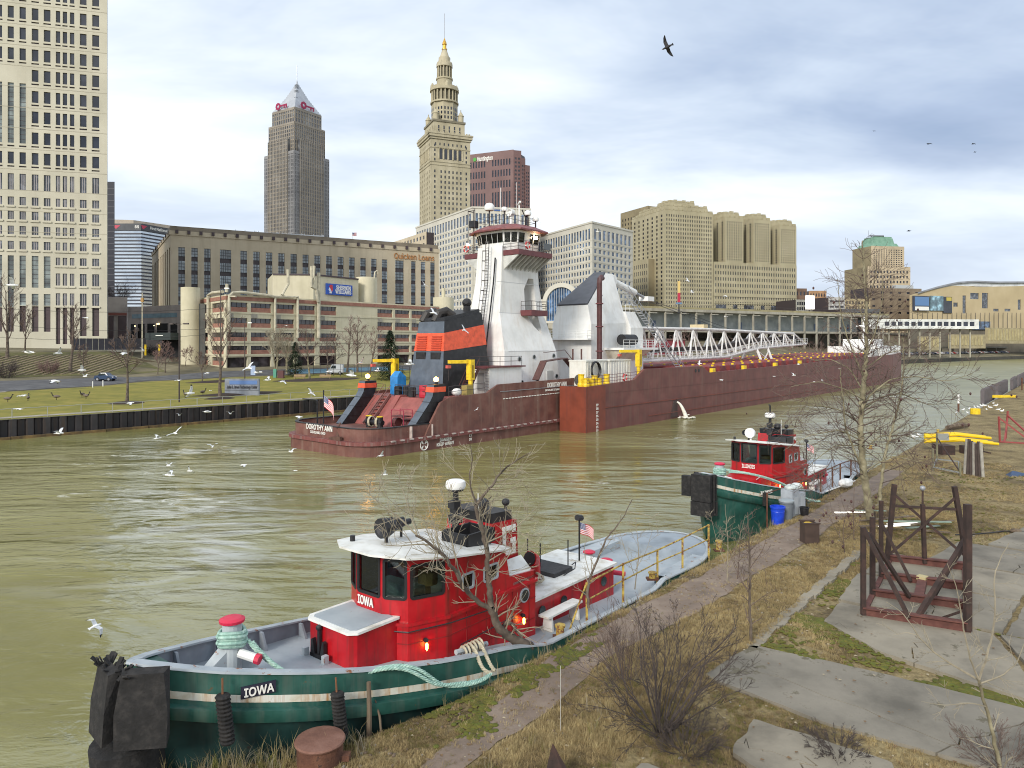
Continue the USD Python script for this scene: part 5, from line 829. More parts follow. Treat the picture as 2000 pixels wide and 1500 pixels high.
ring(zt(119), zt(109), pxr(11.5), 'lantern_drum');ring(zt(109), zt(93), pxr(10), 'spire_cone', tst, 16, pxr(4.4));gold=mat('gold_leaf', (.62, .36, .06), scale=.8, rough=.35, metal=.6)
MB().lathe([(0, zt(93)), (pxr(5.4), zt(93)), (pxr(5.4), zt(91)), (pxr(3.6), zt(90)), (pxr(3.6), zt(84)), (pxr(4.8), zt(82.5)), (pxr(4.0), zt(79)), (pxr(2), zt(74)), (.3, zt(70)), (0, zt(69))], (*c, 0), 14).build('gold_tip', gold, tt, smooth=35);MB().cyl((*c, zt(70)), (*c, zt(21)), .22, n=5).build('flagpole', plain('pole_grey', (.3, .3, .32), .5), tt)
m=MB()
for i in range(8):
 a=PI/8+i*PI/4
 for z_ in(zt(214), zt(223), zt(232)):
  for d_ in(-.16, 0, .16):q_=c+(pxr(26)*math.cos(PI/8)+.03)*np.array([math.cos(a), math.sin(a)])+16*d_*np.array([-math.sin(a), math.cos(a)]);m.cbox((*q_, z_), (.12, 1.2, 2.2), a)
m.build('drum_window', gdark, tt, kind='stuff')
# ---- 8 brown bank tower
t=thing('brown_tower', 'brown granite tower with a white Huntington sign, behind the spired tower', 'office tower');bg=mat('brown_granite', (.16, .09, .085), (.135, .075, .07), (.185, .11, .10), scale=.06, rough=.6)
F=Face(xy(905, 722), xy(1003, 700));z1=F.z(292, F.L);W=[(F.L*(.14+.055*i), F.L*(.14+.055*i)+1.6, F.z(y1, F.L*.5), F.z(y0, F.L*.5))for i in range(15)if i not in(6, 7)for y0, y1 in((314, 326), (334, 347), (355, 369), (377, 420), (424, 470))]
F.wall(t, 20, z1, W, bg, .5);block(t, F, 30, 20, z1, bronze, .51);F.panes(t, W, gdark, .3, True)
for a, b, y, dd in((1003, 1018, 293, 0), (1018, 1026, 308, 2), (1026, 1035, 322, 4)):
 G=Face(xy(a, 700+dd), xy(b, 703+dd));zt_=G.z(y, 0);ww=grid_wins(.6, G.L-.6, 2, 60, zt_-6, 34, .6, .5);G.wall(t, 20, zt_, ww, bg, .5, s0=.01);block(t, G, 40, 20, zt_-.2, bronze, .51);G.panes(t, ww, gdark, .3, True)
for i in range(5):G=Face(xy(985+i*4, 706-i*1.2), xy(1003.5, 699.6-i*.12));zt_=F.z(352+i*26-26, F.L);ww=grid_wins(.5, G.L-.3, 3 if i<3 else 2, 40, zt_-3, 14, .65, .5);G.wall(t, 20, zt_, ww, bg, .5+i*.02);G.panes(t, ww, gdark, .25, True)
letters(t, 'Huntington', 4.2, F.P(F.s(932), z1-7.6, .05), (*F.u, 0), (0, 0, 1), depth=.3, width=17);MB().cyl(F.P(F.s(927.5), z1-5.6, 0), F.P(F.s(927.5), z1-5.6, .5), 2.1, n=6).build('green_emblem', plain('emblem_green', (.06, .3, .04), .5), t)
# ---- 9, 10 pair of pale offices with blue windows, and the arched hall between them
po=mat('pale_office', (.54, .515, .44), (.48, .455, .385), (.59, .565, .485), scale=.1, rough=.8)
def pale(lab, A, B, C_, yt, ny, nl, nr, z0=18):
 t=thing('pale_office', lab, 'office building');Fl, Fr=Face(A, B), Face(B, C_);z1=Fl.z(yt, Fl.L)
 for f, nc, s0 in((Fl, nl, 0), (Fr, nr, .41)):
  wn=grid_wins(1.2, f.L-1.2, nc, z1-3.6*ny-9.4, z1-9.4, ny, .56, .56)+grid_wins(1.2, f.L-1.2, nc, z1-9.2, z1-3.2, 1, .62, .9);f.wall(t, z0, z1, wn, po, .4, s0=s0);f.panes(t, wn, gblue, .25, True)
  f.slab(-.3, f.L+.3, z1-.9, z1, .002, .3+s0*.05).build('cornice', po, t)
  for j in range(0, ny, 1):f.slab(s0, f.L, z1-9.4-3.6*j-.28, z1-9.4-3.6*j-.02, .001, .10).build('floor_ledge', po, t)
 prism(t, [Fl.A+(.5, .6), Fl.B+(0, .6), Fr.B+(-.5, .6), Fl.A+(Fr.B-Fr.A)], z0, z1-.1, bronze, 'core');return t, Fl, Fr, z1
t, Fl, Fr, z1=pale('pale stone office with blue windows behind the pilothouse, long blue banner at its top', xy(812, 447), xy(923, 380), xy(1036, 386), 403, 15, 20, 14)
Fr.slab(Fr.s(965), Fr.s(997), Fr.z(411, 5), Fr.z(408.5, 5), .05, .3).build('blue_banner', plain('banner_blue', (.05, .11, .30), .5), t)
LL=Face(xy(760, 470), xy(832, 420));ww=grid_wins(1, LL.L-1, 12, 40, LL.z(452, LL.L)-1, 8, .5, .5);tq=thing('stepped_stone_office', 'low stepped tan office wing at the foot of the spired tower', 'office building');LL.wall(tq, 18, LL.z(452, LL.L), ww, tan_, .4);block(tq, LL, 25, 18, LL.z(453, LL.L), bronze, .41);LL.panes(tq, ww, gdark, .25, True)
pale('pale office with a rounded corner right of the arched glass hall', xy(1040, 418), xy(1156, 362), xy(1236, 392), 432, 10, 22, 9)
t=thing('arched_hall', 'low hall with a great half round window between the two pale offices', 'hall');F=Face(xy(1046, 330), xy(1150, 318));sc0=F.s(1096);zs=F.z(592, sc0);an=np.linspace(0, PI, 25)
arch=Polygon([(sc0+9.2*math.cos(a), zs+9.2*math.sin(a))for a in an]+[(sc0-9.2, zs-9), (sc0+9.2, zs-9)]);hol=Polygon([(sc0+7.2*math.cos(a), zs+7.2*math.sin(a))for a in an]+[(sc0-7.2, zs-8), (sc0+7.2, zs-8)])
MB().poly(arch.difference(hol), -1, .4, F.T()).build('stone_arch', po, t);MB().poly(hol, -.9, -.6, F.T()).build('arch_glass', winglass('arch_glass', (.05, .09, .16), scale=.3), t)
for i in range(1, 12):x=sc0-7.2+14.4*i/12;MB().poly(sbox(x-.12, zs-8, x+.12, zs+math.sqrt(max(7.2**2-(x-sc0)**2, .1))), -.59, -.4, F.T()).build('mullion', plain('mullion_silver', (.4, .42, .45), .4), t)
F.slab(0, sc0-9.3, 12, zs+2, -6, 0).build('side_wall', po, t);F.slab(sc0+9.3, F.L, 12, zs+2, -6, 0).build('side_wall', po, t)
# ---- 11 long dark yellow stone office group
ls_=mat('yellow_stone', (.37, .33, .215), (.31, .275, .18), (.43, .385, .26), scale=.09, rough=.85, streak=((.24, .20, .12), .35, .35));lsd=mat('yellow_stone_shaded', (.24, .20, .12), scale=.1, rough=.9)  # second stone is a darker copy, recess shade put into its colour
t=thing('terraced_office_group', 'huge dark yellow stone office group with tall bays and deep recesses', 'office building')
p0, p1=xy(1298, 430), xy(1556, 466);F=Face(p0, p1);N=F.n
def lblock(pa, pb, yt, z0, depth, nc, nr, left=None, nl=3, out=0.0, crest=True, stepped=True):
 s0, s1=F.s(pa), F.s(pb);f=Face(F.A+F.u*s0+N*out, F.A+F.u*s1+N*out);z1=f.z(yt, 0);wn=grid_wins(.8, f.L-.8, nc, z0+1, z1-2, nr, .44, .58);f.wall(t, z0, z1, wn, ls_, .35);f.panes(t, wn, gdark, .25, True)
 b=f.A-f.n*depth;g=Face(b, f.A);wl_=grid_wins(.8, g.L-.8, nl, z0+1, z1-2, nr, .36, .58);g.wall(t, z0, z1, wl_, ls_, .35, s1=g.L-.36, name='side_wall');g.panes(t, wl_, gdark, .25, True);block(t, f, depth, z0, z1-.1, lsd, .37)
 if crest:
  for k in range(max(3, int(f.L/3))):f.slab(f.L*(k+.15)/max(3, int(f.L/3)), f.L*(k+.85)/max(3, int(f.L/3)), z1, z1+1.0+.5*(k%2), -1.2, .12).build('crest_block', ls_, t)
  for k in range(max(2, int(depth/4))):g.slab(g.L*(k+.15)/max(2, int(depth/4)), g.L*(k+.85)/max(2, int(depth/4)), z1, z1+1.0+.5*(k%2), -1.0, .12).build('crest_block', ls_, t)
 return f, z1
zlow=F.z(511, F.s(1395));zba=20
lblock(1298, 1393, 409, zba, 38, 20, 26, nl=7)
f_, z_=lblock(1304, 1388, 401, F.z(410, 0), 30, 16, 1, nl=5, out=-3);lblock(1322, 1372, 393.5, z_, 14, 8, 1, nl=3, out=-8)
ff=Face(F.A+F.u*F.s(1394.2), p1);wn=grid_wins(.6, ff.L-.6, 34, zba+2, zlow-1, 10, .45, .56);ff.wall(t, zba, zlow, wn, ls_, .35);ff.panes(t, wn, gdark, .25, True);block(t, ff, 40, zba, zlow-.1, lsd, .37)
for a, b, y in((1417, 1452, 424), (1472, 1505, 428), (1523, 1555.5, 440)):f_, z_=lblock(a, b, y, zlow+.02, 26, 7, 15, nl=5, out=-.05);lblock(a+3, b-3, y-8, z_, 20, 5, 1, nl=3, out=-2.5)
bw=Face(F.A+F.u*F.s(1390)-N*27, F.B-N*27);wn=grid_wins(1, bw.L-1, 26, zlow, bw.z(432, 5), 14, .4, .55);bw.wall(t, zlow, bw.z(424, 5), wn, lsd, .35, name='rear_wall');bw.panes(t, wn, gdark, .25, True);block(t, bw, 12, zlow, bw.z(424.2, 5), lsd, .36, 'rear_core')
g=Face(xy(1212, 490), xy(1266, 462));wn=grid_wins(1, g.L-1, 9, 26, g.z(428, 0), 22, .4, .55);g.wall(t, zba, g.z(417, 0), wn, lsd, .35, name='rear_wing');g.panes(t, wn, gdark, .25, True);block(t, g, 30, zba, g.z(417.2, 0), lsd, .36, 'rear_wing_core');g2=Face(xy(1232, 455), xy(1266, 438));wn=grid_wins(.5, g2 .L-.5, 8, 22, g2 .z(518, 0), 9, .45, .6);g2 .wall(t, zba, g2 .z(511, 0), wn, ls_, .35, name='low_wing');g2 .panes(t, wn, gdark, .25, True);block(t, g2, 20, zba, g2 .z(511.2, 0), lsd, .36, 'low_wing_core')
for a, b in((1398, 1418), (1432, 1440), (1453, 1472), (1486, 1493), (1506, 1524), (1535, 1542)):ff.slab(ff.s(a), ff.s(b), ff.z(604, 5), ff.z(595, 5), .02, .12).build('shop_window', ggrey, t)
for y in(592, 578, 612-4):ff.slab(0, ff.L, ff.z(y, 5)-.3, ff.z(y, 5)+.3, .125, .3).build('string_course', ls_, t)
# ---- 12 viaduct and station
con=mat('viaduct_concrete', (.34, .32, .26), (.25, .23, .19), (.42, .40, .33), scale=.2, rough=.9, streak=((.18, .16, .13), .4, .8));gw=mat('station_glass', (.34, .38, .37), (.22, .25, .26), (.46, .49, .48), scale=.3, rough=.3)
t=thing('station_viaduct', 'long grey elevated station and viaduct running below the yellow stone offices', 'viaduct');F=Face(xy(1150, 300), xy(1735, 400));zt=F.z(612, 0)+3
F.slab(0, F.L, zt-1.2, zt, -18, .6).build('deck', con, t);F.slab(0, F.L, zt, zt+.9, .3, .5).build('parapet', mat('parapet_ochre', (.30, .26, .14), scale=.3), t);F.slab(0, F.L, zt-9.5, zt-1.2, -10, -9.6).build('glass_wall', gw, t);F.slab(0, F.L, zt-10.4, zt-9.4, -18, .3).build('lower_deck', con, t)
for i in range(22):
 s_=F.L*(i+.5)/22;F.slab(s_-.35, s_+.35, 5, zt-1.2, -.4, .3).build('pier', con, t);F.slab(s_-.1, s_+3.6, zt-2.2, zt-1.9, .2, 1.2).build('canopy_slab', mat('canopy_pale', (.42, .40, .34), scale=.5), t)
 if i%3==1:F.slab(s_+.8, s_+2.6, zt-8.5, zt-5.0, -9.5, -9.4).build('blue_panel', plain('panel_blue', (.10, .15, .26), .4), t)
for i in range(40):s_=F.L*(i+.3)/40;F.slab(s_, s_+.12, zt+.9, zt+2.2, .35, .45).build('fence_post', railm, t)
F.slab(0, F.L, zt+2.1, zt+2.2, .36, .44).build('fence_rail', railm, t)
F.slab(0, F.L, 6, zt-10.4, -19, -18.5).build('back_wall', mat('dark_underside', (.13, .12, .10), scale=.3), t)
t=thing('long_white_building', 'long low white building with a row of dark windows, raised on posts', 'building');F=Face(xy(1712, 370), xy(1912, 377));z0, z1=F.z(642, 0), F.z(623, 0)
wn=grid_wins(4, F.L-2, 14, z0+1.4, z1-1.2, 1, .72, .9);wp=mat('white_panel', (.62, .63, .60), scale=.3, rough=.6);F.wall(t, z0, z1, wn, wp, .3);F.panes(t, wn, gdark, .2);block(t, F, 9, z0, z1, wp, .31)
for i in range(10):s_=F.L*(i+.5)/10;F.slab(s_-.3, s_+.3, 3, z0, -3, -2.4).build('post', con, t)
E2=Face(F.B, F.B-F.n*9);E2 .wall(t, z0, z1, [], wp, .3, s0=.31, name='end_wall')
# ---- 14 green roofed tower
t=thing('green_roofed_tower', 'tan stepped stone tower with a green copper roof, seen past the bare tree', 'skyscraper');gs=mat('pinkish_stone', (.44, .36, .245), scale=.1, rough=.85);cop=mat('copper_green', (.16, .30, .22), (.12, .24, .17), (.21, .36, .27), scale=.3, rough=.7);D_=620
def gblk(a, b, y1, z0, nc, nr, dp, off=0):f=Face(xy(a, D_+off), xy(b, D_+6+off));z1=f.z(y1, 0);wn=grid_wins(1.5, f.L-1.5, nc, z0+3, z1-2.5, nr, .5, .5);f.wall(t, z0, z1, wn, gs, .4);f.panes(t, wn, gdark, .25, True);block(t, f, dp, z0, z1-.1, lsd, .41);g=Face(f.B, f.B-f.n*dp);g.wall(t, z0, z1, [], gs, .4, s0=.42, name='side_wall');return f, z1
gblk(1695, 1778, 520, 20, 12, 12, 34);f, z1=gblk(1702, 1766, 480, 60, 12, 17, 26, 4);gz=lambda y:zz(y, D_)
cc=(f.A+f.B)/2-f.n*13;ux, nx_=f.u, f.n
def ghull(w0, w1, z0, z1):return MB().hull([np.append(cc+ux*a*w_+nx_*b*w_*.8, z)for w_, z in((w0, z0), (w1, z1))for a in(-1, 1)for b in(-1, 1)])
ghull(13.2, 11.6, z1, gz(472)).build('copper_roof', cop, t);ghull(10.2, 9.2, gz(472), gz(461)).build('copper_tier', cop, t);ghull(8.6, 8.6, gz(461), gz(458)).build('roof_top', cop, t)
m=MB()
for a in(-6, 0, 6):m.cyl(np.append(cc+ux*a, gz(458)), np.append(cc+ux*a, gz(454)), .3, n=5)
m.bar(np.append(cc+ux*-8, gz(454.5)), np.append(cc+ux*6, gz(454)), .8, 1.0);m.build('roof_rig', railm, t);m=MB();m.bar(np.append(cc+ux*12, gz(476)), np.append(cc+ux*12, gz(456)), .8);m.bar(np.append(cc+ux*6, gz(458)), np.append(cc+ux*12, gz(458)), .6);m.build('roof_ladder', railm, t)
# ---- 15 arena
tw0=mat('base_brown', (.125, .11, .085), scale=.2, rough=.9);t=thing('arena', 'tan sports arena with a low curved roof and a dark video board', 'arena');ar=mat('arena_tan', (.45, .365, .22), (.40, .32, .19), (.50, .41, .26), scale=.08, rough=.8);F=Face(xy(1778, 470), xy(2080, 520));zt=F.z(566, 40);z0=20
tops=[(0, z0), (F.L, z0), (F.L, F.z(557, F.L)), (F.s(1925), F.z(560, F.s(1925))), (F.s(1860), F.z(558, F.s(1860))), (F.s(1800), F.z(570, F.s(1800))), (0, F.z(577, 0))];F.slab(0, F.L, 4, z0, -2, .3).build('arena_base', tw0, t)
wn=[(F.s(a), F.s(b), F.z(y1, F.s(a)), F.z(y0, F.s(a)))for a, b, y0, y1 in((1895, 1912, 572, 584), (1918, 1930, 572, 602), (1880, 1887, 577, 612), (1988, 1994, 585, 605), (1862, 1871, 591, 599), (1940, 1951, 603, 608), (1962, 1974, 603, 608))]
F.wall(t, z0, zt, wn, ar, .6, top=tops);F.panes(t, wn, ggrey, .35)
prism(t, [F.A+(1, 1.5), F.B+(-1, 1.5), F.B*1.12, F.A*1.12+(1, 0)], z0, F.z(577, 0), ar, 'body')
xs=np.linspace(1790, 2080, 16);m=MB();yv=np.interp(xs, [1790, 1830, 1865, 1900, 1940, 2080], [571, 559, 551, 548, 550, 549]);P=[]
for x, y in zip(xs, yv):s_=F.s(x);P.append([F.P(s_, F.z(y+3.0, s_), 1.0), F.P(s_, F.z(y, s_), 1.0), np.array([*(F.P(s_, 0, 0)[:2]*1.12), F.z(y, s_)+1.0])])
v, f=grid(np.array(P));m.add(v, f[:, ::-1]);m.build('curved_roof', mat('roof_grey', (.25, .26, .29), scale=.1, rough=.5), t, smooth=30)
P=[[F.P(F.s(x), F.z(y+10, F.s(x)), -.3), F.P(F.s(x), F.z(y+3.2, F.s(x)), -.3)]for x, y in zip(xs, yv)];v, f=grid(np.array(P));MB().add(v, f[:, ::-1]).build('roof_gable', mat('gable_white', (.6, .62, .64), scale=.2), t)
vb=F.slab(F.s(1781), F.s(1811), F.z(607, 4), F.z(578, 4), .3, 1.6).build('video_board', plain('board_frame', (.05, .06, .09), .4), t);F.slab(F.s(1783), F.s(1810), F.z(597, 4), F.z(580, 4), 1.62, 1.7).build('video_screen', plain('screen_dark', (.03, .06, .12), .3, emit=((.05, .10, .18), .8)), vb);F.slab(F.s(1783), F.s(1810), F.z(606, 4), F.z(599, 4), 1.62, 1.7).build('board_stripe', letterw, vb)
F.slab(F.s(1815), F.s(1840), F.z(606, 4), F.z(577, 4), .05, 1.0).build('glass_box', winglass('arena_glass', (.12, .20, .24), scale=.3), t);F.slab(F.s(1840.5), F.s(1857), F.z(610, 4), F.z(578, 4), .05, .9).build('glass_box', gdark, t);F.slab(F.s(1846), F.s(1856), F.z(586, 4), F.z(579, 4), .95, 1.0).build('yellow_panel', plain('panel_yellow', (.5, .4, .08), .5), t)
for i in range(34):s_=F.L*i/34;F.slab(s_, s_+.25, z0+1, F.z(611, s_), 1.6, 1.8).build('screen_post', mat('screen_brown', (.09, .08, .07), scale=.3), t)
MB().poly(sbox(F.s(1895), z0, F.s(1930), z0+5.5), 1.0, 1.5, F.T()).build('entrance_glass', gblue, t)
# ---- smaller buildings
def small(nm, lab, cat, pa, pb, D0, D1, y1, z0, m_, nc=0, nr=0, fw=.7, fh=.5, dp=20, g=gdark, zt0=None):
 t=thing(nm, lab, cat);f=Face(xy(pa, D0), xy(pb, D1));z1=f.z(y1, 0);wn=grid_wins(.5, f.L-.5, nc, z0+.5, z1-.8, nr, fw, fh)if nc else[];f.wall(t, z0, z1, wn, m_, .35)
 if wn:f.panes(t, wn, g, .25, nc*nr>60)
 bb=f.B-f.n*dp if f.B[0]>0 else f.B*(1+dp/np.linalg.norm(f.B))-f.u*.3;prism(t, [f.A+f.u*.36-f.n*.36, f.B-f.u*.36-f.n*.36, bb-f.u*.36, f.A+(bb-f.B)+f.u*.36], z0, z1-.1, bronze if nc else m_);gg=Face(f.B, bb);gg.wall(t, z0, z1, [], m_, .3, s0=.37, name='side_wall');return t, f, z1
br=mat('old_brick', (.16, .10, .07), scale=.3, rough=.9);gc=mat('garage_grey', (.30, .29, .25), scale=.3, rough=.9)
small('parking_garage', 'dark multi storey parking garage right of the yellow stone offices', 'parking garage', 1555, 1618, 430, 436, 585, 20, gc, 14, 5, .8, .6);small('brick_block', 'brown brick block rising above the parking garage', 'building', 1552, 1576, 470, 472, 563, 20, br, 3, 5, .5, .5);small('brick_block', 'stepped orange brick block far behind the billboard', 'building', 1580, 1614, 560, 560, 568, 20, mat('orange_brick', (.36, .21, .11), scale=.3), 6, 6, .5, .5)
small('pale_garage', 'pale stepped concrete garage right of the billboard', 'parking garage', 1619, 1650, 420, 424, 580, 20, mat('pale_conc', (.46, .45, .42), scale=.3), 3, 5, .9, .35);small('tan_block', 'low tan block beside the pale garage behind the bare tree', 'building', 1650, 1700, 470, 474, 583, 20, mat('tan_low', (.36, .29, .17), scale=.3), 8, 5, .5, .5);small('dark_low_block', 'low dark building behind the bare tree crown', 'building', 1645, 1720, 400, 404, 603, 15, mat('dark_low', (.10, .10, .10), scale=.3), 10, 3, .7, .5)
t, f, z1=small('brown_hall', 'plain brown block below the green roofed tower', 'building', 1697, 1800, 520, 530, 562, 20, mat('hall_brown', (.20, .155, .105), (.15, .115, .08), (.24, .19, .13), scale=.2, rough=.9), 6, 6, .35, .3);f.slab(f.s(1754), f.s(1788), z1+.2, z1+2.6, -6, -2).build('roof_unit', plain('roof_unit', (.4, .42, .42), .6), t)
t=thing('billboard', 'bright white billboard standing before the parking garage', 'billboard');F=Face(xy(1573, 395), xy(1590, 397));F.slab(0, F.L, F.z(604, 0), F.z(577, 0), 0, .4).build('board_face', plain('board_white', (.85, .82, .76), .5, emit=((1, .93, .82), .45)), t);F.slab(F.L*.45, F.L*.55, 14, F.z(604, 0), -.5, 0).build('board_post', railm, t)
t, f, z1=small('parking_deck', 'low grey parking deck with a blue stripe, left of the laboratory cylinder', 'parking deck', 246, 356, 205, 192, 600, 8, mat('deck_pinkgrey', (.34, .30, .28), scale=.3, rough=.85), 1, 1, .96, .001)
f.slab(f.s(258), f.s(346), f.z(622, 3), f.z(614, 3), .02, .06).build('blue_stripe', mat('stripe_teal', (.16, .25, .30), scale=.6), t);f.slab(f.s(256), f.s(346), f.z(660, 3), f.z(633, 3), .02, .08).build('dark_opening', plain('shade_black', (.012, .012, .014), .9), t)  # flat black sheet on the wall; shade inside the deck painted as colour
for px in(268, 286, 305, 331):f.slab(f.s(px), f.s(px)+.5, f.z(660, 3), f.z(633, 3), .081, .5).build('deck_column', mat('deck_pinkgrey', (.34, .30, .28)), t)
for px, y in((264, 637), (302, 637), (308, 634)):f.slab(f.s(px), f.s(px)+1.0, f.z(y, 3)-.1, f.z(y, 3)+.1, .09, .3).build('ceiling_lamp', plain('deck_lamp_glow', (1, .9, .6), .5, emit=((1, .8, .4), 2.5)), t)
small('service_block', 'grey and maroon service block between cream tower and parking deck', 'building', 211, 248, 180, 181, 580, 8, mat('service_grey', (.36, .32, .30), scale=.3), 0);t=thing('maroon_panel', 'maroon panels on the front of the service block', 'panel');F=Face(xy(212, 179.4), xy(248, 180.4))
for a, b in((212.5, 222), (231, 247)):F.slab(F.s(a), F.s(b), 9, F.z(617, 2), .02, .2).build('panel', dkbrown, t)
F.slab(0, F.L, F.z(616, 2), F.z(611, 2), .02, .3).build('beam', plain('beam_maroon', (.16, .05, .04), .6), t)
t=thing('screen_wall', 'long black mesh screen wall along the top of the embankment', 'fence');F=Face(xy(143, 150), xy(285, 160))
for i in range(12):F.slab(F.L*i/12+.03, F.L*(i+1)/12-.03, 8.4, F.z(661, 5), 0, .06).build('screen_panel', mat('screen_black', (.035, .035, .045), scale=.4, rough=.8), t)
F.slab(0, F.L, 8.3, 8.75, .0, .35).build('base_curb', gc, t)
t=thing('garage_canopy', 'dark green garage entrance canopy beside the pole left of the laboratory', 'canopy');F=Face(xy(283, 160), xy(333, 158));F.slab(0, F.L, F.z(664, 2), F.z(650, 2), -5, 0).build('canopy_fascia', plain('canopy_green', (.02, .03, .03), .6), t);F.slab(3.0, F.L-2, F.z(656, 2), F.z(654.5, 2), .01, .06).build('white_strip', letterw, t);F.slab(.4, F.L-.4, 7, F.z(664, 2), -5, -4.6).build('dark_wall', plain('shade_black', (.012, .012, .014), .9), t)  # black back sheet carries the shade under the canopy in its colour
for px in(285, 312):F.slab(F.s(px), F.s(px)+.3, 7.5, F.z(673, 2), .1, .4).build('yellow_bollard', yellow, t)
# ================================================================ harbour tugs IOWA and ILLINOIS (local x to the bow, y to port = quay side)
red=mat('tug_red', (.42, .005, .011), (.32, .004, .009), (.48, .012, .018), scale=1.6, rough=.38, coat=.12, streak=((.13, .022, .016), .75, 5.0), speck=((.20, .06, .035), 7.0, .69), bump=.10, bscale=2.5)
green=mat('tug_green', (.018, .092, .072), (.012, .062, .050), (.035, .13, .105), scale=1.6, rough=.55, speck=((.13, .075, .035), 3.2, .655), streak=((.13, .15, .125), .5, 3.0), bump=.15, bscale=2.0)
greend=mat('tug_green_dark', (.009, .036, .034), (.005, .020, .020), (.018, .056, .050), scale=1.4, rough=.5, streak=((.045, .055, .048), .6, 2.2), speck=((.03, .025, .02), 2.5, .62))
deckg=mat('tug_deck_grey', (.33, .37, .40), (.27, .31, .34), (.39, .42, .44), scale=.8, rough=.7, bump=.15, bscale=20, speck=((.20, .15, .11), 3.0, .66))
capg=mat('tug_cap_grey', (.36, .40, .43), (.30, .34, .36), (.42, .46, .48), scale=2, rough=.6, speck=((.24, .09, .035), 3.5, .60))
bulg=mat('tug_bulwark_grey', (.21, .235, .27), (.17, .19, .22), (.27, .30, .34), scale=1.5, rough=.6, speck=((.18, .10, .06), 3.0, .66), streak=((.13, .10, .08), .4, 2))
stripew=mat('tug_stripe', (.66, .64, .54), (.55, .48, .36), (.72, .71, .66), scale=3, rough=.6, streak=((.42, .19, .04), .95, 6), speck=((.30, .13, .04), 4.0, .62))
rub=mat('rubber', (.016, .015, .015), (.008, .008, .008), (.035, .032, .03), scale=5, rough=.9, bump=.5, bscale=14)
roofw=mat('tug_roof_white', (.70, .70, .66), (.52, .49, .42), (.76, .76, .73), scale=2.2, rough=.55, speck=((.36, .24, .14), 3.0, .66))
wpane=pane('wheelhouse_pane', (.74, .82, .80));wframe=plain('window_rubber', (.012, .012, .013), .5);inner=mat('cabin_inside', (.42, .43, .40), scale=2, rough=.8)
BW=2.6
def plan(x):
 x=np.asarray(x, float);f=BW*np.clip(1-(np.clip(x-3, 0, 9.2)/9.2)**2, 0, 1)**.77;a=BW*np.sqrt(np.clip(1-(np.clip(-7.5-x, 0, 9)/5.1)**2.5, 0, 1));return np.minimum(f, a)
zb_=lambda x:np.interp(x, [-12.6, -9, -5.5, -5.2, 1.6, 3.3, 5.7, 7.8, 8.7, 9.6, 10.8, 11.8, 12.2], [1.16, 1.12, 1.28, 1.08, 1.25, 1.72, 2.12, 2.53, 2.73, 2.95, 3.25, 3.55, 3.66])
zd_=lambda x:np.interp(x, [-12.6, -5, 0, 1.6, 3.3, 5.8, 8, 10, 12.4], [.72, .80, 1.02, 1.15, 1.5, 1.82, 2.15, 2.6, 3.2])
xa=np.concatenate([12.2-9.2*(1-np.cos(np.linspace(0, PI/2, 26))), np.linspace(2.6, -7.3, 26), -7.5-5.1*np.sin(np.linspace(0, PI/2, 18))]);ya=plan(xa);ya[0]=.0;ya[-1]=0
def hull_row(dz, oy, kx, ks, zabs=None):
 """one side of the hull at dz below the rail; oy narrows it, kx draws the bow back, ks the stern forward."""
 x=xa-kx*np.clip((xa-3)/9.2, 0, 1)**2+ks*np.clip((-6-xa)/6.6, 0, 1)**2;y=np.maximum(ya+oy*np.where(ya>.02, 1, 0), 0);z=zb_(xa)+dz if zabs is None else 0*xa+zabs
 return np.column_stack([x, y, z])
def side_strip(rows, flip=1):
 m=MB()
 for sgn in(1, -1):
  P=np.array(rows)*(1, sgn, 1);v, f=grid(P);m.add(v, f if sgn>0 else f[:, ::-1])
 return m
def hull_point(x, dz, out=0.03):
 y=float(plan(x));d=1e-2;tx_=np.array([-2*d, float(plan(x-d)-plan(x+d)), 0]);tx_/=np.linalg.norm(tx_);nn=np.array([-tx_[1], tx_[0], 0]);nn=nn if nn[1]>0 else-nn
 return np.array([x, y, float(zb_(x))+dz])+nn*out, tx_, nn
def unit_(v):return v/np.linalg.norm(v)
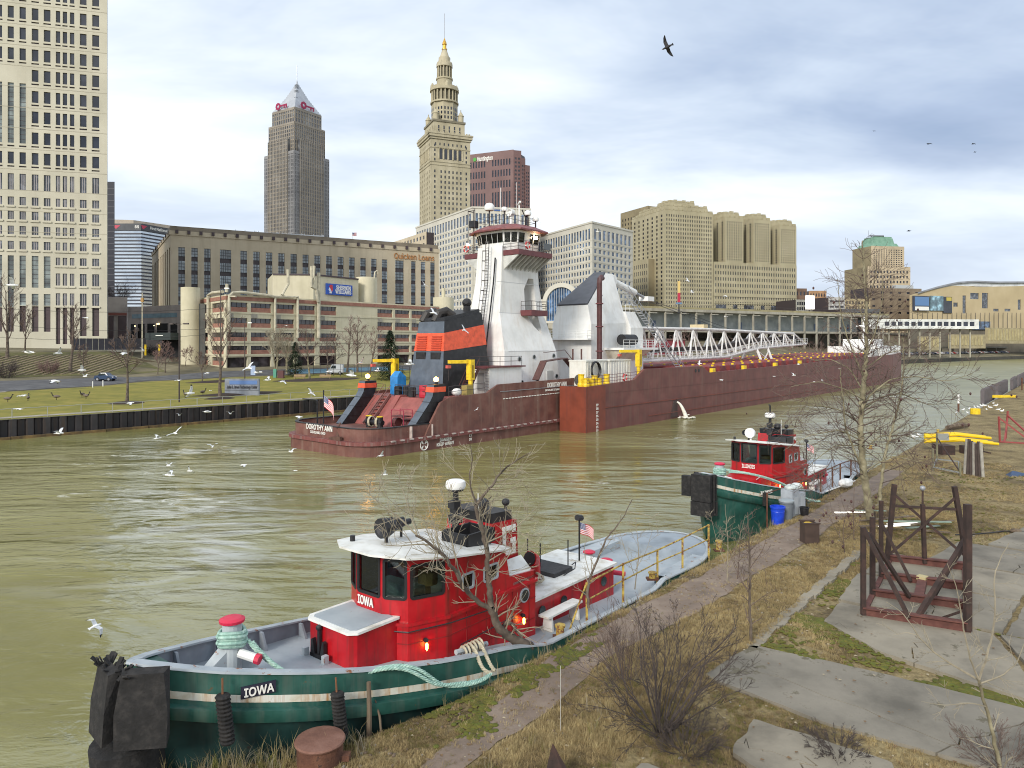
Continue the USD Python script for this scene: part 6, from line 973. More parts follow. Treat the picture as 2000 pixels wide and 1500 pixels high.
def harbour_tug(nm, label, loc, illinois=False):
 t=thing('harbour_tug', label, 'tugboat', (*loc, 0), math.degrees(math.atan2(-QU[1], -QU[0])))
 side_strip([hull_row(0, 0, 0, 0), hull_row(-.70, .0, .05, 0)]).build('upper_hull', green, t, smooth=35)
 side_strip([hull_row(-.70, .0, .05, 0), hull_row(-.72, .13, -.05, 0), hull_row(-.98, .13, .0, 0), hull_row(-1.05, -.02, .1, 0)]).build('rubbing_strake', green, t, smooth=30)
 side_strip([hull_row(-1.04, -.02, .1, 0), hull_row(0, -.22, .35, .6, .45), hull_row(0, -.42, .55, 1.4, 0.0), hull_row(0, -.9, 1.2, 2.6, -1.2)]).build('lower_hull', green if illinois else greend, t, smooth=35)
 side_strip([hull_row(-.44, .012, .03, 0), hull_row(-.60, .012, .045, 0)]).build('white_stripe', stripew, t, smooth=35)
 ci=[(x, y)for x, y in zip(xa, ya)]
 side_strip([hull_row(.0, .03, -.02, 0), hull_row(.045, .02, 0, 0), hull_row(.045, -.17, .14, 0), hull_row(.0, -.17, .14, 0)]).build('rail_cap', capg, t, smooth=25)
 r0, r1=hull_row(.02, -.10, .1, 0), hull_row(0, -.10, .1, 0);r1[:, 2]=zd_(xa)-.05;side_strip([r0, r1]).build('inner_bulwark', bulg, t, smooth=35)
 dk=MB();L_=np.column_stack([xa, np.maximum(ya-.09, 0), zd_(xa)]);P=np.stack([L_, L_*(1, 0, 1), L_*(1, -1, 1)], 1);v, f=grid(P);dk.add(v, f);dk.build('deck', deckg, t)
 for x in(10.9, 9.6, 8.2, 6.8, 5.4, -6.4, -7.7):
  for s_ in(1, -1):
   y=float(plan(x))-.2;MB().hull([(x+a, s_*(y-b), z)for a in(-.03, .03)for b, z in((0, zb_(x)), (0, zd_(x)), (.12, zb_(x)), (.32, zd_(x)))]).build('bulwark_rib', bulg, t)
 m=MB();xs_=np.array([-6.5, -8, -9, -9.9]);P=np.array([[(x, float(plan(x))-.1, 1.12), (x, 1.75, 1.12), (x, 1.75, .6)]for x in xs_])
 for s_ in(1, -1):v, f=grid(P*(1, s_, 1));m.add(v, f if s_>0 else f[:, ::-1])
 m.build('side_deck', capg, t)
 sx=-12.5+np.linspace(0, 2.6, 14);pl=[(x, float(plan(x))-.1)for x in sx];MB().poly(Polygon(pl+[(x, -y)for x, y in reversed(pl)]), .65, 1.13).build('stern_deck', mat('tug_deck_steel', (.26, .30, .34), scale=.8, rough=.6), t)
 x0=10.1 if not illinois else 8.6;p, tx_, nn=hull_point(x0, -.40, .035);word=nm
 wdt=.60 if not illinois else.95
 if not illinois:MB().hull([p+tx_*a+nn*b+np.array([0, 0, c])for a in(-wdt/2-.05, wdt/2+.05)for b in(-.06, -.005)for c in(-.04, .21)]).build('name_plate', plain('plate_dark', (.02, .02, .04), .5), t)
 letters(t, word, .17, p-tx_*wdt/2, tx_, (0, 0, 1), width=wdt)
 if not illinois:
  tr=[(5.9, .92), (7.2, .92), (7.35, .78), (7.35, -.78), (7.2, -.92), (5.9, -.92)];q_=MB().poly(tr, 1.5, 2.9).build('forward_trunk', red, t);MB().poly(Polygon(tr).buffer(.06), 2.9, 2.96).build('trunk_roof', roofw, q_);MB().poly(Polygon(tr).buffer(-.08), 2.96, 2.975).build('trunk_top', deckg, q_)
  a_=MB();a_.bar((7.42, -.3, 2.1), (7.42, -.3, 2.8), .09, .07);a_.ball((7.44, -.3, 2.84), .08, 1)
  for s_ in(-1, 1):a_.hull([(7.44+a, -.3+s_*b, c)for a in(-.05, .05)for b, c in((.08, 2.05), (.26, 2.12), (.26, 2.5), (.2, 2.54))]);
  a_.bar((7.44, -.6, 2.12), (7.44, .0, 2.12), .10);an=a_.build('anchor', black, t)
  for y in(-.7, .12):MB().cbox((7.56, y, 2.16), (.14, .12, .25)).build('anchor_chock', capg, an)
 wx=[(6.08, .5), (5.74, 1.15), (4.7, 1.55), (.85, 1.55)];pl=[(x, -y)for x, y in reversed(wx)]+wx[0:0];pl=wx+[(x, -y)for x, y in reversed(wx)]
 g=[(x+.04, y*1.03)for x, y in pl];lower=MB().poly(g, 1.0, 2.72).build('deck_house', red, t)
 for zz0 in(1.62, 2.25):MB().poly(Polygon(g).buffer(.012).difference(Polygon(g).buffer(-.02)), zz0, zz0+.02).build('weld_seam', mat('seam_red', (.22, .012, .012), scale=3, rough=.6), lower)
 for x in(4.0, 3.0, 2.0, 1.2):MB().box((x, 1.59, 1.3), (x+.018, 1.612, 2.7)).build('weld_seam', mat('seam_red', (.22, .012, .012)), lower)
 MB().poly(Polygon(g).buffer(.02).difference(Polygon(g).buffer(-.02)), 1.0, 1.16+.4).build('base_grime', mat('base_grime', (.20, .035, .025), (.10, .03, .025), (.33, .02, .02), scale=4, rough=.7), lower)if False else None
 MB().poly(Polygon([(x, y)for x, y in pl]).buffer(.09).difference(Polygon(pl).buffer(-.05)), 2.72, 2.80).build('house_ledge', red, lower)
 zr=lambda x:4.52+(x-6)*.135
 ring=pl;n_=len(ring);wins={0:[(.10, .92)], 1:[(.08, .94)], 6:[(.08, .92)], 5:[(.06, .92)], 7:[(.06, .94)]}
 ws={0:[(.10, .92)], 1:[(.08, .90)], 5:[(.10, .92)], 6:[(.08, .90)], 7:[(.07, .93)], 2:[(.15, .27), (.38, .54)], 4:[(.46, .62), (.73, .85)], 3:[]}
 for i in range(n_):
  p0, p1=np.array(ring[i]), np.array(ring[(i+1)%n_]);d=p1-p0;L=np.linalg.norm(d);nn=np.array([d[1], -d[0]])/L;nn=nn if nn@((p0+p1)/2-np.array([3.4, 0]))>0 else-nn
  u_=d/L;T=frame((*p0, 0), (*u_, 0), (0, 0, 1), (*nn, 0));zt0, zt1=zr(p0[0]), zr(p1[0])
  if i in(2, 4):k_=[(0, zt0), (2.4/3.85*L, zr(2.3)), (2.62/3.85*L, 3.15), (L, 3.05)];k_=k_ if i==2 else[(L-a, b)for a, b in reversed(k_)];top=[(0, 2.78), (L, 2.78)]+k_[::-1]
  elif i==3:top=[(0, 2.78), (L, 2.78), (L, 3.05), (0, 3.05)]
  else:top=[(0, 2.78), (L, 2.78), (L, zt1), (0, zt0)]
  gpoly=Polygon(top)
  big=i in(0, 1, 5, 6, 7)
  for a, b in ws[i]:
   z0, z1=(3.40, min(zt0, zt1)-.10)if big else(3.28, min(zt0, zt1)-.12)
   if z1-z0<.2:z1=z0+.3
   w_=Polygon([(a*L, z0), (b*L, z0), (b*L, z1), (a*L, z1)]).buffer(-.06).buffer(.06);gpoly=gpoly.difference(w_)
   MB().poly(w_.buffer(.01), -.05, -.035, T).build('wheelhouse_window', wpane, t);MB().poly(w_.buffer(.035 if big else.025).difference(w_.buffer(-.035)), -.02, .02, T).build('window_seal', wframe if big else capg, t)
  MB().poly(gpoly, -.06, 0, T).build('wheelhouse_wall', red, t)
 MB().poly(Polygon(pl).buffer(-.08), 2.725, 2.74).build('wheelhouse_floor', inner, t)
 m=MB();m.box((4.9, -.5, 2.75), (5.3, .9, 3.5));m.build('helm_console', plain('console_grey', (.07, .08, .08), .5), t);MB().lathe([(0, 2.75), (.08, 2.75), (.08, 3.2), (.28, 3.25), (.28, 3.6), (0, 3.6)], (4.2, .3, 0), 10).build('helm_seat', plain('seat_ochre', (.16, .10, .03), .7), t);MB().box((2.5, -1.3, 2.75), (2.6, 1.3, 3.9)).build('aft_bulkhead', inner, t)
 ov=Polygon([(6.5, .6), (6.0, 1.35), (4.8, 1.72), (2.3, 1.72), (2.2, 1.6), (2.2, -1.6), (2.3, -1.72), (4.8, -1.72), (6.0, -1.35), (6.5, -.6)]).buffer(.06)
 oc, ic=(list(q_.exterior.coords)[:-1]for q_ in(ov, ov.buffer(-.75)));rfm=MB().hull([(x, y, z)for x, y in oc for z in(0, .05)]+[(x, y, .12)for x, y in ic])
 for k in range(len(rfm.v)):rfm.v[k][:, 2]+=zr(rfm.v[k][:, 0])+.0
 rf=rfm.build('wheelhouse_roof', roofw, t)
 st=MB().hull([(x, y, z)for y in(-.95, .95)for x, z in((.88, 2.78), (2.4, 2.78), (1.0, 4.55), (2.1, 4.6))]).build('stack', red, t)
 MB().hull([(x, y, z)for y in(-.85, .85)for x, z in((1.1, 4.55), (2.1, 4.6), (1.15, 4.85), (2.15, 4.9))]).build('stack_top', black, st)
 gl=Polygon([(0, 0), (.62, 0), (.62, .48), (.38, .48), (.38, .34), (.47, .34), (.47, .14), (.15, .14), (.15, .74), (.47, .74), (.47, .66), (.62, .66), (.62, .88), (0, .88)])
 if True:MB().poly(gl, 0, .03, frame((1.72, .965, 3.55), (-1, 0, 0), (0, 0, 1), (0, 1, 0))).build('letter_mark', letterw, st);MB().poly(gl, 0, .03, frame((1.1, -.965, 3.55), (1, 0, 0), (0, 0, 1), (0, -1, 0))).build('letter_mark', letterw, st)
 MB().hull([(x, 1.0+.55*k, z-.5*k)for x in(.85, 1.9)for k in(0, 1)for z in(3.35, 3.42)]).build('side_skirt', roofw, t)
 for(x, z)in((1.45, 2.45), ):MB().cyl((x, 1.5, z), (x, 1.63, z), .22, n=16).build('porthole', capg, t);MB().cyl((x, 1.6, z), (x, 1.645, z), .17, n=16).build('porthole_glass', glass, t)
 MB().tube([(6.2, .55, 2.6), (5.82, 1.25, 2.6), (4.7, 1.68, 2.62), (2.9, 1.68, 2.5)], .018, 5).build('grab_rail', black, t);MB().tube([(4.3, 1.66, 1.9), (2.0, 1.66, 2.0)], .015, 5).build('grab_rail', black, t)
 for x, y, z in((5.35, 1.38, 2.12), (1.6, 1.64, 1.72)):
  MB().cyl((x, y, z+.18), (x+.05, y+.1, z+.2), .06, n=8).build('lamp_bracket', black, t);MB().lathe([(0, -.13), (.035, -.07), (.04, .05), (0, .1)], (x+.04, y+.1, z+.05), 10).build('deck_lamp', lampm, t)
 letters(t, nm, .22 if not illinois else.20, (6.115, -.40, 3.09), (0, 1, 0), (0, 0, 1), width=.62 if not illinois else.74)
 zr6=zr(4.5)+.15
 rm=MB().cyl((2.75, 0, 4.0), (2.75, 0, 5.65), .13, .08, 8);rm.cbox((2.75, 0, 4.75), (.34, .3, .25));rm.cbox((2.8, 0, 5.2), (.3, .26, .22));rm.cyl((2.75, 0, 4.3), (3.3, .3, 4.05), .05, n=5);rm.cyl((2.75, 0, 4.3), (3.3, -.3, 4.05), .05, n=5);rd=rm.build('radar_mast', black, rf)
 dm=MB().lathe([(0, 0), (.27, 0), (.31, .08), (.29, .22), (.2, .26), (0, .27)], (2.75, 0, 5.66), 18).build('radar_dome', railw, rd, smooth=40);MB().cyl((2.75, 0, 5.6), (2.75, 0, 5.67), .24, n=14).build('radar_base', black, rd)
 if illinois:MB().tube([(2.75, 0, 5.9), (2.75, 0, 6.35), (2.9, 0, 6.4)], .05, 6).build('top_lamp', black, rd)
 sl=MB().cyl((5.3, -.2, zr6), (5.3, -.2, zr6+.3), .05, n=6);sl.lathe([(0, -.32), (.18, -.26), (.27, 0), (.28, .2), (.2, .2), (0, .1)], (5.3, -.2, zr6+.5), 14, rot(PI/2, 'y')if not illinois else rot(PI/2, 'y'));sl.build('searchlight', railw if illinois else black, rf)
 hn=MB().cyl((4.3, -.7, zr6-.05), (4.3, -.7, zr6+.3), .04, n=6)
 for dy in(-.14, .14):hn.lathe([(0, -.2), (.09, -.2), (.1, .05), (.17, .26), (.12, .26), (0, .1)], (4.3, -.7+dy, zr6+.38), 10, rot(PI/2, 'y'))
 hn.build('horn', black, rf);MB().cyl((5.9, -.9, zr6), (5.9, -.9, zr6+.28), .07, n=8).build('vent_pin', black, rf)
 tb=MB();tb.box((2.4, .25, 4.22), (3.6, 1.25, 4.28));tb.box((2.4, .25, 4.28), (2.46, 1.25, 4.62));tb.box((3.54, .25, 4.28), (3.6, 1.25, 4.62));tb.box((2.4, 1.19, 4.28), (3.6, 1.25, 4.62));tb.box((2.4, .25, 4.28), (3.6, .31, 4.62))
 for x in(2.5, 3.5):
  for y in(.35, 1.15):tb.cyl((x, y, 4.0), (x, y, 4.25), .025, n=4)
 tb.build('roof_tray', black, rf)
 ex_=MB().cyl((1.7, .1, 4.3), (1.7, .1, 4.95), .15, n=10);ex_.lathe([(0, 4.85), (.18, 4.88), (.26, 5.0), (.24, 5.12), (.12, 5.2), (0, 5.2)], (1.7, .1, 0), 12);ex_.build('exhaust_stack', black, st, smooth=40)
 ms=MB().cyl((.75, .3, 2.8), (.75, .3, 4.9), .05, n=6);ms.ball((.75, .3, 4.95), .13, 1);ms.cyl((.75, -.1, 3), (.75, -.1, 4.6), .03, n=5);ms.ball((.75, -.1, 4.4), .08, 1);ms.build('signal_mast', black, t);MB().cyl((2.3, .5, 4.0), (2.3, .5, 5.5), .016, n=4).build('whip_antenna', railw, rf)
 if not illinois:MB().hull([(.7, .42, 4.5), (.72, .62, 4.1), (.7, .55, 3.9), (.74, .42, 4.0)]).build('pennant', plain('pennant_navy', (.03, .04, .08), .8), t)
 zz1=lambda x:1.95+.02*x
 MB().box((-4.3, -1.25, .8), (.84, 1.25, 1.92)).build('aft_house', red, t);ah=MB().box((-4.42, -1.34, 1.92), (.84, 1.34, 2.0)).build('aft_house_roof', roofw, t)
 for x in(.1, -1.1, -2.4, -3.6):MB().lathe([(0, 0), (.17, 0), (.17, .03), (0, .03)], (x, 1.26, 1.5), 14, rot(-PI/2, 'x')).build('porthole', glass, t)
 MB().tube([(-.75, .35, 2.0), (-.75, .35, 2.55), (-.68, .35, 2.78), (-.45, .35, 2.86)], [.17, .17, .21, .27], 12).build('cowl_vent', red, ah, smooth=50);MB().cyl((-.452, .35, 2.86), (-.40, .35, 2.88), .23, n=12).build('cowl_mouth', black, ah)
 rs_=random.Random(5);rp=MB()
 for k in range(7):c=np.array([-.1-.25*rs_.random()*3, rs_.uniform(-.9, .5), 2.05+.05*k]);an=np.linspace(0, 2*PI, 14);rp.tube(np.stack([c[0]+(.28+.1*rs_.random())*np.cos(an), c[1]+.4*np.sin(an), c[2]+.03*np.sin(3*an)], 1), .045, 5, cap=False)
 rp.build('hawser_pile', ropem, ah);MB().box((-2.6, -.9, 2.0), (-1.5, .6, 2.14)).build('tarpaulin', mat('tarp_black', (.03, .03, .032), scale=2, rough=.7, bump=.5), ah)
 for x, y in((-1.1, -1.0), (-1.9, -.3), (-2.2, -1.1), (-2.9, .2)):MB().cyl((x, y, 2.0), (x, y, 2.95), .025, n=5).build('stanchion', black, ah)
 MB().tube([(-1.9, .7, 2.02), (-2.3, .9, 2.2), (-2.8, .6, 2.25), (-3.0, .3, 2.05)], .02, 5).build('hose_loop', black, ah)
 fs=MB().cyl((-3.7, .15, 2.0), (-3.7, .15, 3.55), .035, n=6).build('flagstaff', black, t);MB().cyl((-3.85, .15, 3.55), (-3.55, .15, 3.62), .11, n=8).build('stern_light', black, fs);us_flag(fs, (-3.72, .15, 3.42), (-.80, .6, 0), .62, .42, .5)
 for x, y in((-5.6, -.65), (-5.1, .45)):
  b=MB().cyl((x, y, .75), (x, y, 1.72), .17, n=14).build('stern_bitt', capg, t);MB().lathe([(0, 0), (.24, 0), (.25, .05), (.15, .09), (0, .1)], (x, y, 1.72), 16).build('bitt_cap', plain('cap_red', (.55, .02, .06), .5), b)
 MB().cyl((-5.3, .35, 1.25), (-5.75, .9, 1.15), .09, n=10).build('bitt_pin', plain('cap_red', (.55, .02, .06), .5), t)
 m=MB()
 for k in range(5):an=np.linspace(0, 2*PI, 16);m.tube(np.stack([-5.6+.23*np.cos(an), -.65+.23*np.sin(an), 1.1+.07*k+0*an], 1), .04, 5, cap=False)
 m.build('hawser_turns', ropeg, t)
 bn=MB().box((-1.35, 1.45, 1.5), (.55, 1.85, 1.56)).build('deck_bench', roofw, t)
 for x in(-1.15, .3):MB().hull([(x+a, y, z)for a in(-.04, .04)for y, z in((1.5, 1.5), (1.8, 1.5), (1.45, .98), (1.85, .98))]).build('bench_leg', roofw, bn)
 bt=MB().cyl((9.9, -.1, 2.5), (9.9, -.1, 3.78), .21, n=16);bt.hull([(9.9+a, -.1+b, z)for a, b, z in((-.6, -.1, 2.6), (.9, -.1, 2.7), (-.6, .1, 2.6), (.9, .1, 2.7), (.1, -.1, 3.4), (-.15, .1, 3.4))]);q_=bt.build('bow_bitt', capg, t)
 MB().lathe([(0, 0), (.27, 0), (.28, .06), (.2, .1), (0, .12)], (9.9, -.1, 3.78), 18).build('bitt_cap', plain('cap_red', (.55, .02, .06), .5), q_);MB().cyl((9.85, .12, 3.12), (9.65, .45, 3.02), .10, n=10).build('bitt_pin', railw, q_);MB().cyl((9.65, .45, 3.02), (9.6, .54, 3.0), .115, n=10).build('pin_end', plain('cap_red', (.55, .02, .06), .5), q_)
 m=MB()
 for k in range(5):an=np.linspace(0, 2*PI, 20);m.tube(np.stack([9.9+(.27+.03*(k%2))*np.cos(an), -.1+(.27+.03*(k%2))*np.sin(an), 3.3+.07*k+.03*np.sin(an*2)], 1), .045, 6, cap=False)
 m.build('hawser_turns', ropeg, q_)
 c=MB().cyl((3.8, 2.15, 1.9), (4.9, 2.05, 2.0), .07, n=8);c.cyl((4.2, 2.1, 1.5), (4.2, 2.1, 1.93), .07, n=8);c.cyl((4.55, 2.08, 1.5), (4.55, 2.08, 1.96), .07, n=8);c.build('cleat', capg, t)
 m=MB()
 for k in range(6):an=np.linspace(0, 2*PI, 12);m.tube(np.stack([4.05+.13*k+.06*np.cos(an), 2.14+.17*np.cos(an), 1.95+.15*np.sin(an)], 1), .035, 5, cap=False)
 m.build('cleat_turns', ropem, t)
 if not illinois:
  for q0, q1, nn, z1 in(((12.30, -.62), (12.38, .14), (.99, -.1), 3.62), ((12.36, .20), (11.72, .80), (.68, .73), 3.68)):
   f=MB();nn=np.array([*nn, 0.]);a_, b_=np.array([*q0, 0.]), np.array([*q1, 0.]);dd=unit_(b_-a_)
   f.hull([p_+nn*o_+dd*e_+(0, 0, z_)for p_, sg in((a_, -1), (b_, 1))for o_, z_, e_ in((0, 2.35, 0), (0, z1, 0), (.34, 2.25, .04*sg), (.20, z1-.05, -.05*sg), (.30, 2.9, .05*sg))]);f.build('bow_rubber', rub, t)
  m=MB();rs_=random.Random(9)
  for k in range(22):a=rs_.uniform(-1, 1);m.bar((12.42+rs_.uniform(-.12, .08), a*.5-.1, 3.5), (12.36+rs_.uniform(-.2, .25), a*.5-.1+rs_.uniform(-.2, .2), 3.64+rs_.uniform(.0, .13)), .09, .03)
  m.build('torn_rubber', rub, t, kind='stuff');MB().cyl((11.9, -.1, -.6), (12.15, -.1, 2.12), .66, .68, n=20).build('bow_fender_drum', rub, t, smooth=40)
  MB().hull([(11.4, -.55, 3.44), (11.4, .55, 3.44), (12.1, -.05, 3.64), (12.1, .05, 3.64), (11.4, 0, 3.36)]).build('stem_cap', green, t)
 else:
  f=MB()
  for z0, z1, o_ in((2.3, 3.6, .0), (1.6, 2.27, .05)):
   pts=[(x, s_*(float(plan(x))+.22+o_))for x, s_ in((11.85, 1), (12.0, 1))]+[(12.45+o_, .5), (12.45+o_, -.5)]+[(x, s_*(float(plan(x))+.22+o_))for x, s_ in((12.0, -1), (11.7, -1))]
   MB().poly(pts, z0, z1).build('bow_rubber', rub, t)
  for x in(11.9, 12.02):
   p, tx_, nn=hull_point(x, 0, .3);MB().bar((p[0], p[1], 1.8), (p[0], p[1], 3.55), .09, .05).build('rubber_rib', rub, t)
  MB().hull([(11.75+a, -.95+b, z)for a in(0, .3)for b in(-.25, .25)for z in(2.4, 3.4)]).build('side_rubber', rub, t)
  for x, z in((8.9, 0), (7.0, 0), (5.0, 0)):
   p, tx_, nn=hull_point(x, 0, .16);MB().hull([(p[0]+a, p[1]+b, c)for a in(-.14, .14)for b in(-.05, .12)for c in(float(zb_(x))-1.0, float(zb_(x))-.35)]).build('tyre_fender', rub, t)
  MB().tube([(6.2, .75, 2.76), (7.4, .9, 2.76)], .02, 5).build('grab_rail', railw, t);MB().poly([(5.2, 1.25), (6.9, .95), (7.15, .6), (7.15, -.6), (6.9, -.95), (5.2, -1.25)], 1.5, 2.68).build('forward_house', red, t)
 if not illinois:
  for x, ln in((10.75, 1.0), (8.6, .95)):
   p, tx_, nn=hull_point(x, 0, .17);z=float(zb_(x));MB().tube([p+(0, 0, -.02), p+nn*.06+(0, 0, -.32)], .02, 5).build('fender_chain', mat('chain_rust', (.17, .07, .03), scale=6), t)
   k=MB();pr=np.linspace(0, 1, 13)
   for i in range(12):c=p+nn*.10+np.array([0, 0, -.32-ln*pr[i]])+tx_*(.10*i/12);k.lathe([(0, 0), (.13, .0), (.155, -.03), (.13, -.075), (0, -.078)], c, 12)
   k.build('tyre_fender', rub, t)
 return t
TL=lambda al, lat:QO+QU*al-QV*lat
IOW=TL(-10, 2.4);ILL=TL(17, 2.4)
tugI=harbour_tug('IOWA', 'nearest red and green harbour tug IOWA moored beside the brown bank', IOW)
tugL=harbour_tug('ILLINOIS', 'farther red and green harbour tug ILLINOIS moored behind the grey stern', ILL, True)
def TP(loc, x, y, z):p=loc-QU*x+QV*y;return np.array([p[0], p[1], z])
def rope(pts, r, m_, lab, seg=10, twist=True):
 from scipy.interpolate import CubicSpline
 p=np.array(pts, float);k=np.concatenate([[0], np.cumsum(np.linalg.norm(np.diff(p, axis=0), axis=1))]);s_=np.linspace(0, k[-1], max(8, int(k[-1]*seg)));q_=CubicSpline(k, p)(s_)if len(p)>2 else np.stack([np.interp(s_, k, p[:, i])for i in range(3)], 1)
 m=MB()
 if twist:
  t_=np.gradient(q_, axis=0);t_/=np.linalg.norm(t_, axis=1, keepdims=True);e=np.cross(t_, (0, 0, 1.));e/=np.maximum(np.linalg.norm(e, axis=1, keepdims=True), 1e-6);g=np.cross(e, t_);s2=np.linspace(0, k[-1], len(s_)*3);Q=np.stack([np.interp(s2, s_, q_[:, i])for i in range(3)], 1);E=np.stack([np.interp(s2, s_, e[:, i])for i in range(3)], 1);G2=np.stack([np.interp(s2, s_, g[:, i])for i in range(3)], 1)
  for ph in(0, 2.09, 4.19):a=s2*26+ph;m.tube(Q+(E*np.cos(a)[:, None]+G2*np.sin(a)[:, None])*r*.55, r*.62, 5)
 else:m.tube(q_, r, 6)
 return solo('mooring_line', m, m_, lab, 'mooring rope')
zc=lambda x:float(zb_(x))+.07
for j, (o, lab)in enumerate(((0, 'pale green double hawser from the bow bitt across the deck of IOWA'), (.17, 'second strand of the pale green hawser lying along the deck of IOWA'))):
 P=[TP(IOW, 9.65, .15+o, 3.35), TP(IOW, 9.3, .6+o, 2.8), TP(IOW, 8.8, 1.15+o, 2.48), TP(IOW, 8.3-o, 1.6, 2.42), TP(IOW, 7.7-o, 2.05, 2.5), TP(IOW, 7.2-o, 2.42, zc(7.2)+.02), TP(IOW, 6.8-o, 2.62, 2.28), TP(IOW, 6.3-o, 2.75, 1.9-.06*j), TP(IOW, 5.7, 2.85, 1.72-.05*j), TP(IOW, 5.1, 2.95+.06*j, 1.6), TP(IOW, 4.6, 3.0, 1.62)]
 rope(P, .042, ropeg, lab)
rope([TP(IOW, 4.4, 2.95, 1.6), TP(IOW, 4.4, 2.75, 1.78), TP(IOW, 4.25, 2.4, 2.0), TP(IOW, 4.15, 2.15, 2.05)], .045, ropem, 'thick tan rope from the cleat of IOWA down to the bank');rope([TP(IOW, 4.6, 3.0, 1.62), TP(IOW, 4.7, 2.8, 1.74), TP(IOW, 4.55, 2.45, 1.98), TP(IOW, 4.45, 2.15, 2.05)], .045, ropem, 'second tan rope hanging in a loop from the cleat of IOWA')
rope([TP(ILL, 9.7, .1, 3.5), TP(ILL, 8.4, 1.5, 3.15), TP(ILL, 7.0, 2.45, 2.5), TP(ILL, 5.6, 3.0, 1.7), TP(ILL, 4.6, 3.35, 1.45)], .05, ropeg, 'green hawser slanting from the bow of ILLINOIS to the yellow bollard', twist=False);rope([TP(ILL, 9.7, .3, 3.4), TP(ILL, 8.1, 1.7, 3.0), TP(ILL, 6.6, 2.55, 2.25), TP(ILL, 5.3, 3.05, 1.6), TP(ILL, 4.55, 3.3, 1.42)], .045, ropeg, 'lower green hawser slanting along the flank of ILLINOIS', twist=False)
# ================================================================ vegetation
bark=mat('bark_brown', (.11, .085, .065), (.06, .047, .038), (.17, .14, .11), scale=3, rough=.95);barky=mat('bark_pale', (.21, .185, .115), (.11, .092, .06), (.33, .30, .20), scale=2.2, rough=.95);twigm=mat('twig_brown', (.12, .085, .07), scale=4, rough=.95);twigd=mat('twig_dark', (.055, .042, .038), scale=4, rough=.95);twigr=mat('twig_red', (.17, .11, .095), scale=4, rough=.95);twigp=mat('twig_pale', (.27, .235, .17), scale=4, rough=.95)
def unit(v):return v/max(np.linalg.norm(v), 1e-9)
def limb(m, p, d, L, r, rng, depth, sides, wob=.18, up=.05, nb=5, ratio=.62, ang=.75, r1=.25, segs=5, droop=0.0, rmin=.004):
 """one limb and, along it, its side limbs; returns nothing, adds to m."""
 p=np.array(p, float);d=unit(np.array(d, float));pts=[p];rad=[r];dirs=[]
 for i in range(segs):
  d=unit(d+np.array([rng.gauss(0, wob), rng.gauss(0, wob), rng.gauss(0, wob)*.7+up-droop*i/segs]));pts.append(pts[-1]+d*L/segs);rad.append(max(rmin, r*(1-(1-r1)*(i+1)/segs)));dirs.append(d)
 m.tube(pts, rad, sides, cap=False)
 if depth<=0:return
 for k in range(nb):
  t=rng.uniform(.25, 1.0);i=min(segs-1, int(t*segs));q=pts[i]+(pts[i+1]-pts[i])*(t*segs-i);a=rng.uniform(0, 2*PI);e=unit(np.cross(dirs[i], (math.cos(a), math.sin(a), .3)))
  nd=dirs[i]*math.cos(ang*rng.uniform(.6, 1.2))+e*math.sin(ang*rng.uniform(.6, 1.2));limb(m, q, nd, L*ratio*rng.uniform(.6, 1.1)*(1.1-.4*t), max(rmin, rad[i]*.62), rng, depth-1, max(3, sides-1), wob, up, nb, ratio, ang, r1, max(3, segs-1), droop, rmin)
def bare_tree(name, lab, base, H, seed, r=None, depth=3, nb=6, ang=.7, up=.12, tm=bark, cm=twigm, group=None, crown0=.28, rmin=.012, spread=.5, lean=(0, 0), stems=1):
 rng=random.Random(seed);t=thing(name, lab, 'tree', base, 0, group);r=r or H*.018;tr, cr=MB(), MB()
 for k in range(stems):
  p=[np.zeros(3)];n=7;d=np.array([lean[0]+(rng.gauss(0, .16)if stems>1 else 0), lean[1]+(rng.gauss(0, .16)if stems>1 else 0), 1.0])
  for i in range(n):d=unit(d+np.array([rng.gauss(0, .05), rng.gauss(0, .05), .05]));p.append(p[-1]+d*H*.8/n)
  p[0]=p[0]-(0, 0, .1);rad=np.linspace(r, r*.22, n+1);rad[0]*=1.3;tr.tube(p, rad, 8, cap=False)
  for i in range(int(nb*2.4)):
   f=crown0+(1-crown0)*(i+rng.random())/(nb*2.4);j=min(n-1, int(f*n));q=p[j]+(p[j+1]-p[j])*(f*n-j);a=i*2.4+rng.uniform(-.4, .4);h=spread*(1.25-.8*f)
   limb(cr, q, (math.cos(a)*math.sin(ang*1.2), math.sin(a)*math.sin(ang*1.2), math.cos(ang*1.2)), H*h*rng.uniform(.7, 1.1), max(rmin, rad[j]*.5), rng, depth-1, 4, .13, up, nb, .6, ang, .3, 4, 0, rmin)
 tr.build('trunk', tm, t, smooth=True);cr.build('crown', cm, t, kind='thing');return t
def Ld(px, py):
 for D in np.linspace(60, 260, 1200):
  p=Pd(px, py, D);s, d=left_sd(p[0], p[1])
  if d>.2 and p[2]<=float(left_z(s, d)):return p
 return Pd(px, py, 150)
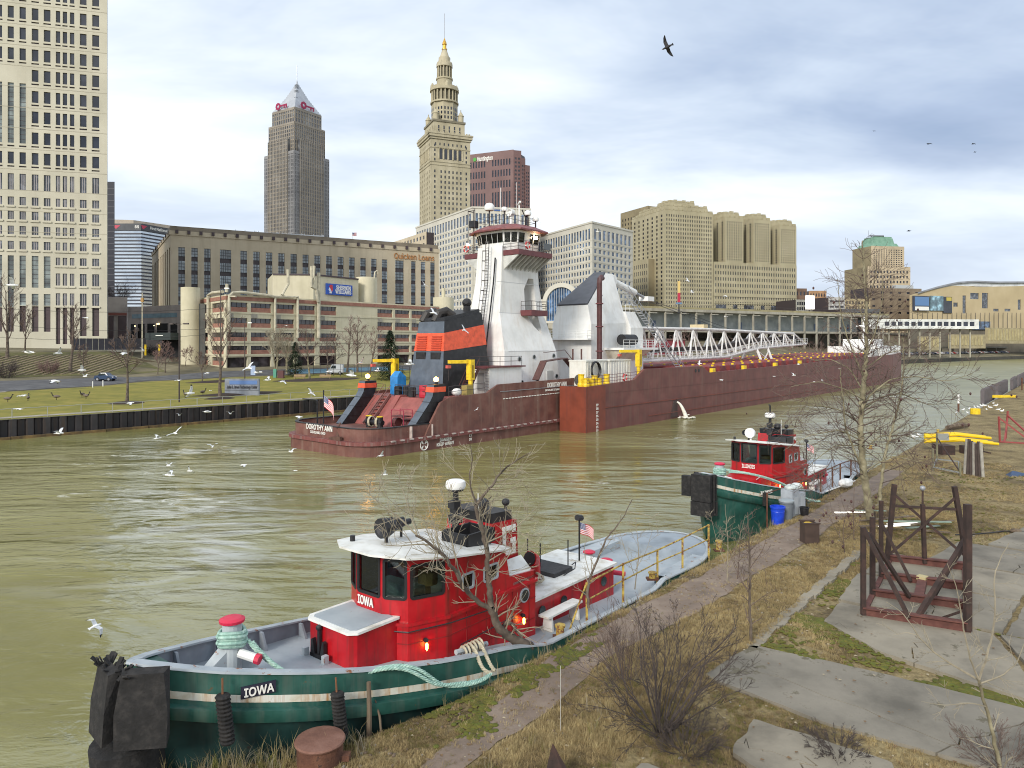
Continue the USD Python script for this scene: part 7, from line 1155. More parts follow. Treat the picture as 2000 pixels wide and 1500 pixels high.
def conifer(lab, base, H, W, seed, m_=None):
 rng=random.Random(seed);t=thing('conifer', lab, 'tree', base);MB().cyl((0, 0, -.1), (0, 0, H*.9), H*.022, .02, 7).build('trunk', bark, t);m=MB();V, F=[], []
 for k in range(2600):
  z=H*(1-rng.random()**1.0*.95)*.99;rr=W*.5*(1-z/H)**.8*(.75+.4*rng.random())*(.82+.22*math.sin(z*5.1/H*6));a=rng.uniform(0, 2*PI);f=rng.uniform(.35, 1)**.6;c=np.array([math.cos(a)*rr*f, math.sin(a)*rr*f, z-.25*rr*f]);o=np.array([math.cos(a), math.sin(a), -.35+rng.gauss(0, .25)]);sd=unit(np.cross(o, (0, 0, 1)))*rng.uniform(.05, .12)*H/7;L=rng.uniform(.35, .7)*H/8
  n=len(V)*1;V+=[c-sd, c+sd, c+o*L+(0, 0, rng.gauss(0, .06))];F.append((n, n+1, n+2))
 m.add(np.array(V), np.array(F));m.build('crown', m_ or mat('needle_green', (.022, .042, .018), (.010, .022, .010), (.05, .07, .03), scale=1.2, rough=.9, trans=(.02, .05, .015)), t, kind='thing');return t
 # --- opposite bank trees
for i, (px, py, top, lab, kw)in enumerate(((248, 785, 640, 'bare tree with a straight trunk in a mulch ring on the open lawn', dict(ang=.6, spread=.34, crown0=.42)), (430, 776, 600, 'bare tree beside the grey Technology Center sign', dict(ang=.55, spread=.36, crown0=.35)), (137, 726, 590, 'tall dark bare tree on the embankment before the cream tower', dict(ang=.55, spread=.34, crown0=.3, r=.30)), (14, 700, 548, 'tall bare tree at the left picture edge before the cream tower', dict(ang=.5, spread=.4, crown0=.2)), (48, 690, 600, 'smaller bare tree just right of the left edge tree', dict(ang=.5, spread=.4)), (163, 733, 668, 'slender bare sapling left of the dark blue car', dict(spread=.3)), (323, 728, 670, 'small brown bare tree left of the laboratory cylinder', dict(cm=twigr, spread=.5)), (308, 733, 684, 'low brown bare tree beside the parking drive', dict(cm=twigr, spread=.5)), (362, 715, 680, 'little bare shrub tree at the foot of the laboratory cylinder', dict(cm=twigr, spread=.55)), (395, 745, 690, 'small bare tree left of the tree by the sign', dict(spread=.5)), (540, 728, 640, 'pale grey bare tree clump before the laboratory', dict(cm=twigp, tm=barky, spread=.4, stems=3, depth=3)), (560, 730, 652, 'second pale grey bare tree right of the pale clump', dict(cm=twigp, tm=barky, spread=.36, stems=2)), (605, 741, 636, 'bare tree with a mossy trunk in the long mulch bed', dict(spread=.36, tm=barky)), (678, 727, 615, 'reddish bare tree before the brick stair bay', dict(cm=twigr, spread=.32)), (698, 727, 620, 'tall reddish bare tree left of the big evergreen', dict(cm=twigr, spread=.34)), (722, 730, 640, 'leaning reddish bare tree touching the big evergreen', dict(cm=twigr, spread=.36, lean=(.18, 0))), (655, 725, 640, 'thin bare tree behind the parked white van', dict(spread=.3)), (640, 728, 652, 'thin grey bare tree left of the parked white van', dict(spread=.3)))):
 b=Ld(px, py);H=(py-top)*b[1]/FOC/.92;kw=dict(kw);bare_tree('bare_tree', lab, b, H, 100+i, rmin=.022, group='bare trees on the opposite bank', depth=kw.pop('depth', 3), nb=5, **kw)
b=Ld(577, 735);conifer('dark small conifer in front of the laboratory', b, 68*b[1]/FOC, 5.6, 3);b=Ld(762, 742);conifer('big dark evergreen behind the left yellow davit', b, 98*b[1]/FOC, 8.6, 8)
rngb=random.Random(77)
def shrub(lab, base, W, H, seed, m_, n=420, cat='shrub', nm='shrub'):
 rng=random.Random(seed);t=thing(nm, lab, cat, base);m=MB()
 for k in range(n//8):a=rng.uniform(0, 2*PI);rr=rng.random()**.6*W/2;limb(m, (math.cos(a)*rr*.4, math.sin(a)*rr*.4, -.05), (math.cos(a)*.5, math.sin(a)*.5, 1), H*rng.uniform(.6, 1.05), .03, rng, 2, 3, .2, .05, 4, .6, .6, .4, 3, 0, .014)
 m.build('stems', m_, t, kind='thing');return t
shrub('dark brown bush on the low roof beside the cream tower', Pd(233, 590, 186), 6, 4.5, 1, twigd);shrub('brown shrub left of the dark blue car', Ld(95, 728), 5, 2.0, 2, twigr);shrub('wide brown shrub at the left edge of the lot', Ld(10, 738), 7, 2.6, 3, twigd);shrub('red brown shrub below the garage canopy', Ld(345, 706), 6, 2.6, 4, twigr);shrub('low brown shrub on the embankment crest', Ld(300, 694), 7, 2.4, 5, twigd)
for s, d, rs_, rd, lab in((None, (248, 788), 2.2, 1.6, 'round mulch bed under the tree on the open lawn'), (None, (430, 779), 2.2, 1.3, 'small mulch ring at the foot of the tree by the sign'), (None, (470, 770), 7.0, 2.2, 'long mulch bed under the grey sign'), (None, (625, 742), 9.5, 3.0, 'long dark mulch bed under the benches and conifer'), (None, (425, 746), 5.5, 1.8, 'mulch bed behind the lawn left of the lamp post')):
 b=Ld(*d);s_, d_=left_sd(b[0], b[1]);mulch_ring(s_, d_, rs_, rd, lab)
 # --- scrub on the far right bank: one mass
m=MB();rng=random.Random(31)
for k in range(520):
 s=rng.uniform(238, 640);d=rng.choice([rng.uniform(24, 58), rng.uniform(60, 110)])if s>330 else rng.uniform(18, 90);b=LP(s, d)
 H=rng.uniform(2, 5.5);limb(m, b, (rng.gauss(0, .2), rng.gauss(0, .2), 1), H, .09, rng, 2, 3, .2, .05, 3, .62, .7, .4, 3, 0, .05)
struct('bank_scrub', m, twigr, 'brown winter scrub covering the far river bank', kind='stuff')
# --- near trees, drawn by hand from their limbs
def hand_tree(name, lab, limbs, D, tm, cm, seed, twigs, tl=.8, rmin=.004, dens=1.0, droop=0.0, up=.03, buds=None, cat='tree', depth=2, dscale=.3, flat=1.0, tmin=0.0):
 """limbs: [(list of photograph pixels, radius at start, radius at end, depth offset at the end)]; side twigs are grown along them."""
 rng=random.Random(seed);base=Pd(*limbs[0][0][0], D);t=thing(name, lab, cat, base);tr, cr, bd=MB(), MB(), MB()
 for li, (px, r0, r1, off)in enumerate(limbs):
  off0, off=off if isinstance(off, tuple)else(0 if li==0 else off*.15, off);P=np.array([Pd(x, y, D+off0+(off-off0)*i/max(1, len(px)-1))for i, (x, y)in enumerate(px)])-base
  k=np.concatenate([[0], np.cumsum(np.linalg.norm(np.diff(P, axis=0), axis=1))]);n=max(6, int(k[-1]/.12));s_=np.linspace(0, k[-1], n);Q=np.stack([np.interp(s_, k, P[:, i])for i in range(3)], 1)
  if n>8:
   for _ in range(3):Q[1:-1]=(Q[:-2]+2*Q[1:-1]+Q[2:])/4
  jit=np.array([[rng.gauss(0, 1), rng.gauss(0, 1), 0]for _ in range(n)])*min(.02, r0*.25);jit[0]=0;Q=Q+jit;rad=np.linspace(r0, r1, n);(tr if r0>.028 else cr).tube(Q, rad, 8 if r0>.05 else 5, cap=False)
  for _ in range(int(twigs*dens*k[-1])):
   f=rng.uniform(max(.12, tmin if li==0 else.1), 1);i=min(n-2, int(f*(n-1)));d=unit(Q[i+1]-Q[i]);a=rng.uniform(0, 2*PI);e=unit(np.cross(d, (math.cos(a), math.sin(a), .2)));e=unit(e*(1, 1, flat));nd=d*rng.uniform(.25, .8)+e*rng.uniform(.6, 1.0)
   limb(cr, Q[i], nd, tl*rng.uniform(.45, 1.15)*(1.15-.55*f), max(rmin, min(rad[i]*.45, .012+rad[i]*.12)), rng, depth-1, 4, .13, up, 4, .58, .6, .35, 5, droop, rmin)
   if buds and rng.random()<buds:q=Q[i]+unit(nd)*tl*rng.uniform(.6, 1.0);bd.ball(q, rng.uniform(.035, .06), 0, (1, 1, 1.5))
 if tr.v:tr.build('trunk', tm, t, smooth=True)
 cr.build('crown', cm, t, kind='thing')
 if bd.v:bd.build('seed_clusters', mat('seed_brown', (.07, .03, .025), scale=5), t, kind='stuff')
 return t
hand_tree('leaning_tree', 'crooked bare tree leaning out of the bank across the red cabin of IOWA', [([(1036, 1264), (1012, 1252), (985, 1240), (967, 1215), (960, 1185)], .15, .10, (0, -.7)), ([(960, 1185), (956, 1150), (953, 1110), (951, 1070), (940, 1030), (932, 1002), (931, 985)], .085, .05, (-.7, -.9)), ([(958, 1190), (930, 1172), (905, 1150), (893, 1120), (872, 1093), (845, 1065), (815, 1045)], .07, .03, (-.7, -2.4)), ([(931, 985), (945, 965), (965, 945), (975, 925), (1005, 900), (1040, 882)], .045, .012, (-.9, -.4)), ([(931, 985), (920, 960), (915, 930), (925, 900), (918, 870)], .03, .008, (-.9, -1.3)), ([(951, 1070), (945, 1035), (938, 1010), (948, 975), (960, 970)], .035, .012, (-.8, -.5)), ([(815, 1045), (790, 1020), (765, 1000), (745, 985), (715, 960)], .028, .007, (-2.4, -2.8)), ([(845, 1065), (810, 1062), (780, 1068), (745, 1064)], .022, .007, (-2.1, -2.6)), ([(905, 1150), (890, 1090), (880, 1040), (870, 985), (860, 950)], .026, .006, (-1.4, -1.6)), ([(950, 1060), (985, 1045), (1020, 1020), (1055, 985)], .022, .006, (-.8, -.3)), ([(985, 1240), (975, 1222), (1000, 1210), (1003, 1228), (1020, 1244)], .05, .05, (-.3, -.3)), ([(872, 1093), (850, 1088), (838, 1100), (835, 1120)], .015, .005, (-1.7, -1.9)), ([(965, 945), (1000, 945), (1035, 930)], .016, .005, (-.7, -.4)), ([(815, 1045), (800, 1000), (790, 960), (770, 930)], .02, .006, (-2.4, -2.2)), ([(860, 1080), (850, 1030), (835, 990), (838, 950)], .02, .006, (-1.9, -1.7)), ([(956, 1130), (985, 1100), (1010, 1060), (1018, 1020)], .02, .006, (-.75, -.6))], 20.35, bark, twigp, 11, 5.5, 1.25, rmin=.0056, up=.06)
hand_tree('tall_bare_tree', 'tall bare tree with yellowish bark and wide drooping branches on the near bank', [([(1700, 1012), (1692, 960), (1684, 900), (1681, 850), (1682, 800), (1688, 740), (1692, 680), (1693, 620), (1690, 560), (1686, 500), (1684, 470)], .185, .028, 0), ([(1716, 985), (1722, 940), (1728, 890), (1745, 830), (1760, 770), (1766, 720), (1764, 660)], .08, .02, 1.0), ([(1690, 930), (1668, 880), (1650, 830), (1647, 780), (1640, 720)], .06, .015, -1.0), ([(1684, 800), (1720, 775), (1760, 768), (1810, 790), (1860, 788)], .05, .012, 1.5), ([(1684, 800), (1700, 770), (1740, 740), (1790, 735), (1850, 745), (1900, 730)], .045, .01, -.8), ([(1684, 760), (1660, 720), (1620, 700), (1590, 705), (1560, 690)], .04, .01, 1.0), ([(1688, 740), (1672, 700), (1655, 660), (1640, 600), (1636, 545)], .045, .012, .8), ([(1690, 700), (1712, 640), (1725, 580), (1722, 530)], .04, .012, -.8), ([(1683, 830), (1640, 800), (1590, 790), (1540, 800), (1500, 830)], .04, .008, .6), ([(1683, 860), (1640, 840), (1580, 850), (1530, 880)], .035, .008, -.8), ([(1684, 880), (1720, 850), (1770, 850), (1830, 880)], .035, .008, 1.2), ([(1690, 920), (1740, 890), (1790, 900), (1830, 930)], .03, .008, -.6), ([(1684, 870), (1630, 870), (1590, 900), (1560, 930)], .03, .008, .8), ([(1692, 640), (1675, 590), (1660, 550)], .03, .01, .5), ([(1692, 600), (1705, 560), (1712, 520)], .03, .01, -.4), ([(1686, 780), (1650, 760), (1600, 745), (1545, 755)], .035, .008, -1.2), ([(1690, 720), (1730, 690), (1780, 680), (1820, 690)], .03, .008, .9), ([(1690, 930), (1650, 910), (1610, 925), (1570, 960)], .028, .008, -.5)], 33.2, barky, twigm, 21, 5.0, 2.1, rmin=.0078, up=.03, buds=.10, droop=.12, flat=.5, dens=1.0, tmin=.25)
hand_tree('slim_sapling', 'slim bare sapling standing alone at the corner of the concrete slab', [([(1466, 1254), (1466, 1220), (1464, 1170), (1465, 1110), (1463, 1050), (1460, 1000)], .05, .012, 0), ([(1464, 1160), (1440, 1120), (1425, 1080)], .014, .004, .3), ([(1465, 1110), (1490, 1075), (1500, 1040)], .013, .004, -.3), ([(1464, 1185), (1490, 1165), (1515, 1150)], .012, .004, .2), ([(1464, 1080), (1430, 1050), (1400, 1040)], .012, .004, .2)], 20.55, bark, twigm, 5, 6, .7, rmin=.004)
hand_tree('slim_sapling', 'curved grey sapling rising behind the slanted rail by the aft deck of IOWA', [([(1150, 1188), (1147, 1160), (1153, 1125), (1170, 1085), (1185, 1050), (1215, 1015), (1235, 975)], .05, .012, .3), ([(1170, 1085), (1190, 1060), (1205, 1030)], .014, .004, .2), ([(1225, 1000), (1260, 1005), (1290, 1020)], .014, .004, -.2), ([(1153, 1125), (1140, 1080), (1145, 1040)], .014, .004, .2)], 22.4, bark, twigp, 6, 3.4, .6, rmin=.004)
hand_tree('forked_sapling', 'forked bare sapling in the lower right corner before the concrete slab', [([(1958, 1530), (1940, 1430), (1925, 1380), (1912, 1328)], .045, .028, 0), ([(1912, 1328), (1880, 1310), (1830, 1280), (1790, 1240), (1770, 1200), (1730, 1175)], .026, .006, .5), ([(1912, 1328), (1895, 1290), (1880, 1220), (1870, 1150), (1850, 1100)], .02, .005, -.4), ([(1912, 1328), (1935, 1260), (1945, 1190), (1940, 1120), (1970, 1060)], .024, .006, .3), ([(1914, 1335), (1960, 1320), (1992, 1290), (2005, 1240)], .02, .005, .2), ([(1925, 1380), (1890, 1370), (1850, 1380), (1800, 1370)], .014, .004, -.3), ([(1790, 1240), (1770, 1235), (1745, 1240)], .01, .003, .1)], 14.2, barky, twigp, 7, 4.0, .55, rmin=.0035)
for i, (px, py, top, lab)in enumerate(((1650, 1085, 985, 'thin dark sumac stem with red seed heads beside the brown litter bin'), (1668, 1060, 930, 'thin branched sumac stem left of the tall bare tree'), (1420, 1135, 985, 'low yellowish bare sapling before the flank of ILLINOIS'), (1440, 1130, 1020, 'thin bare sapling right of the yellowish one'), (1240, 1145, 1010, 'thin bare sapling behind the yellow rail'))):
 D=NG(px, py)[1];hand_tree('young_sapling', lab, [([(px, py+6), (px-4+3*i, (py+top)/2), (px+6-5*(i%3), top)], .022, .006, 0), ([(px, py-20), (px-22, (py+top)/2-10), (px-34, top+12)], .012, .004, .2), ([(px, py-30), (px+22, (py+top)/2), (px+36, top+20)], .011, .004, -.2)], D, bark, twigp if i in(2, 4)else twigm, 40+i, 5, .55, rmin=.004, buds=.35 if i<2 else None, cat='sapling')
def bush(lab, base, H, W, n, seed, m_, depth=2, r=.016, nm='bare_bush', wob=.10):
 rng=random.Random(seed);t=thing(nm, lab, 'bush', base);m=MB();k_=MB()
 for i in range(n):
  a=rng.uniform(0, 2*PI);o=rng.random()**.5;d=(math.cos(a)*o*W/H*.62, math.sin(a)*o*W/H*.62, 1.0);limb(k_ if i%3==0 else m, (math.cos(a)*.28*o, math.sin(a)*.28*o, -.05), d, H*rng.uniform(.6, 1.08), r*rng.uniform(.6, 1.3), rng, depth, 4, wob, .02, 4, .48, .5, .3, 5, 0, .0035)
 k_.build('stems', m_, t, kind='thing');m.build('twigs', m_, t, kind='thing');return t
bush('large dark leafless bush with many thin stems in front of the concrete slab', NG(1288, 1425), 2.6, 5.4, 34, 3, twigd, depth=3, r=.021, wob=.17);bush('low tangle of bare stems beside the large dark bush', NG(1225, 1330), 1.7, 2.0, 30, 4, twigm, r=.010);bush('brown tangle of brambles in the bottom right corner', NG(1960, 1490), .8, 3.0, 45, 5, twigm, r=.008);bush('flattened dark bramble heap at the foot of the large bush', NG(1340, 1465), .75, 2.6, 60, 6, twigd, r=.008);bush('bramble strip along the lower edge of the concrete slab', NG(1640, 1470), .55, 3.4, 60, 9, twigd, r=.007);bush('scrub clump beneath the tall bare tree', NG(1715, 1015), .9, 2.4, 50, 10, twigm, r=.008);bush('bare scrub beside the posts behind ILLINOIS', NG(1680, 925), 1.5, 2.2, 30, 12, twigm, r=.012)
# --- ground cover: dry grass, weeds and moss (nobody could count them)
def instancer(name, protos, P, yaw, scale, idx, lab):
 pi=UsdGeom.PointInstancer.Define(stage, '/World/'+name);pr=pi.GetPrim();tag(pr, lab, None, None, 'stuff');rel=pi.CreatePrototypesRel()
 for k, (mb, m_)in enumerate(protos):o=mb.build('tuft', m_, pr);rel.AddTarget(o.GetPath())
 from pxr import Vt
 pi.CreatePositionsAttr(Vt.Vec3fArray.FromNumpy(np.asarray(P, np.float32)));q=np.zeros((len(P), 4));q[:, 0], q[:, 3]=np.cos(yaw/2), np.sin(yaw/2)
 pi.CreateOrientationsAttr(Vt.QuathArray([Gf.Quath(float(a[0]), 0, 0, float(a[3]))for a in q]));s=np.asarray(scale, np.float32);s=np.repeat(s[:, None], 3, 1)if s.ndim==1 else s;pi.CreateScalesAttr(Vt.Vec3fArray.FromNumpy(s));pi.CreateProtoIndicesAttr(Vt.IntArray.FromNumpy(np.asarray(idx, np.int32)))
def tuft(seed, n, h, w, lean):
 rng=random.Random(seed);m=MB();V, F=[], []
 for k in range(n):
  a, b=rng.uniform(0, 2*PI), rng.uniform(0, 2*PI);x, y=math.cos(a)*w*rng.random(), math.sin(a)*w*rng.random();L=h*rng.uniform(.5, 1.1);l=lean*rng.uniform(.3, 1.3);d=np.array([math.cos(b), math.sin(b)]);e=np.array([-d[1], d[0]])*.004*rng.uniform(.7, 1.6);p0, p1, p2=np.array([x, y]), np.array([x, y])+d*l*L*.4, np.array([x, y])+d*l*L;i=len(V)
  V+=[(*(p0-e), 0), (*(p0+e), 0), (*(p1-e*.8), L*.55), (*(p1+e*.8), L*.55), (*p2, L*(1-.35*l))];F+=[(i, i+1, i+3), (i, i+3, i+2), (i+2, i+3, i+4)]
 return m.add(np.array(V), np.array(F))
def gm(n, c, t=None):return mat(n, c, tuple(np.array(c)*.7), tuple(np.array(c)*1.3), scale=1.3, rough=.95, spec=.2, trans=tuple(np.array(c)*.8))
GP=[(tuft(1, 16, .16, .12, 1.0), gm('straw_a', (.44, .335, .17))), (tuft(2, 16, .12, .14, 1.3), gm('straw_b', (.34, .255, .125))), (tuft(3, 14, .20, .10, .7), gm('straw_c', (.50, .40, .21))), (tuft(4, 16, .10, .14, 1.4), gm('straw_brown', (.21, .15, .085))), (tuft(5, 14, .12, .12, .9), gm('grass_olive', (.19, .18, .05)))]
rng=np.random.default_rng(12);from shapely import contains_xy
slabs=[Polygon(q_)for q_ in([(-11.0, 4.7), (-8.35, 4.95), (-7.9, 8.5), (-7.8, 13.5), (-10.9, 13.5), (-11.4, 8)], [(-5.2, 6.0), (-3.2, 6.0), (-3.1, 10.2), (-7.4, 11.8), (-6.6, 8)], [(-7.35, 12.0), (-3.1, 10.4), (-3.0, 16), (-7.3, 16)], [(-2.95, 5.8), (4.0, 5.8), (4.0, 16), (-2.9, 16)], [(4.2, 7.4), (7.8, 8.0), (8, 18), (4.2, 18)], [(7.95, 9.0), (12.4, 10.0), (12.6, 15), (7.9, 14)], [(-13.9, 6.6), (-12.3, 6.5), (-12.2, 9.3), (-13.6, 9.8), (-14.6, 8.4)], [(-17.0, 5.2), (-15.4, 5.4), (-15.2, 11), (-17.2, 11)])]
def scatter(n, s0, s1, t0, t1, thr, seed, clear=True):
 S=rng.uniform(s0, s1, n);e=edge(S);T=e+t0+(t1-t0)*rng.random(n);k=meshkit.fbm(np.stack([S*.7, T*.7, 0*S+seed], -1), 4, 2)>thr
 pth=(T>np.interp(S, [-18.5, -15, -12, -5, 6, 26], [1.9, 1.4, .8, 1.1, 1.3, 1.4])-.02)&(T<np.interp(S, [-18.5, -15, -12, -5, 6, 26], [2.7, 2.6, 2.2, 2.65, 3.0, 2.6])+.02)&(S>-18.4);k&=~pth|(rng.random(n)<.10)
 mz=(S>-16.9)&(S<-9.5)&(T<1.5);k&=~mz|(rng.random(n)<.3)
 if clear:
  for g in slabs:k&=~contains_xy(g, S, T)|(rng.random(n)<.004)
 xy_=QO+S[:, None]*QU+T[:, None]*QV;ok=(np.abs(xy_[:, 0]/np.maximum(xy_[:, 1], 1))<.8)&(xy_[:, 1]>10)&k
 return S[ok], T[ok], np.column_stack([xy_[ok], near_z(S[ok], T[ok])])
S1, T1, P1=scatter(52000, -24, 14, .05, 7, .40, 1);S2, T2, P2=scatter(22000, 8, 34, .1, 16, .38, 1);S3, T3, P3=scatter(15000, -24, -8, .0, 4.5, .36, 2);S4, T4, P4=scatter(9000, -20, -10, 2.5, 12, .42, 3)
P=np.vstack([P1, P2, P3, P4]);n=len(P);noise_=meshkit.fbm(P*(.5, .5, 0)+(3, 1, 0), 4, 6);idx=np.where(noise_>.56, rng.choice([3, 1, 4], n), np.where(noise_>.47, rng.choice([0, 1, 3], n), rng.choice([0, 2, 1, 0], n)));instancer('dry_grass', GP, P, rng.uniform(0, 6.28, n), rng.uniform(.3, .8, n), idx, 'matted dry straw coloured grass on the near bank')
mossm=mat('moss_green', (.105, .100, .014), (.065, .06, .012), (.15, .14, .022), scale=4, rough=1, bump=.6, bscale=30)
def mossblob(seed):q_=trimesh.creation.icosphere(1, 1.0);v=q_.vertices*(1, 1, .32);v=v*(1+.35*(meshkit.fbm(q_.vertices*1.7+seed, 3, seed)-.5))[:, None];return MB().add(v, q_.faces)
def moss_zone(n, fn):u_=rng.random((n, 2));return fn(u_)
zones=[]
for(s0, s1, t0, t1, n_, th)in((-16.8, -9.5, .35, 1.6, 2600, .46), (-17.6, -15.6, 1.4, 2.4, 500, .5), (-8.2, -5.0, 5.2, 9.5, 2600, .44), (-7.7, -6.8, 9.0, 14, 1300, .40), (-6, 2, 5.05, 6.0, 1000, .5), (-3.3, -2.7, 6, 14, 300, .5), (6, 30, 4, 12, 1500, .58)):
 S=rng.uniform(s0, s1, n_);T=rng.uniform(t0, t1, n_);k=meshkit.fbm(np.stack([S*1.1, T*1.1, 0*S+5], -1), 4, 8)+rng.normal(0, .05, n_)>th
 if s0==-8.2:k&=T<5.2+(S+8.2)*-1.0+5.5
 for g in slabs:k&=~contains_xy(g.buffer(-.12), S, T)
 xy_=QO+S[k, None]*QU+T[k, None]*QV;zones.append(np.column_stack([xy_, near_z(S[k], T[k])+.035]))
P=np.vstack(zones);n=len(P);instancer('moss', [(mossblob(1), mossm), (mossblob(2), mossm), (mossblob(3), mat('moss_dark', (.085, .095, .012), scale=4, rough=1))], P, rng.uniform(0, 6.28, n), rng.uniform(.025, .085, n), rng.integers(0, 3, n), 'bright yellow green moss cushions between dry grass and slabs')
WD=[(tuft(21, 9, .75, .10, .45), gm('weed_straw', (.42, .34, .17))), (tuft(22, 7, .55, .08, .6), gm('weed_olive', (.22, .21, .06))), (tuft(23, 8, .65, .12, .8), twigp)]
S5=np.concatenate([rng.uniform(-22.6, -18.5, 200), rng.uniform(-17, 12, 110), rng.uniform(-19, -12, 40)]);T5=edge(S5)+np.concatenate([rng.uniform(.02, 1.0, 200), rng.uniform(.0, .35, 110), rng.uniform(2.8, 4.5, 40)]);xy_=QO+S5[:, None]*QU+T5[:, None]*QV;n=len(S5)
instancer('tall_weeds', WD, np.column_stack([xy_, near_z(S5, T5)]), rng.uniform(0, 6.28, n), rng.uniform(.4, .95, n), rng.integers(0, 3, n), 'tall dry weeds along the edge of the near bank')
S7=rng.uniform(-20, 14, 2600);T7=edge(S7)+np.abs(rng.normal(0, 1, 2600))*3.2+.1;xy_=QO+S7[:, None]*QU+T7[:, None]*QV;z7=near_z(S7, T7)+.01;k7=np.ones(2600, bool)
for g in slabs:k7&=~contains_xy(g.buffer(-.25), S7, T7)
def stone(k):q_=trimesh.creation.icosphere(1, 1.0);return MB().add(q_.vertices*(1, .75, .55)*(1+.5*(meshkit.noise(q_.vertices*1.3+k, k)-.5))[:, None], q_.faces)
instancer('loose_stones', [(stone(3), mat('stone_grey', (.22, .20, .17), scale=9, rough=.95)), (stone(8), mat('stone_brown', (.13, .095, .07), scale=9, rough=.95))], np.column_stack([xy_, z7])[k7], rng.uniform(0, 6.28, k7 .sum()), .012+.05*rng.random(k7 .sum())**3, (rng.random(k7 .sum())<.6).astype(int), 'loose stones and crumbs of concrete on the near bank')
lf=MB();lf.add([(-.03, -.02, .005), (.03, -.02, .012), (.04, .02, .004), (-.02, .025, .014)], [(0, 1, 2, 3)])
S6=rng.uniform(-20, 12, 3800);T6=edge(S6)+rng.random(3800)*14;xy_=QO+S6[:, None]*QU+T6[:, None]*QV;zz_=near_z(S6, T6)+.02;kk_=np.ones(3800, bool)
for g in slabs:zz_=np.where(contains_xy(g, S6, T6), np.maximum(zz_, 1.50), zz_);kk_&=~contains_xy(g, S6, T6)|(rng.random(3800)<.3*(meshkit.fbm(np.stack([S6*.6, T6*.6, 0*S6], -1), 3, 4)>.55))
instancer('leaf_litter', [(lf, mat('leaf_brown', (.16, .10, .05), rough=.9)), (MB().add(lf.v[0], lf.f[0]), mat('leaf_pale', (.36, .30, .20), rough=.9))], np.column_stack([xy_, zz_])[kk_], rng.uniform(0, 6.28, kk_.sum()), rng.uniform(.5, 1.5, kk_.sum()), (rng.random(kk_.sum())<.2).astype(int), 'scattered dead leaves and litter on the near bank')
# ================================================================ things on the banks, and birds
rust=mat('rust_brown', (.115, .048, .028), (.07, .03, .02), (.17, .08, .045), scale=3, rough=.9, bump=.4, bscale=25, speck=((.05, .025, .02), 6, .6));rustd=mat('rust_dark', (.040, .024, .020), (.025, .016, .014), (.07, .036, .028), scale=3, rough=.85, bump=.3, bscale=25);rusty_y=mat('rusty_yellow', (.42, .30, .06), (.22, .10, .03), (.55, .42, .10), scale=5, rough=.7, speck=((.16, .06, .025), 7, .52));oldwood=mat('old_wood', (.13, .095, .065), (.07, .05, .035), (.20, .16, .11), scale=3, rough=.95, stretch=(1, 1, .3))
def N3(px, py, D):return Pd(px, py, D)
b=np.array([*Pz(625, 1447, 1.78)[:2], 0]);t=thing('mooring_post', 'short fat rusty steel mooring post at the lower edge before IOWA', 'bollard', (b[0], b[1], .9));MB().lathe([(0, .84), (.42, .84), (.50, .86), (.52, .90), (.50, .93), (.40, .945), (0, .95)], (0, 0, 0), 26).build('post_cap', mat('cap_rust', (.17, .080, .055), (.12, .055, .04), (.22, .115, .085), scale=2.5, rough=.85, bump=.3, bscale=20), t, smooth=35);MB().lathe([(.46, -.3), (.47, .84)], (0, 0, 0), 26).build('post_shaft', rust, t, smooth=35);MB().box((.3, -.1, .5), (.62, .1, .62)).build('post_lug', rust, t)
p=NG(720, 1415);t=solo('wooden_stake', MB().tube([p-(0, 0, .3), p+(.02, 0, .5), p+(0, .02, 1.25)], [.065, .06, .05], 7), oldwood, 'weathered wooden stake standing at the bank edge beside IOWA', 'stake');p=NG(745, 1410);solo('crooked_stick', MB().tube([p, p+(-.05, .05, .4), p+(-.16, .1, .75)], [.03, .03, .015], 5), oldwood, 'thin crooked stick leaning against the wooden stake', 'stick')
p=Pd(1086, 1500, 13.6);solo('broken_pile', MB().hull([p+(-.28, 0, -.5), p+(.28, 0, -.5), p+(-.24, .25, -.5), p+(.24, .25, -.5), p+(-.14, .1, .1), p+(.2, .12, -.05), p+(-.06, .1, .42)]), rustd, 'split rust coloured pile top at the bottom edge of the view', 'pile')
p=NG(1095, 1432);solo('thin_rod', MB().cyl(p, p+(0, 0, 1.45), .008, n=5), plain('rod_pale', (.45, .44, .40), .6), 'thin pale rod sticking up left of the large dark bush', 'rod')
def rail_on(lab, pts, top, mid, mt, mp_, nm='quay_railing'):
 t=thing(nm, lab, 'railing');P=[]
 for(x, yb, yt)in pts:g=NG(x, yb);q_=Pd(x, yt, g[1]);P.append((g, np.array([g[0], g[1], q_[2]])));MB().bar(g-(0, 0, .2), P[-1][1], .07).build('post', mp_, t)
 for(g0, q0), (g1, q1)in zip(P[:-1], P[1:]):
  if top:MB().cyl(q0-(0, 0, .03), q1-(0, 0, .03), .03, n=6).build('top_rail', mt, t)
  if mid:MB().cyl(g0*.45+q0*.55, g1*.45+q1*.55, .025, n=6).build('mid_rail', mp_, t)
 return t, P
t, P_=rail_on('slanting rusty yellow pipe railing along the quay behind the aft deck of IOWA', [(1146, 1200, 1137), (1217, 1162, 1100), (1284, 1118, 1073), (1333, 1098, 1050), (1384, 1074, 1024)], True, True, rusty_y, rusty_y);g=NG(1112, 1214);MB().cyl(g, P_[0][1], .03, n=6).build('slanted_end', rusty_y, t)
rail_on('rusty pipe railing on posts between ILLINOIS and the path', [(1498, 1010, 962), (1578, 972, 936), (1603, 955, 922), (1626, 945, 912), (1641, 938, 905), (1662, 925, 898)], True, False, rust, rust)
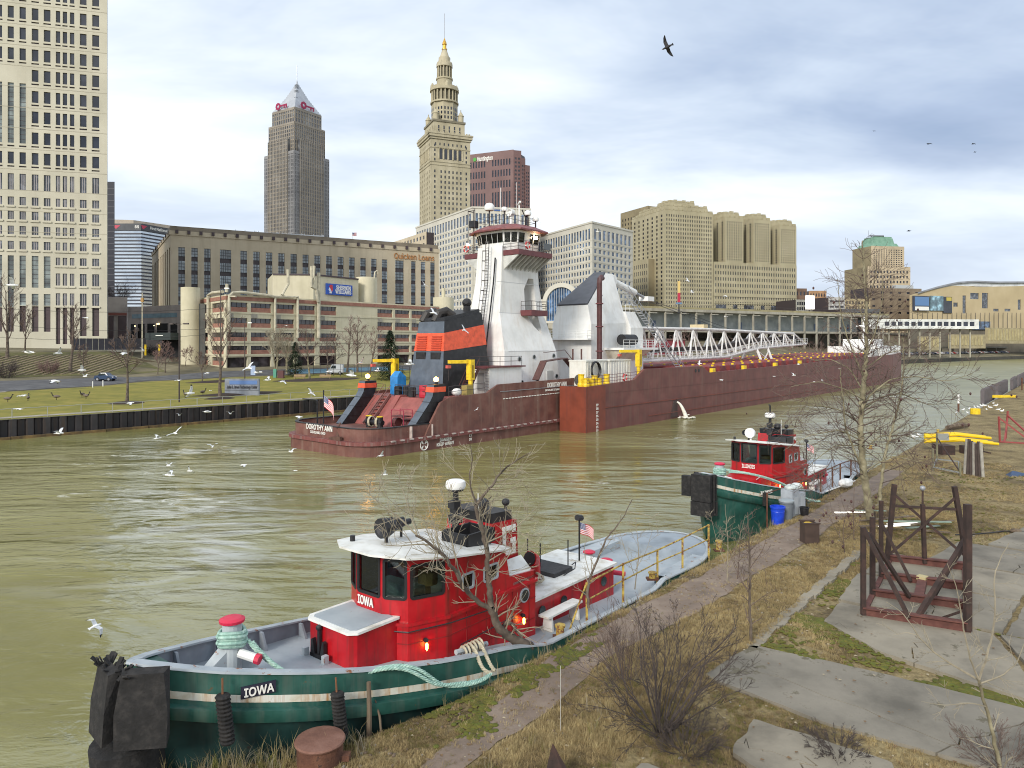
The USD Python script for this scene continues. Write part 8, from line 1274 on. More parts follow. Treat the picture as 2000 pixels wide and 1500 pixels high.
for i, (x, y, h, lab)in enumerate(((1094, 1226, .38, 'small yellow and rust bollard beside the white bench of IOWA'), (1404, 1060, .42, 'small yellow bollard at the bow of ILLINOIS'), (1274, 1118, .25, 'low yellow bollard by the middle of the slanting railing'), (1700, 870, .3, 'yellow bollard on the quay edge left of the tall tree fork'), (1832, 842, .3, 'yellow quay bollard beyond the tall bare tree'))):
 p=NG(x, y);t=thing('quay_bollard', lab, 'bollard', p);MB().lathe([(0, 0), (.13, 0), (.12, h*.8), (.16, h*.82), (.16, h), (0, h)], (0, 0, 0), 12).build('bollard_post', rusty_y, t);MB().box((-.22, -.16, -.03), (.22, .16, .03)).build('base_plate', rust, t)
def bin_(lab, px, py, r, h, m_, lid=None, square=False, cat='bin', fill=None):
 p=NG(px, py);t=thing('litter_bin' if square else 'plastic_bin', lab, cat, p)
 if square:
  for a, b in(((-r, -r), (r, -r+.03)), ((-r, r-.03), (r, r)), ((-r, -r+.03), (-r+.03, r-.03)), ((r-.03, -r+.03), (r, r-.03))):MB().box((*a, 0), (*b, h)).build('side', m_, t)
  MB().box((-r-.04, -r-.04, h), (r+.04, -r+.05, h+.06)).build('rim', m_, t);MB().box((-r-.04, r-.05, h), (r+.04, r+.04, h+.06)).build('rim', m_, t);MB().box((-r+.03, -r+.03, h-.15), (r-.03, r-.03, h-.1)).build('lining', black, t)
  if fill is not None:m=MB();[m.ball((.1*math.sin(k*2), .09*math.cos(k*3), h-.04), .1, 1, (1.4, 1, .6))for k in range(4)];m.build('rubbish', fill, t)
 else:MB().lathe([(0, 0), (r*.82, 0), (r, h*.88), (r*1.09, h*.88), (r*1.09, h*.97), (r*.94, h*.97), (r*.9, h*.6), (0, h*.6)], (0, 0, 0), 20).build('barrel', m_, t, smooth=35);MB().lathe([(r*.95, h*.70), (r*1.0, h*.71), (r*.97, h*.74)], (0, 0, 0), 20).build('ring', m_, t)
 if lid:MB().lathe([(0, h*.97), (r*1.12, h*.97), (r*1.1, h*1.03), (0, h*1.06)], (0, 0, 0), 20).build('lid', lid, t)
 return t
bin_('bright blue plastic barrel bin before the flank of ILLINOIS', 1519, 1019, .33, .92, mat('bin_blue', (.01, .055, .55), scale=3, rough=.4));bin_('grey bin with a grey lid behind the blue bin', 1536, 1012, .33, .95, plain('bin_grey', (.14, .16, .18), .6), plain('lid_grey', (.30, .34, .36), .5));bin_('dark little bucket right of the grey cabinet', 1571, 1006, .22, .42, black);bin_('brown square litter bin with yellow rubbish beside the path', 1581, 1062, .30, .86, mat('bin_brown', (.06, .038, .03), scale=3), None, True, fill=plain('rubbish_yellow', (.5, .33, .03), .7))
p=NG(1549, 1002);t=thing('utility_cabinet', 'pale grey utility cabinets under a pale cover behind the grey bin', 'cabinet', p, 38);cg=mat('cabinet_grey', (.36, .39, .43), scale=2, rough=.5);MB().box((-.55, -.3, 0), (.02, .35, 1.35)).build('cabinet_left', cg, t);MB().box((.05, -.32, 0), (.62, .33, 1.15)).build('cabinet_right', cg, t);m=MB();[m.ball((-.3+.16*k, 0, 1.42+.05*math.sin(k*2)), .2, 1, (1.1, 1.4, .7))for k in range(5)];m.build('cover', mat('cover_white', (.55, .60, .58), scale=3, bump=.5), t)
for x in(-.5, .1):MB().box((x+.06, -.345, .15), (x+.44, -.325, 1.0)).build('cabinet_door', plain('cabinet_door_grey', (.42, .45, .48), .5), t)
p=NG(1652, 955);t=thing('wrapped_bundle', 'white plastic wrapped bundle lying on a pole beside the path', 'bundle', p, 35);rng=np.random.default_rng(3);q_=trimesh.creation.icosphere(3, 1.0);v=q_.vertices*(.62, .30, .27)*(1+.30*(meshkit.fbm(q_.vertices*2.2, 4, 3)-.5))[:, None]+(0, 0, .36);MB().add(v, q_.faces).build('bundle_wrap', mat('wrap_white', (.72, .72, .70), scale=4, rough=.5, bump=.7, bscale=9), t, smooth=True);MB().cyl((-2.2, -.1, .12), (1.1, .05, .35), .035, n=6).build('bundle_pole', railw, t)
t=thing('lattice_frame', 'tall rusty steel lattice frame standing on the concrete slabs', 'steel frame');A_, B_, C_, D_=NG(1686, 1206, .12), NG(1890, 1240, .12), NG(1884, 1118, .12), NG(1738, 1100, .12)
def bm_(a, b, w, nm, m_=rustd):return MB().bar(a, b, w).build(nm, m_, t)
L1=lambda f:A_+(D_-A_)*f;R1=lambda f:B_+(C_-B_)*f
for f in(0, .30, .62, 1.0):
 a, b=L1(f), R1(f);k=MB();d=unit(b-a);k.bar(a+(0, 0, .24), b+(0, 0, .24), .24, .04);k.bar(a-(0, 0, .10), b-(0, 0, .10), .24, .04);k.bar(a+(0, 0, .07), b+(0, 0, .07), .04, .32);k.build('cross_beam', mat('beam_redrust', (.105, .038, .030), (.07, .028, .022), (.15, .06, .045), scale=3, rough=.85), t)
for a, b in((A_, D_), (B_, C_)):bm_(a, b, .16, 'side_beam', mat('beam_redrust', (.105, .038, .030)))
m_=(L1(.30)+R1(.30))/2;m2=(L1(.62)+R1(.62))/2;bm_(m_+(0, 0, .05), m2+(0, 0, .05), .28, 'saddle_beam', mat('beam_redrust', (.105, .038, .030)));MB().cbox(m2+(0, 0, .22), (.3, .3, .12), .7).build('saddle_plate', plain('plate_yellow', (.45, .38, .2), .7), t)
vt=lambda p, py:Pd(1000+p[0]/p[1]*FOC, py, p[1])
At, Bt=vt(A_, 1030), vt(B_, 985);Al, Dl=L1(.30), L1(.62);Alt=vt(Al, 1010);Bl=R1(.25);Blt=vt(Bl, 1020)
bm_(A_, At, .13, 'upright');bm_(B_, Bt, .17, 'upright');bm_(Al, Alt, .14, 'upright');bm_(Dl, vt(Dl, 978), .12, 'upright');bm_(Bl, Blt, .15, 'upright')
bl, brr=Pd(1732, 1098, D_[1]), Pd(1886, 1080, C_[1]);blt, brt=Pd(1747, 946, D_[1]), Pd(1864, 950, C_[1]);bm_(bl, blt, .15, 'upright');bm_(brr, brt, .15, 'upright');cm_, ct=Pd(1806, 1100, (D_[1]+C_[1])/2), Pd(1802, 985, (D_[1]+C_[1])/2);bm_(cm_, ct, .13, 'upright');MB().cyl(ct, ct+(0, 0, .55), .035, n=6).build('finial_rod', rustd, t);MB().ball(ct+(0, 0, .62), .10, 2).build('finial', greyst, t)
bm_(Pd(1745, 988, D_[1]), Pd(1868, 995, C_[1]), .09, 'tie_bar');bm_(Pd(1746, 965, D_[1]), Pd(1884, 1085, C_[1]), .09, 'brace');bm_(Pd(1866, 972, C_[1]), Pd(1735, 1085, D_[1]), .09, 'brace')
ctr=(A_+B_)/2+(0, 0, .15);c30=(L1(.30)+R1(.30))/2+(0, 0, .2)
bm_(At, ctr+(-.15, 0, 0), .12, 'brace');bm_(Pd(1697, 1042, A_[1]), c30+(-.3, 0, 0), .11, 'brace');bm_(Blt-(0, 0, .5), ctr+(.1, 0, 0), .14, 'brace');bm_(vt(Bl, 1045), c30+(.5, 0, 0), .13, 'brace');bm_(vt(Dl, 1020), m2+(-.4, 0, .1), .09, 'brace');bm_(Pd(1888, 1060, C_[1]), m2+(.7, 0, .1), .09, 'brace');bm_(vt(B_, 1190), ctr+(.9, 0, 0), .07, 'brace')
t=thing('pipe_stack', 'stack of bright yellow pipes lying on the grass beyond the frame', 'pipes');yb=plain('pipe_yellow', (.75, .50, .01), .5)
for i in range(5):a, b=NG(1806+4*i, 882+2*(i%2)), NG(1950-6*(i%3), 884);z=.25+.2*(i//3)+.05*i;MB().tube([a+(0, .3*i, z+.55), (a+b)/2+(0, .3*i, z+.72), b+(0, .3*i, z+.45)], .11, 8).build('pipe', yb, t)
for x in(1850, 1905):g=NG(x, 890);MB().box(g-(.5, .2, .05), g+(.5, 1.2, .7)).build('pipe_rest', rustd, t)
t=thing('pallet_rack', 'row of leaning dark timber slats right of the grey cart frame', 'timber rack');rs=random.Random(6)
for i in range(7):g=NG(1884+6*i, 926+i);MB().bar(g, g+(.35-.05*i, .3, 2.1+.25*rs.random()), .10, .16).build('slat', mat('slat_dark', (.07, .052, .045), scale=4)if i%3 else mat('slat_pale', (.30, .28, .24), scale=4), t)
g0, g1=NG(1880, 915), NG(1926, 925);MB().bar(g0+(0, 0, 1.5), g1+(.3, 0, 1.4), .08).build('cross_rail', rustd, t)
t=thing('cart_frame', 'low grey metal cart frame left of the leaning slats', 'cart');a, b, c, d=NG(1822, 922), NG(1875, 930), NG(1872, 908), NG(1830, 905);gm_=plain('cart_grey', (.20, .21, .20), .6)
for p, q_ in((a, b), (b, c), (c, d), (d, a)):MB().bar(p+(0, 0, .25), q_+(0, 0, .25), .09).build('frame_bar', gm_, t)
for p, h in((a, 1.5), (d, 2.1), (b, .9)):MB().bar(p, p+(0, 0, h), .10).build('frame_post', mat('post_olive', (.17, .16, .10), scale=3), t)
MB().hull([d+(0, 0, 1.6), d+(.9, 0, 1.6), d+(0, .1, 2.1), d+(.9, .1, 2.1)]).build('panel', plain('panel_pale', (.42, .43, .40), .6), t);MB().bar(d+(0, 0, 1.8), b+(0, 0, .3), .06).build('brace', rustd, t)
t=thing('red_trestle', 'low red steel trestle lying at the right edge of the yard', 'trestle');rp_=plain('trestle_red', (.26, .05, .045), .6);a, b, c=NG(1953, 864), NG(2012, 868), NG(1964, 858)
for p, q_, in((a+(0, 0, .1), b+(0, 0, .1)), (a+(0, 0, .1), a+(-.1, 0, 2.3)), (c+(0, 0, .1), c+(.2, 0, 2.6)), (a+(-.1, 0, 2.2), b+(0, 0, .3)), (c+(.2, 0, 2.2), b+(.4, .4, .6)), (a, c), (a+(.4, 0, .1), c+(.2, 0, 2.0))):MB().bar(p, q_, .12).build('trestle_bar', rp_, t)
p=NG(1988, 930);solo('blue_tarpaulin', MB().hull([p+(a, b, c)for a, b, c in((-.5, 0, 0), (.9, .1, 0), (.6, .7, 0), (-.4, .6, 0), (-.2, .2, .35), (.3, .4, .22), (.7, .3, .15))]), mat('tarp_blue', (.04, .07, .14), scale=3, bump=.6), 'crumpled dark blue tarpaulin at the right edge of the grass', 'tarpaulin')
p=NG(1870, 838);t=thing('driftwood_log', 'weathered log lying near the water behind the yellow pipes', 'log', p, 25);MB().tube([(-1.6, 0, .25), (0, .1, .35), (1.6, 0, .3)], [.22, .28, .2], 8).build('log_trunk', oldwood, t);MB().tube([(.1, .2, .4), (.9, .5, .6)], [.12, .06], 6).build('log_stub', oldwood, t)
t=thing('plank_pile', 'pile of broken planks and pale boards at the foot of the tall bare tree', 'planks');rs=random.Random(2)
for i in range(11):g=NG(1660+rs.uniform(0, 170), 1012+rs.uniform(0, 32), .12+.03*i);a=rs.uniform(-.5, .5);d=np.array([math.cos(a), math.sin(a), .02])*rs.uniform(.6, 1.5);MB().bar(g-d, g+d, .16, .035).build('plank', [oldwood, mat('board_green', (.22, .28, .22), scale=3), mat('board_white', (.48, .46, .40), scale=3)][i%3], t)
c_=[NG(x, y, .10)for x, y in((1866, 1047), (1900, 1046), (1935, 1043), (1962, 1040), (1985, 1041), (2010, 1043))];solo('cable', MB().tube(c_, .028, 6), black, 'black cable lying across the far concrete slab', 'cable');p=NG(1984, 1041, .12);solo('cable_knot', MB().ball(p, .17, 1, (1.6, .9, .6)), oldwood, 'brown clump at the end of the black cable', 'debris')
for i, (a, b, d0)in enumerate((((1919, 784), (1941, 773), 'first'), ((1947, 770), (1966, 759), 'second'), ((1976, 757), (1984, 751), 'third'), ((1988, 750), (2012, 735), 'farthest'))):
 g0, g1=NG(*a), NG(*b);t=thing('pile_screen', '%s short dark timber pile screen on the distant quay edge, counted from the tree'%d0, 'pile wall');n=max(4, int(np.linalg.norm(g1-g0)/.7))
 for k in range(n):q_=g0+(g1-g0)*k/n;MB().cbox(q_+(0, 0, .9), (.5, .5, 2.0+.2*(k%3)), .9).build('pile', mat('pile_grey', (.10, .085, .09), scale=2), t)
for i, (x, y)in enumerate(((1872, 800), (1996, 762))):p=NG(x, y);t=thing('marker_post', ['white and rust marker post at the water edge right of the tall tree', 'dark marker post at the far right quay'][i], 'post', p);MB().cyl((0, 0, 0), (0, 0, 1.1), .12, n=8).build('post_foot', rust, t);MB().cyl((0, 0, 1.1), (0, 0, 2.3), .13, n=8).build('post_top', railw if i==0 else rust, t)
for i, (x, y)in enumerate(((1958, 776), (1905, 808))):p=NG(x, y);t=thing('yellow_block', ['yellow painted kerb block on the distant pale quay', 'yellow drum among the resting gulls'][i], 'block', p);(MB().box((-2, -.4, 0), (2, .4, .4))if i==0 else MB().cyl((0, 0, 0), (0, 0, .7), .55, n=12)).build('block_body', yellow, t)
# --- furniture of the opposite bank
b=Ld(472, 772);t=thing('entrance_sign', 'long grey sign wall reading John G. Breen Technology Center on the lawn', 'sign', b, -2);sw=67*b[1]/FOC;MB().box((-sw/2, 0, -.2), (sw/2, .5, 2.45)).build('sign_wall', mat('sign_grey', (.20, .22, .26), scale=1, rough=.6), t);MB().box((-sw/2-.03, -.06, .75), (sw/2+.03, 0, .82)).build('sign_groove', plain('groove_dark', (.10, .11, .13), .6), t);MB().box((-sw*.36, -.05, 1.62), (sw*.46, 0, 2.2)).build('sign_panel', plain('sign_panel_blue', (.10, .19, .42), .4), t);letters(t, 'John G. Breen Technology Center', .42, (-sw*.44, -.02, 1.02), (1, 0, 0), (0, 0, 1), plain('sign_letter_dark', (.03, .03, .04), .5), .04, width=sw*.90)
def lamp(lab, px, py, top, arms=2, m_=None, r=.09):
 b=Ld(px, py);H=(py-top)*b[1]/FOC;t=thing('street_lamp', lab, 'street lamp', b);m_=m_ or plain('lamp_brown', (.06, .045, .04), .5);MB().cyl((0, 0, 0), (0, 0, H), r*1.2, r*.7, 8).build('pole', m_, t)
 for s_ in((-1, 1)if arms==2 else(1, ))[:arms]:MB().bar((0, 0, H-.1), (s_*.8, 0, H), .06).build('arm', m_, t);MB().hull([(s_*.7+a, b_, H+c)for a in(-.1, .55*s_)for b_ in(-.15, .15)for c in(-.12, .08)]).build('lamp_head', m_ if arms==2 else railw, t)
 return t
lamp('tall brown twin headed lamp post on the lawn before the laboratory cylinder', 350, 786, 632);lamp('tall thin lamp post beside the tree by the sign', 431, 768, 563, 1);lamp('shorter thin lamp post behind the grey sign', 478, 747, 630, 1)
b=Pd(278, 680, 158);t=thing('utility_pole', 'tall pale utility pole between the cream tower and the laboratory', 'utility pole', (b[0], b[1], 6));MB().cyl((0, 0, 0), (0, 0, zz(572, 158)-6), .17, .11, 8).build('pole', mat('pole_cream', (.42, .38, .28), scale=2), t);MB().box((-.25, -.25, zz(590, 158)-6), (.25, .25, zz(582, 158)-6)).build('pole_box', plain('box_orange', (.35, .20, .06), .6), t)
for i, (y0, y1)in enumerate(((597, 600), (628, 640), (655, 650))):
 a, c=Pd(-60, y0, 150), Pd(440, y1, 156);k=np.linspace(0, 1, 20)[:, None];q_=a+(c-a)*k;q_[:, 2]-=1.2*(1-(2*k[:, 0]-1)**2);solo('overhead_wire', MB().tube(q_, .035, 4), black, ['highest overhead wire crossing before the cream tower', 'middle overhead wire crossing before the cream tower', 'lowest overhead wire crossing before the cream tower'][i], 'wire')
def car(lab, base, rz, L, paint, van=False, cat='car', nm='parked_car'):
 t=thing(nm, lab, cat, base, rz);w=1.8 if not van else 2.0;h=1.42 if not van else 2.1
 pr=[(-L/2, .35), (-L/2, .8), (-L/2+.15, .92), (-L*.32, .98), (-L*.20, h), (L*.12, h), (L*.27, .95), (L*.46, .82), (L/2, .6), (L/2, .35)]if not van else[(-L/2, .4), (-L/2, h*.95), (-L*.46, h), (L*.22, h), (L*.36, 1.15), (L*.48, 1.0), (L/2, .7), (L/2, .4)]
 m=MB();q_=trimesh.creation.extrude_polygon(Polygon(pr), 1.0, engine='earcut');v=q_.vertices;taper=np.where(v[:, 1]>.95, .84, 1.0)if not van else 1.0;m.add(np.column_stack([v[:, 0], (v[:, 2]-.5)*w*taper, v[:, 1]]), q_.faces[:, ::-1]);m.build('body', paint, t)
 gp=[(-L*.28, 1.0), (-L*.18, h-.08), (L*.10, h-.08), (L*.22, 1.0)]if not van else[(-L*.05, 1.25), (-L*.05, h-.2), (L*.2, h-.2), (L*.31, 1.25)]
 for s_ in(-1, 1):m=MB();m.poly(Polygon(gp), -.01, .02, frame((0, s_*w*(.46 if not van else.5), 0), (1, 0, 0), (0, 0, 1), (0, -s_*.3-.0, -1)if False else(0, -1, 0)));m.build('side_window', glass, t)
 for x in(-L*.31, L*.31):
  for s_ in(-1, 1):wl=MB().cyl((x, s_*(w/2-.2), .33), (x, s_*(w/2+.02), .33), .33, n=16).build('wheel', plain('tyre_black', (.015, .015, .015), .8), t);MB().cyl((x, s_*(w/2), .33), (x, s_*(w/2+.035), .33), .19, n=12).build('rim', greyst, wl)
 for s_ in(-1, 1):MB().cbox((L/2-.06, s_*w*.36, .68), (.2, .34, .16)).build('headlight', railw, t);MB().cbox((-L/2+.04, s_*w*.38, .78), (.14, .3, .16)).build('tail_light', plain('tail_red', (.35, .02, .02), .4), t)
 return t
pb=plain('car_navy', (.03, .055, .11), .25);b=Ld(206, 744);car('dark blue parked hatchback on the grey lot behind the lawn', b, 4, 34*b[1]/FOC, pb);b=Ld(656, 731);car('pale grey parked van in the yard behind the mulch bed', b, 185, 29*b[1]/FOC, plain('van_grey', (.45, .47, .50), .3), True, 'van', 'parked_van')
o1='first second third fourth fifth sixth seventh eighth ninth tenth eleventh twelfth thirteenth fourteenth fifteenth sixteenth seventeenth eighteenth nineteenth'.split()
def ORD(i):i+=1;return o1[i-1]if i<20 else['', '', 'twenty', 'thirty', 'forty', 'fifty', 'sixty'][i//10]+('-'+o1[i%10-1]if i%10 else 'th').replace('y-', 'y-')
cols_=[(.35, .36, .38), (.03, .04, .06), (.5, .5, .5), (.05, .08, .16), (.28, .03, .03), (.10, .11, .12), (.6, .6, .58)]
protoc=[]
for i in range(64):
 s=388+i*3.2;k=(i*5)%7;bx=left_xy(s, 14.0+(i%3)*.3);dx=left_xy(s, 15.0)-left_xy(s, 13.0);rz_=math.degrees(math.atan2(dx[1], dx[0]));nmc=['silver', 'black', 'white', 'navy blue', 'dark red', 'charcoal', 'pale grey'][k];base=(bx[0], bx[1], float(left_z(s, 14.0))+.03)
 lab='%s car in the far quay row, %s from the barge bow'%(nmc, ORD(i))
 if len(protoc)<7:protoc.append((k, car(lab, base, rz_, 4.5, plain('car_paint_%s'%'abcdefg'[k], cols_[k], .3))));protoc[-1][1].SetCustomDataByKey('group', 'cars parked in a row on the far quay')
 else:copy(dict(protoc)[k], lab, base, rz_, 'cars parked in a row on the far quay')
t=thing('retaining_wall', 'tan retaining wall stepping along the far bank under the arena', 'retaining wall');tw_=mat('wall_tan', (.33, .28, .17), (.24, .20, .12), (.40, .35, .22), scale=.3, rough=.9)
for(a, b, y0, y1, D0, D1, nm)in((1798, 1838, 674, 657, 410, 415, 'wall_block'), (1858, 1925, 671, 653, 440, 452, 'wall_block'), (1930, 2040, 662, 640, 462, 486, 'wall_block')):
 f=Face(xy(a, D0), xy(b, D1));f.slab(0, f.L, f.z(y0, 0)-3, f.z(y1, 0), -2, 0).build(nm, tw_, t)
 for k in range(int(f.L/3)):f.slab(k*3+.3, k*3+1.6, f.z(y0, 0)-1, f.z(y1, 0)-.8, .01, .3).build('wall_rib', mat('rib_ochre', (.40, .34, .18), scale=.5), t)
t=thing('lower_road_bridge', 'dark low road deck on posts along the far bank above the parked cars', 'viaduct');f=Face(xy(1772, 425), xy(2060, 545));f.slab(0, f.L, f.z(681, 0), f.z(677.5, 0), -6, 0).build('deck', mat('deck_dark', (.09, .085, .07), scale=.4), t)
for k in range(14):f.slab(f.L*k/14, f.L*k/14+.7, 2, f.z(681, 0), -3, -2.4).build('post', con, t)
t=thing('yard_fence', 'dark mesh fence around the blue court behind the mulch bed', 'fence');a, b=Ld(612, 733), Ld(800, 741)
for i in range(15):p=a+(b-a)*i/14;MB().cyl(p-(0, 0, .3), p+(0, 0, 2.6), .05, n=5).build('post', railm, t)
for z in(.3, 1.4, 2.55):MB().cyl(a+(0, 0, z), b+(0, 0, z), .03, n=4).build('wire_rail', railm, t)
b0, b1=left_sd(*Ld(690, 741)[:2]), left_sd(*Ld(800, 741)[:2]);m=MB();s0, d0=b0;m.add(*left_sheet(s0-3, s0+26, 43.5, 49.5, .06, 10, 4));struct('blue_court', m, plain('court_blue', (.10, .20, .27), .8), 'blue green play court behind the fence')
def bench(lab, px, py):
 b=Ld(px, py);t=thing('park_bench', lab, 'bench', b, 5);wd=mat('bench_wood', (.30, .21, .11), scale=3);MB().box((-1.1, -.25, .42), (1.1, .25, .5)).build('seat', wd, t);MB().box((-1.1, .2, .55), (1.1, .27, .95)).build('backrest', wd, t);[MB().box((x-.05, -.2, 0), (x+.05, .25, .42)).build('leg', wd, t)for x in(-.9, .9)]
bench('left wooden bench at the edge of the long mulch bed', 585, 741);bench('right wooden bench at the edge of the long mulch bed', 635, 741)
b=Ld(547, 739);solo('waste_container', MB().box((b[0]-.5, b[1], b[2]), (b[0]+.6, b[1]+.9, b[2]+1.5)), plain('waste_maroon', (.09, .03, .03), .6), 'maroon waste container left of the small conifer', 'container');b=Ld(536, 738);solo('green_locker', MB().box((b[0]-.25, b[1], b[2]), (b[0]+.3, b[1]+.5, b[2]+1.7)), plain('locker_green', (.08, .28, .20), .6), 'narrow green locker beside the maroon waste container', 'locker');b=Ld(494, 733);solo('notice_board', MB().box((b[0]-.45, b[1], b[2]), (b[0]+.45, b[1]+.1, b[2]+1.9)), plain('notice_blue', (.32, .40, .55), .5), 'pale blue notice board behind the shorter thin lamp post', 'sign')
t=thing('guard_rail', 'pale roadside guard rail below the embankment', 'guard rail');
for i in range(24):a, b=LP(-60+2.6*i, 54.6), LP(-57.4+2.6*i, 54.6);MB().bar(a+(0, 0, .6), b+(0, 0, .6), .06, .3).build('rail', mat('guard_pale', (.36, .38, .42), scale=2), t);MB().box(a+(-.06, -.06, 0), a+(.06, .06, .6)).build('post', greyst, t)
for i, (px, py)in enumerate(((181, 757), (201, 755))):b=Ld(px, py);solo('white_stake', MB().cyl(b, b+(0, 0, 1.0), .07, n=6), railw, ['left short white stake at the lawn edge before the blue car', 'right short white stake at the lawn edge before the blue car'][i], 'stake')
for i, (px, y0, y1)in enumerate(((1326, 612, 555), )):t=thing('banner_pillar', 'tall red and yellow banner pillar before the yellow stone offices', 'pillar');p=xy(px, 305);MB().box((p[0]-.55, p[1]-.3, zz(590, 305)), (p[0]+.55, p[1]+.3, zz(572, 305))).build('red_part', plain('pillar_red', (.40, .02, .05), .5), t);MB().box((p[0]-.5, p[1]-.28, zz(572, 305)), (p[0]+.5, p[1]+.28, zz(549, 305))).build('yellow_part', plain('pillar_yellow', (.62, .45, .16), .5), t);MB().cyl((*p, zz(612, 305)), (*p, zz(590, 305)), .3, n=8).build('pillar_foot', black, t);MB().cbox((*p, zz(592.5, 305)), (2.6, .7, .7)).build('collar', plain('collar_blue', (.12, .2, .32), .5), t)
b=xy(688, 262);t=thing('roof_flag', 'small flag on a thin pole above the stone office block roof', 'flag', (b[0], b[1], 47.8));fp=MB().cyl((0, 0, 0), (0, 0, 3.0), .07, n=5).build('pole', railw, t);us_flag(fp, (0, 0, 3.0), (1, 0, 0), 1.9, 1.2, .1)
# ---------------------------------------------------------------- birds
gw_=mat('gull_white', (.82, .82, .81), rough=.8, scale=6);gg_=mat('gull_grey', (.60, .62, .64), rough=.8, scale=6);gb_=plain('gull_black', (.02, .02, .022), .8);gk=plain('beak_yellow', (.55, .35, .04), .5)
def gull_proto(first, up, fold, dark=False):
 """first: arguments of thing(); wings rise by up (degrees) to the elbow and bend by fold beyond; x is forwards, 1.35 m span at scale 1."""
 t=thing(*first[0], **first[1]);wm_=plain('dark_bird', (.03, .03, .035), .8)if dark else gw_;tm=wm_ if dark else gg_
 pr=[(-.30, .005), (-.26, .05), (-.12, .075), (.02, .085), (.12, .07), (.19, .045), (.23, .05), (.28, .042), (.315, .015), (.32, .0)]
 m=MB();m.lathe([(r, x)for x, r in pr], (0, 0, 0), 10, rot(PI/2, 'y'));m.build('body', wm_, t, smooth=True);MB().cyl((.30, 0, 0), (.37, 0, -.012), .014, .004, 6).build('beak', gk, t);MB().hull([(-.24, -.03, 0), (-.24, .03, 0), (-.40, -.08, .005), (-.40, .08, .005), (-.40, -.08, -.005), (-.24, .03, -.012)]).build('tail', wm_, t)
 for s_ in(1, -1):
  a, b=math.radians(up), math.radians(up-fold);e=np.array([.03, .05+.30*math.cos(a), .02+.30*math.sin(a)]);w=e+np.array([-.10, .38*math.cos(b), .38*math.sin(b)]);k=e*.35+w*.65
  def Wg(pts):return np.array(pts)*(1, s_, 1)
  inn=MB().hull(np.vstack([Wg([(.11, .04, .03), (-.12, .04, .03), e+(.09, 0, 0), e+(-.12, 0, 0)]), Wg([(.10, .04, .012), (-.11, .04, .012), e+(.085, 0, -.014), e+(-.11, 0, -.014)])])).build('wing', tm, t)
  MB().hull(np.vstack([Wg([e+(.09, 0, 0), e+(-.12, 0, 0), k+(.06, 0, 0), k+(-.085, 0, 0)]), Wg([e+(.085, 0, -.013), e+(-.11, 0, -.013), k+(.055, 0, -.01), k+(-.08, 0, -.01)])])).build('outer_wing', tm, inn);MB().hull(np.vstack([Wg([k+(.06, 0, 0), k+(-.085, 0, 0), w+(-.03, 0, 0), w+(-.06, 0, 0)]), Wg([k+(.055, 0, -.01), k+(-.08, 0, -.01), w+(-.03, 0, -.006)])])).build('wing_tip', gb_, inn)
 return t
G1=[(57, 688, 36, 0, 'flat'), (114, 690, 26, 60, 'bank'), (242, 690, 20, 20, 'down'), (280, 684, 14, 90, 'up'), (160, 723, 24, 30, 'bank'), (166, 735, 18, 160, 'up'), (108, 744, 26, 10, 'down'), (44, 773, 26, 170, 'flat'), (36, 799, 24, 170, 'flat'), (255, 787, 20, 30, 'down'), (350, 811, 12, 90, 'up'), (116, 846, 26, 0, 'up'), (342, 846, 30, 130, 'bank'), (308, 856, 22, 40, 'up'), (348, 743, 16, 150, 'flat'), (372, 768, 30, 50, 'bank'), (485, 719, 28, 150, 'bank'), (504, 727, 28, 10, 'flat'), (404, 729, 16, 170, 'flat'), (523, 742, 20, 0, 'up'), (552, 745, 18, 60, 'down'), (608, 768, 22, 60, 'bank'), (643, 726, 20, 40, 'down'), (686, 733, 32, 10, 'up'), (704, 709, 24, 70, 'bank'), (405, 804, 26, 30, 'flat'), (450, 808, 16, 90, 'up'), (584, 814, 22, 20, 'down'), (411, 763, 10, 0, 'flat'), (24, 557, 36, 25, 'bank'), (168, 621, 18, 170, 'flat'), (568, 882, 22, 140, 'up'), (621, 862, 22, 60, 'bank'), (744, 890, 24, 50, 'bank'), (737, 724, 18, 0, 'up'), (800, 711, 26, 0, 'up'), (603, 819, 12, 0, 'flat'), (931, 800, 10, 120, 'bank'), (907, 645, 22, 60, 'bank'), (895, 586, 14, 70, 'up'), (1138, 489, 20, 60, 'bank'), (1169, 452, 16, 0, 'up'), (830, 557, 16, 70, 'bank'), (559, 636, 10, 150, 'flat'), (537, 625, 8, 90, 'up'), (847, 611, 24, 40, 'bank'), (416, 872, 20, 100, 'up'), (329, 909, 24, 140, 'up'), (371, 920, 20, 170, 'bank'), (331, 928, 30, 10, 'up'), (476, 908, 20, 30, 'down'), (577, 919, 14, 0, 'flat'), (751, 927, 24, 30, 'bank'), (1343, 548, 12, 20, 'bank'), (1352, 571, 14, 20, 'up'), (1416, 578, 12, 20, 'down'), (1418, 618, 14, 170, 'flat'), (1366, 710, 14, 160, 'bank'), (1512, 735, 10, 10, 'flat'), (1551, 733, 14, 20, 'up'), (1591, 746, 10, 0, 'flat'), (1606, 744, 8, 0, 'up'), (1409, 742, 12, 0, 'down'), (187, 1223, 44, 70, 'near'), (1560, 712, 9, 0, 'up'), (1640, 720, 8, 0, 'flat')]
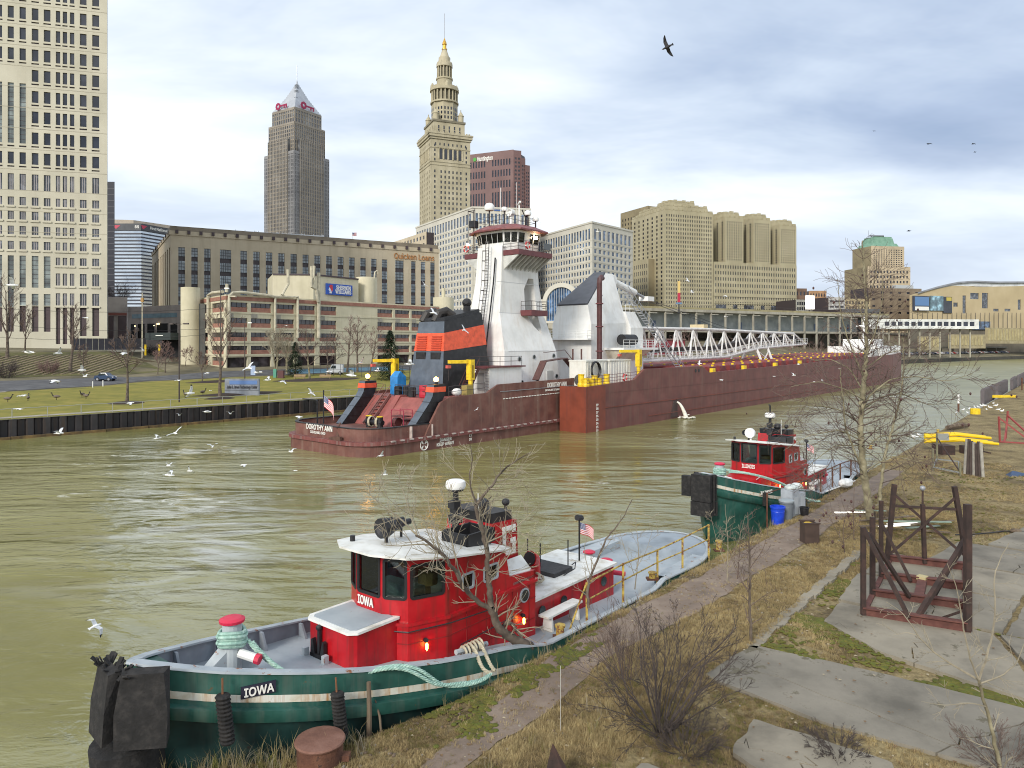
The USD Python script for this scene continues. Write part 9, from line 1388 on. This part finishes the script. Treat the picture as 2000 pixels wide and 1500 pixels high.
def region(px, py):
 if py>1100:return 'large white gull with black wing tips gliding over the river before IOWA'
 if px>1450:return 'small white gull against the dark bow half of the barge hull'
 if px>1300:return 'small white gull before the yellow stone offices and barge boom'
 if px>1000:return 'white gull flying before the pale office beside the pilothouse'
 if py>855:return 'white gull skimming the river left of the pusher tug stern'
 if py>795:return 'white gull flying along the dark sheet pile wall'
 if px>790:return 'white gull flying close to the funnel of the pusher tug'
 if py<660:return 'white gull high before the city buildings on the left'
 if px>560:return 'white gull over the lawn beside the stern of the pusher tug'
 if px>320:return 'white gull over the lawn near the grey sign'
 return 'white gull over the left part of the lawn and embankment'
from collections import Counter, defaultdict
by=defaultdict(list)
for i, g in enumerate(G1):by[region(g[0], g[1])].append((g[0], g[1], i))
words=['leftmost', 'second from left', 'third from left', 'fourth from left', 'fifth from left', 'sixth from left', 'seventh from left', 'eighth from left', 'ninth from left', 'tenth from left', 'eleventh from left', 'twelfth from left', 'thirteenth from left', 'fourteenth from left', 'fifteenth from left']
poses={'flat':(8, 14), 'up':(48, 40), 'down':(-8, 22), 'bank':(22, 10), 'near':(20, 60)};PROT={}
lab_of={}
for rg, L_ in by.items():
 for k, (_, _, i)in enumerate(sorted(L_)):lab_of[i]=rg if len(L_)==1 else '%s, %s'%(rg, words[k])
rs=random.Random(8)
for i, (px, py, size, yaw, pose)in enumerate(G1):
 span=1.38*(.9 if pose in('up', 'down')else 1.0);D=min(span*FOC/size, 120 if py<700 else 1e3);
 if py>700:D=min(D, .92*FOC*EYE/max(py-HOR, 1));D=min(D, 76 if px<1000 else 150)
 if px>1300:D=min(max(D, 95), 105)
 if 780<px<1250:D=min(D, 68)
 sc=1.25*size*D/FOC/span;p=Pd(px, py, D);rx, ry={'bank':(rs.uniform(25, 50)*rs.choice([-1, 1]), 0), 'near':(35, 0)}.get(pose, (rs.uniform(-12, 12), rs.uniform(-8, 8)));kw=dict(rx=rx, ry=ry, scale=float(sc))
 if pose not in PROT:PROT[pose]=gull_proto((('gull', lab_of[i], 'gull', p, yaw, 'gulls flying over the river'), kw), *poses[pose])
 else:copy(PROT[pose], lab_of[i], p, yaw, 'gulls flying over the river', sc, rx, ry)
gull_proto((('dark_gull', 'large dark bird with swept wings alone in the upper right sky', 'bird', Pd(1303, 92, 42), 155), dict(rx=55, ry=18, scale=.95)), 26, 34, True)
fb=None
for i, (px, py, s_, lab)in enumerate(((1707, 256, 8, 'tiny distant bird high in the right sky, leftmost of the four'), (1814, 281, 16, 'distant gull gliding in the right sky, second from the left'), (1901, 281, 14, 'distant gull in the right sky above its neighbour'), (1904, 297, 10, 'distant gull in the right sky just below its neighbour'), (1775, 451, 16, 'distant gull gliding beside the green copper roof'))):
 D=120;kw=dict(scale=s_*D/FOC/1.38)
 if fb is None:fb=gull_proto((('distant_bird', lab, 'bird', Pd(px, py, D), 100+20*i, 'distant birds in the right sky'), kw), 15, 30, True)
 else:copy(fb, lab, Pd(px, py, D), 95+13*i, 'distant birds in the right sky', kw['scale'])
rest=[(1881, 800), (1893, 799), (1904, 796), (1911, 794), (1918, 792), (1923, 795), (1927, 803), (1940, 791), (1945, 796), (1950, 803), (1957, 808), (1868, 806), (1890, 806), (1934, 799), (1786, 852), (1795, 848)];pg=None
for i, (px, py)in enumerate(rest):
 lab='white gull resting on the near bank right of the tall tree, %s from the left'%ORD(sorted(x for x, _ in rest[:14]).index(px))if i<14 else['left', 'right'][i-14]+' white gull of two resting on the quay edge behind the tall tree';p=NG(px, py)
 if pg is None:
  pg=thing('resting_gull', lab, 'gull', p, 20, 'gulls resting on the near bank');m=MB().lathe([(r, x)for x, r in[(-.28, .005), (-.2, .06), (0, .10), (.12, .08), (.18, .03), (.19, 0)]], (0, 0, .22), 9, rot(PI/2, 'y'));m.build('body', gw_, pg, smooth=True);MB().ball((.2, 0, .36), .062, 2).build('head', gw_, pg);MB().cyl((.14, 0, .25), (.19, 0, .36), .05, n=7).build('neck', gw_, pg);MB().cyl((.25, 0, .36), (.32, 0, .35), .015, .004, 5).build('beak', gk, pg)
  for s_ in(-1, 1):MB().hull([(.1, s_*.07, .27), (-.34, s_*.03, .24), (-.05, s_*.10, .20), (.0, s_*.06, .31)]).build('wing', gg_, pg);MB().cyl((.02, s_*.04, 0), (.02, s_*.04, .15), .01, n=4).build('leg', gk, pg)
 else:copy(pg, lab, p, 37*i%360, 'gulls resting on the near bank', 1.0+.1*(i%3))
gs_=None
for i, (px, py, lab)in enumerate(((15, 786, 'brown goose on the lawn, leftmost of the flock'), (55, 784, 'brown goose on the lawn, second from the left edge'), (110, 782, 'brown goose grazing alone left of the goose pair'), (161, 777, 'left goose of the pair grazing on the lawn'), (168, 780, 'right goose of the pair grazing on the lawn'), (396, 772, 'brown goose on the lawn left of the tree by the sign'), (362, 776, 'brown goose on the lawn right of the twin lamp post'))):
 p=Ld(px, py)
 if gs_ is None:
  gs_=thing('goose', lab, 'goose', p, 10, 'geese grazing on the lawn', scale=1.25);MB().lathe([(r, x)for x, r in[(-.42, .01), (-.3, .10), (0, .17), (.22, .12), (.3, .04), (.31, 0)]], (0, 0, .42), 10, rot(PI/2, 'y')).build('body', mat('goose_brown', (.13, .10, .075), scale=8), gs_, smooth=True);MB().tube([(.25, 0, .46), (.38, 0, .6), (.42, 0, .78)], [.07, .045, .04], 7).build('neck', gb_, gs_);MB().ball((.46, 0, .80), .06, 1, (1.3, .8, .9)).build('head', gb_, gs_);MB().cyl((.52, 0, .79), (.6, 0, .77), .02, .006, 5).build('beak', gb_, gs_)
  for s_ in(-1, 1):MB().cyl((0, s_*.06, 0), (0, s_*.06, .28), .016, n=4).build('leg', gb_, gs_)
 else:copy(gs_, lab, p, 40+77*i, 'geese grazing on the lawn', 1.25)
t=thing('red_shed', 'long low red shed behind the boom root of the barge', 'shed');F=Face(xy(1246, 255), xy(1338, 272));F.slab(0, F.L, F.z(700, 3), F.z(664, 3), -8, 0).build('shed_wall', mat('shed_red', (.24, .035, .045), scale=.4, rough=.7), t);F.slab(-.3, F.L+.3, F.z(664, 3), F.z(661, 3), -8.4, .3).build('shed_roof', mat('shed_roof', (.20, .12, .10), scale=.3), t)
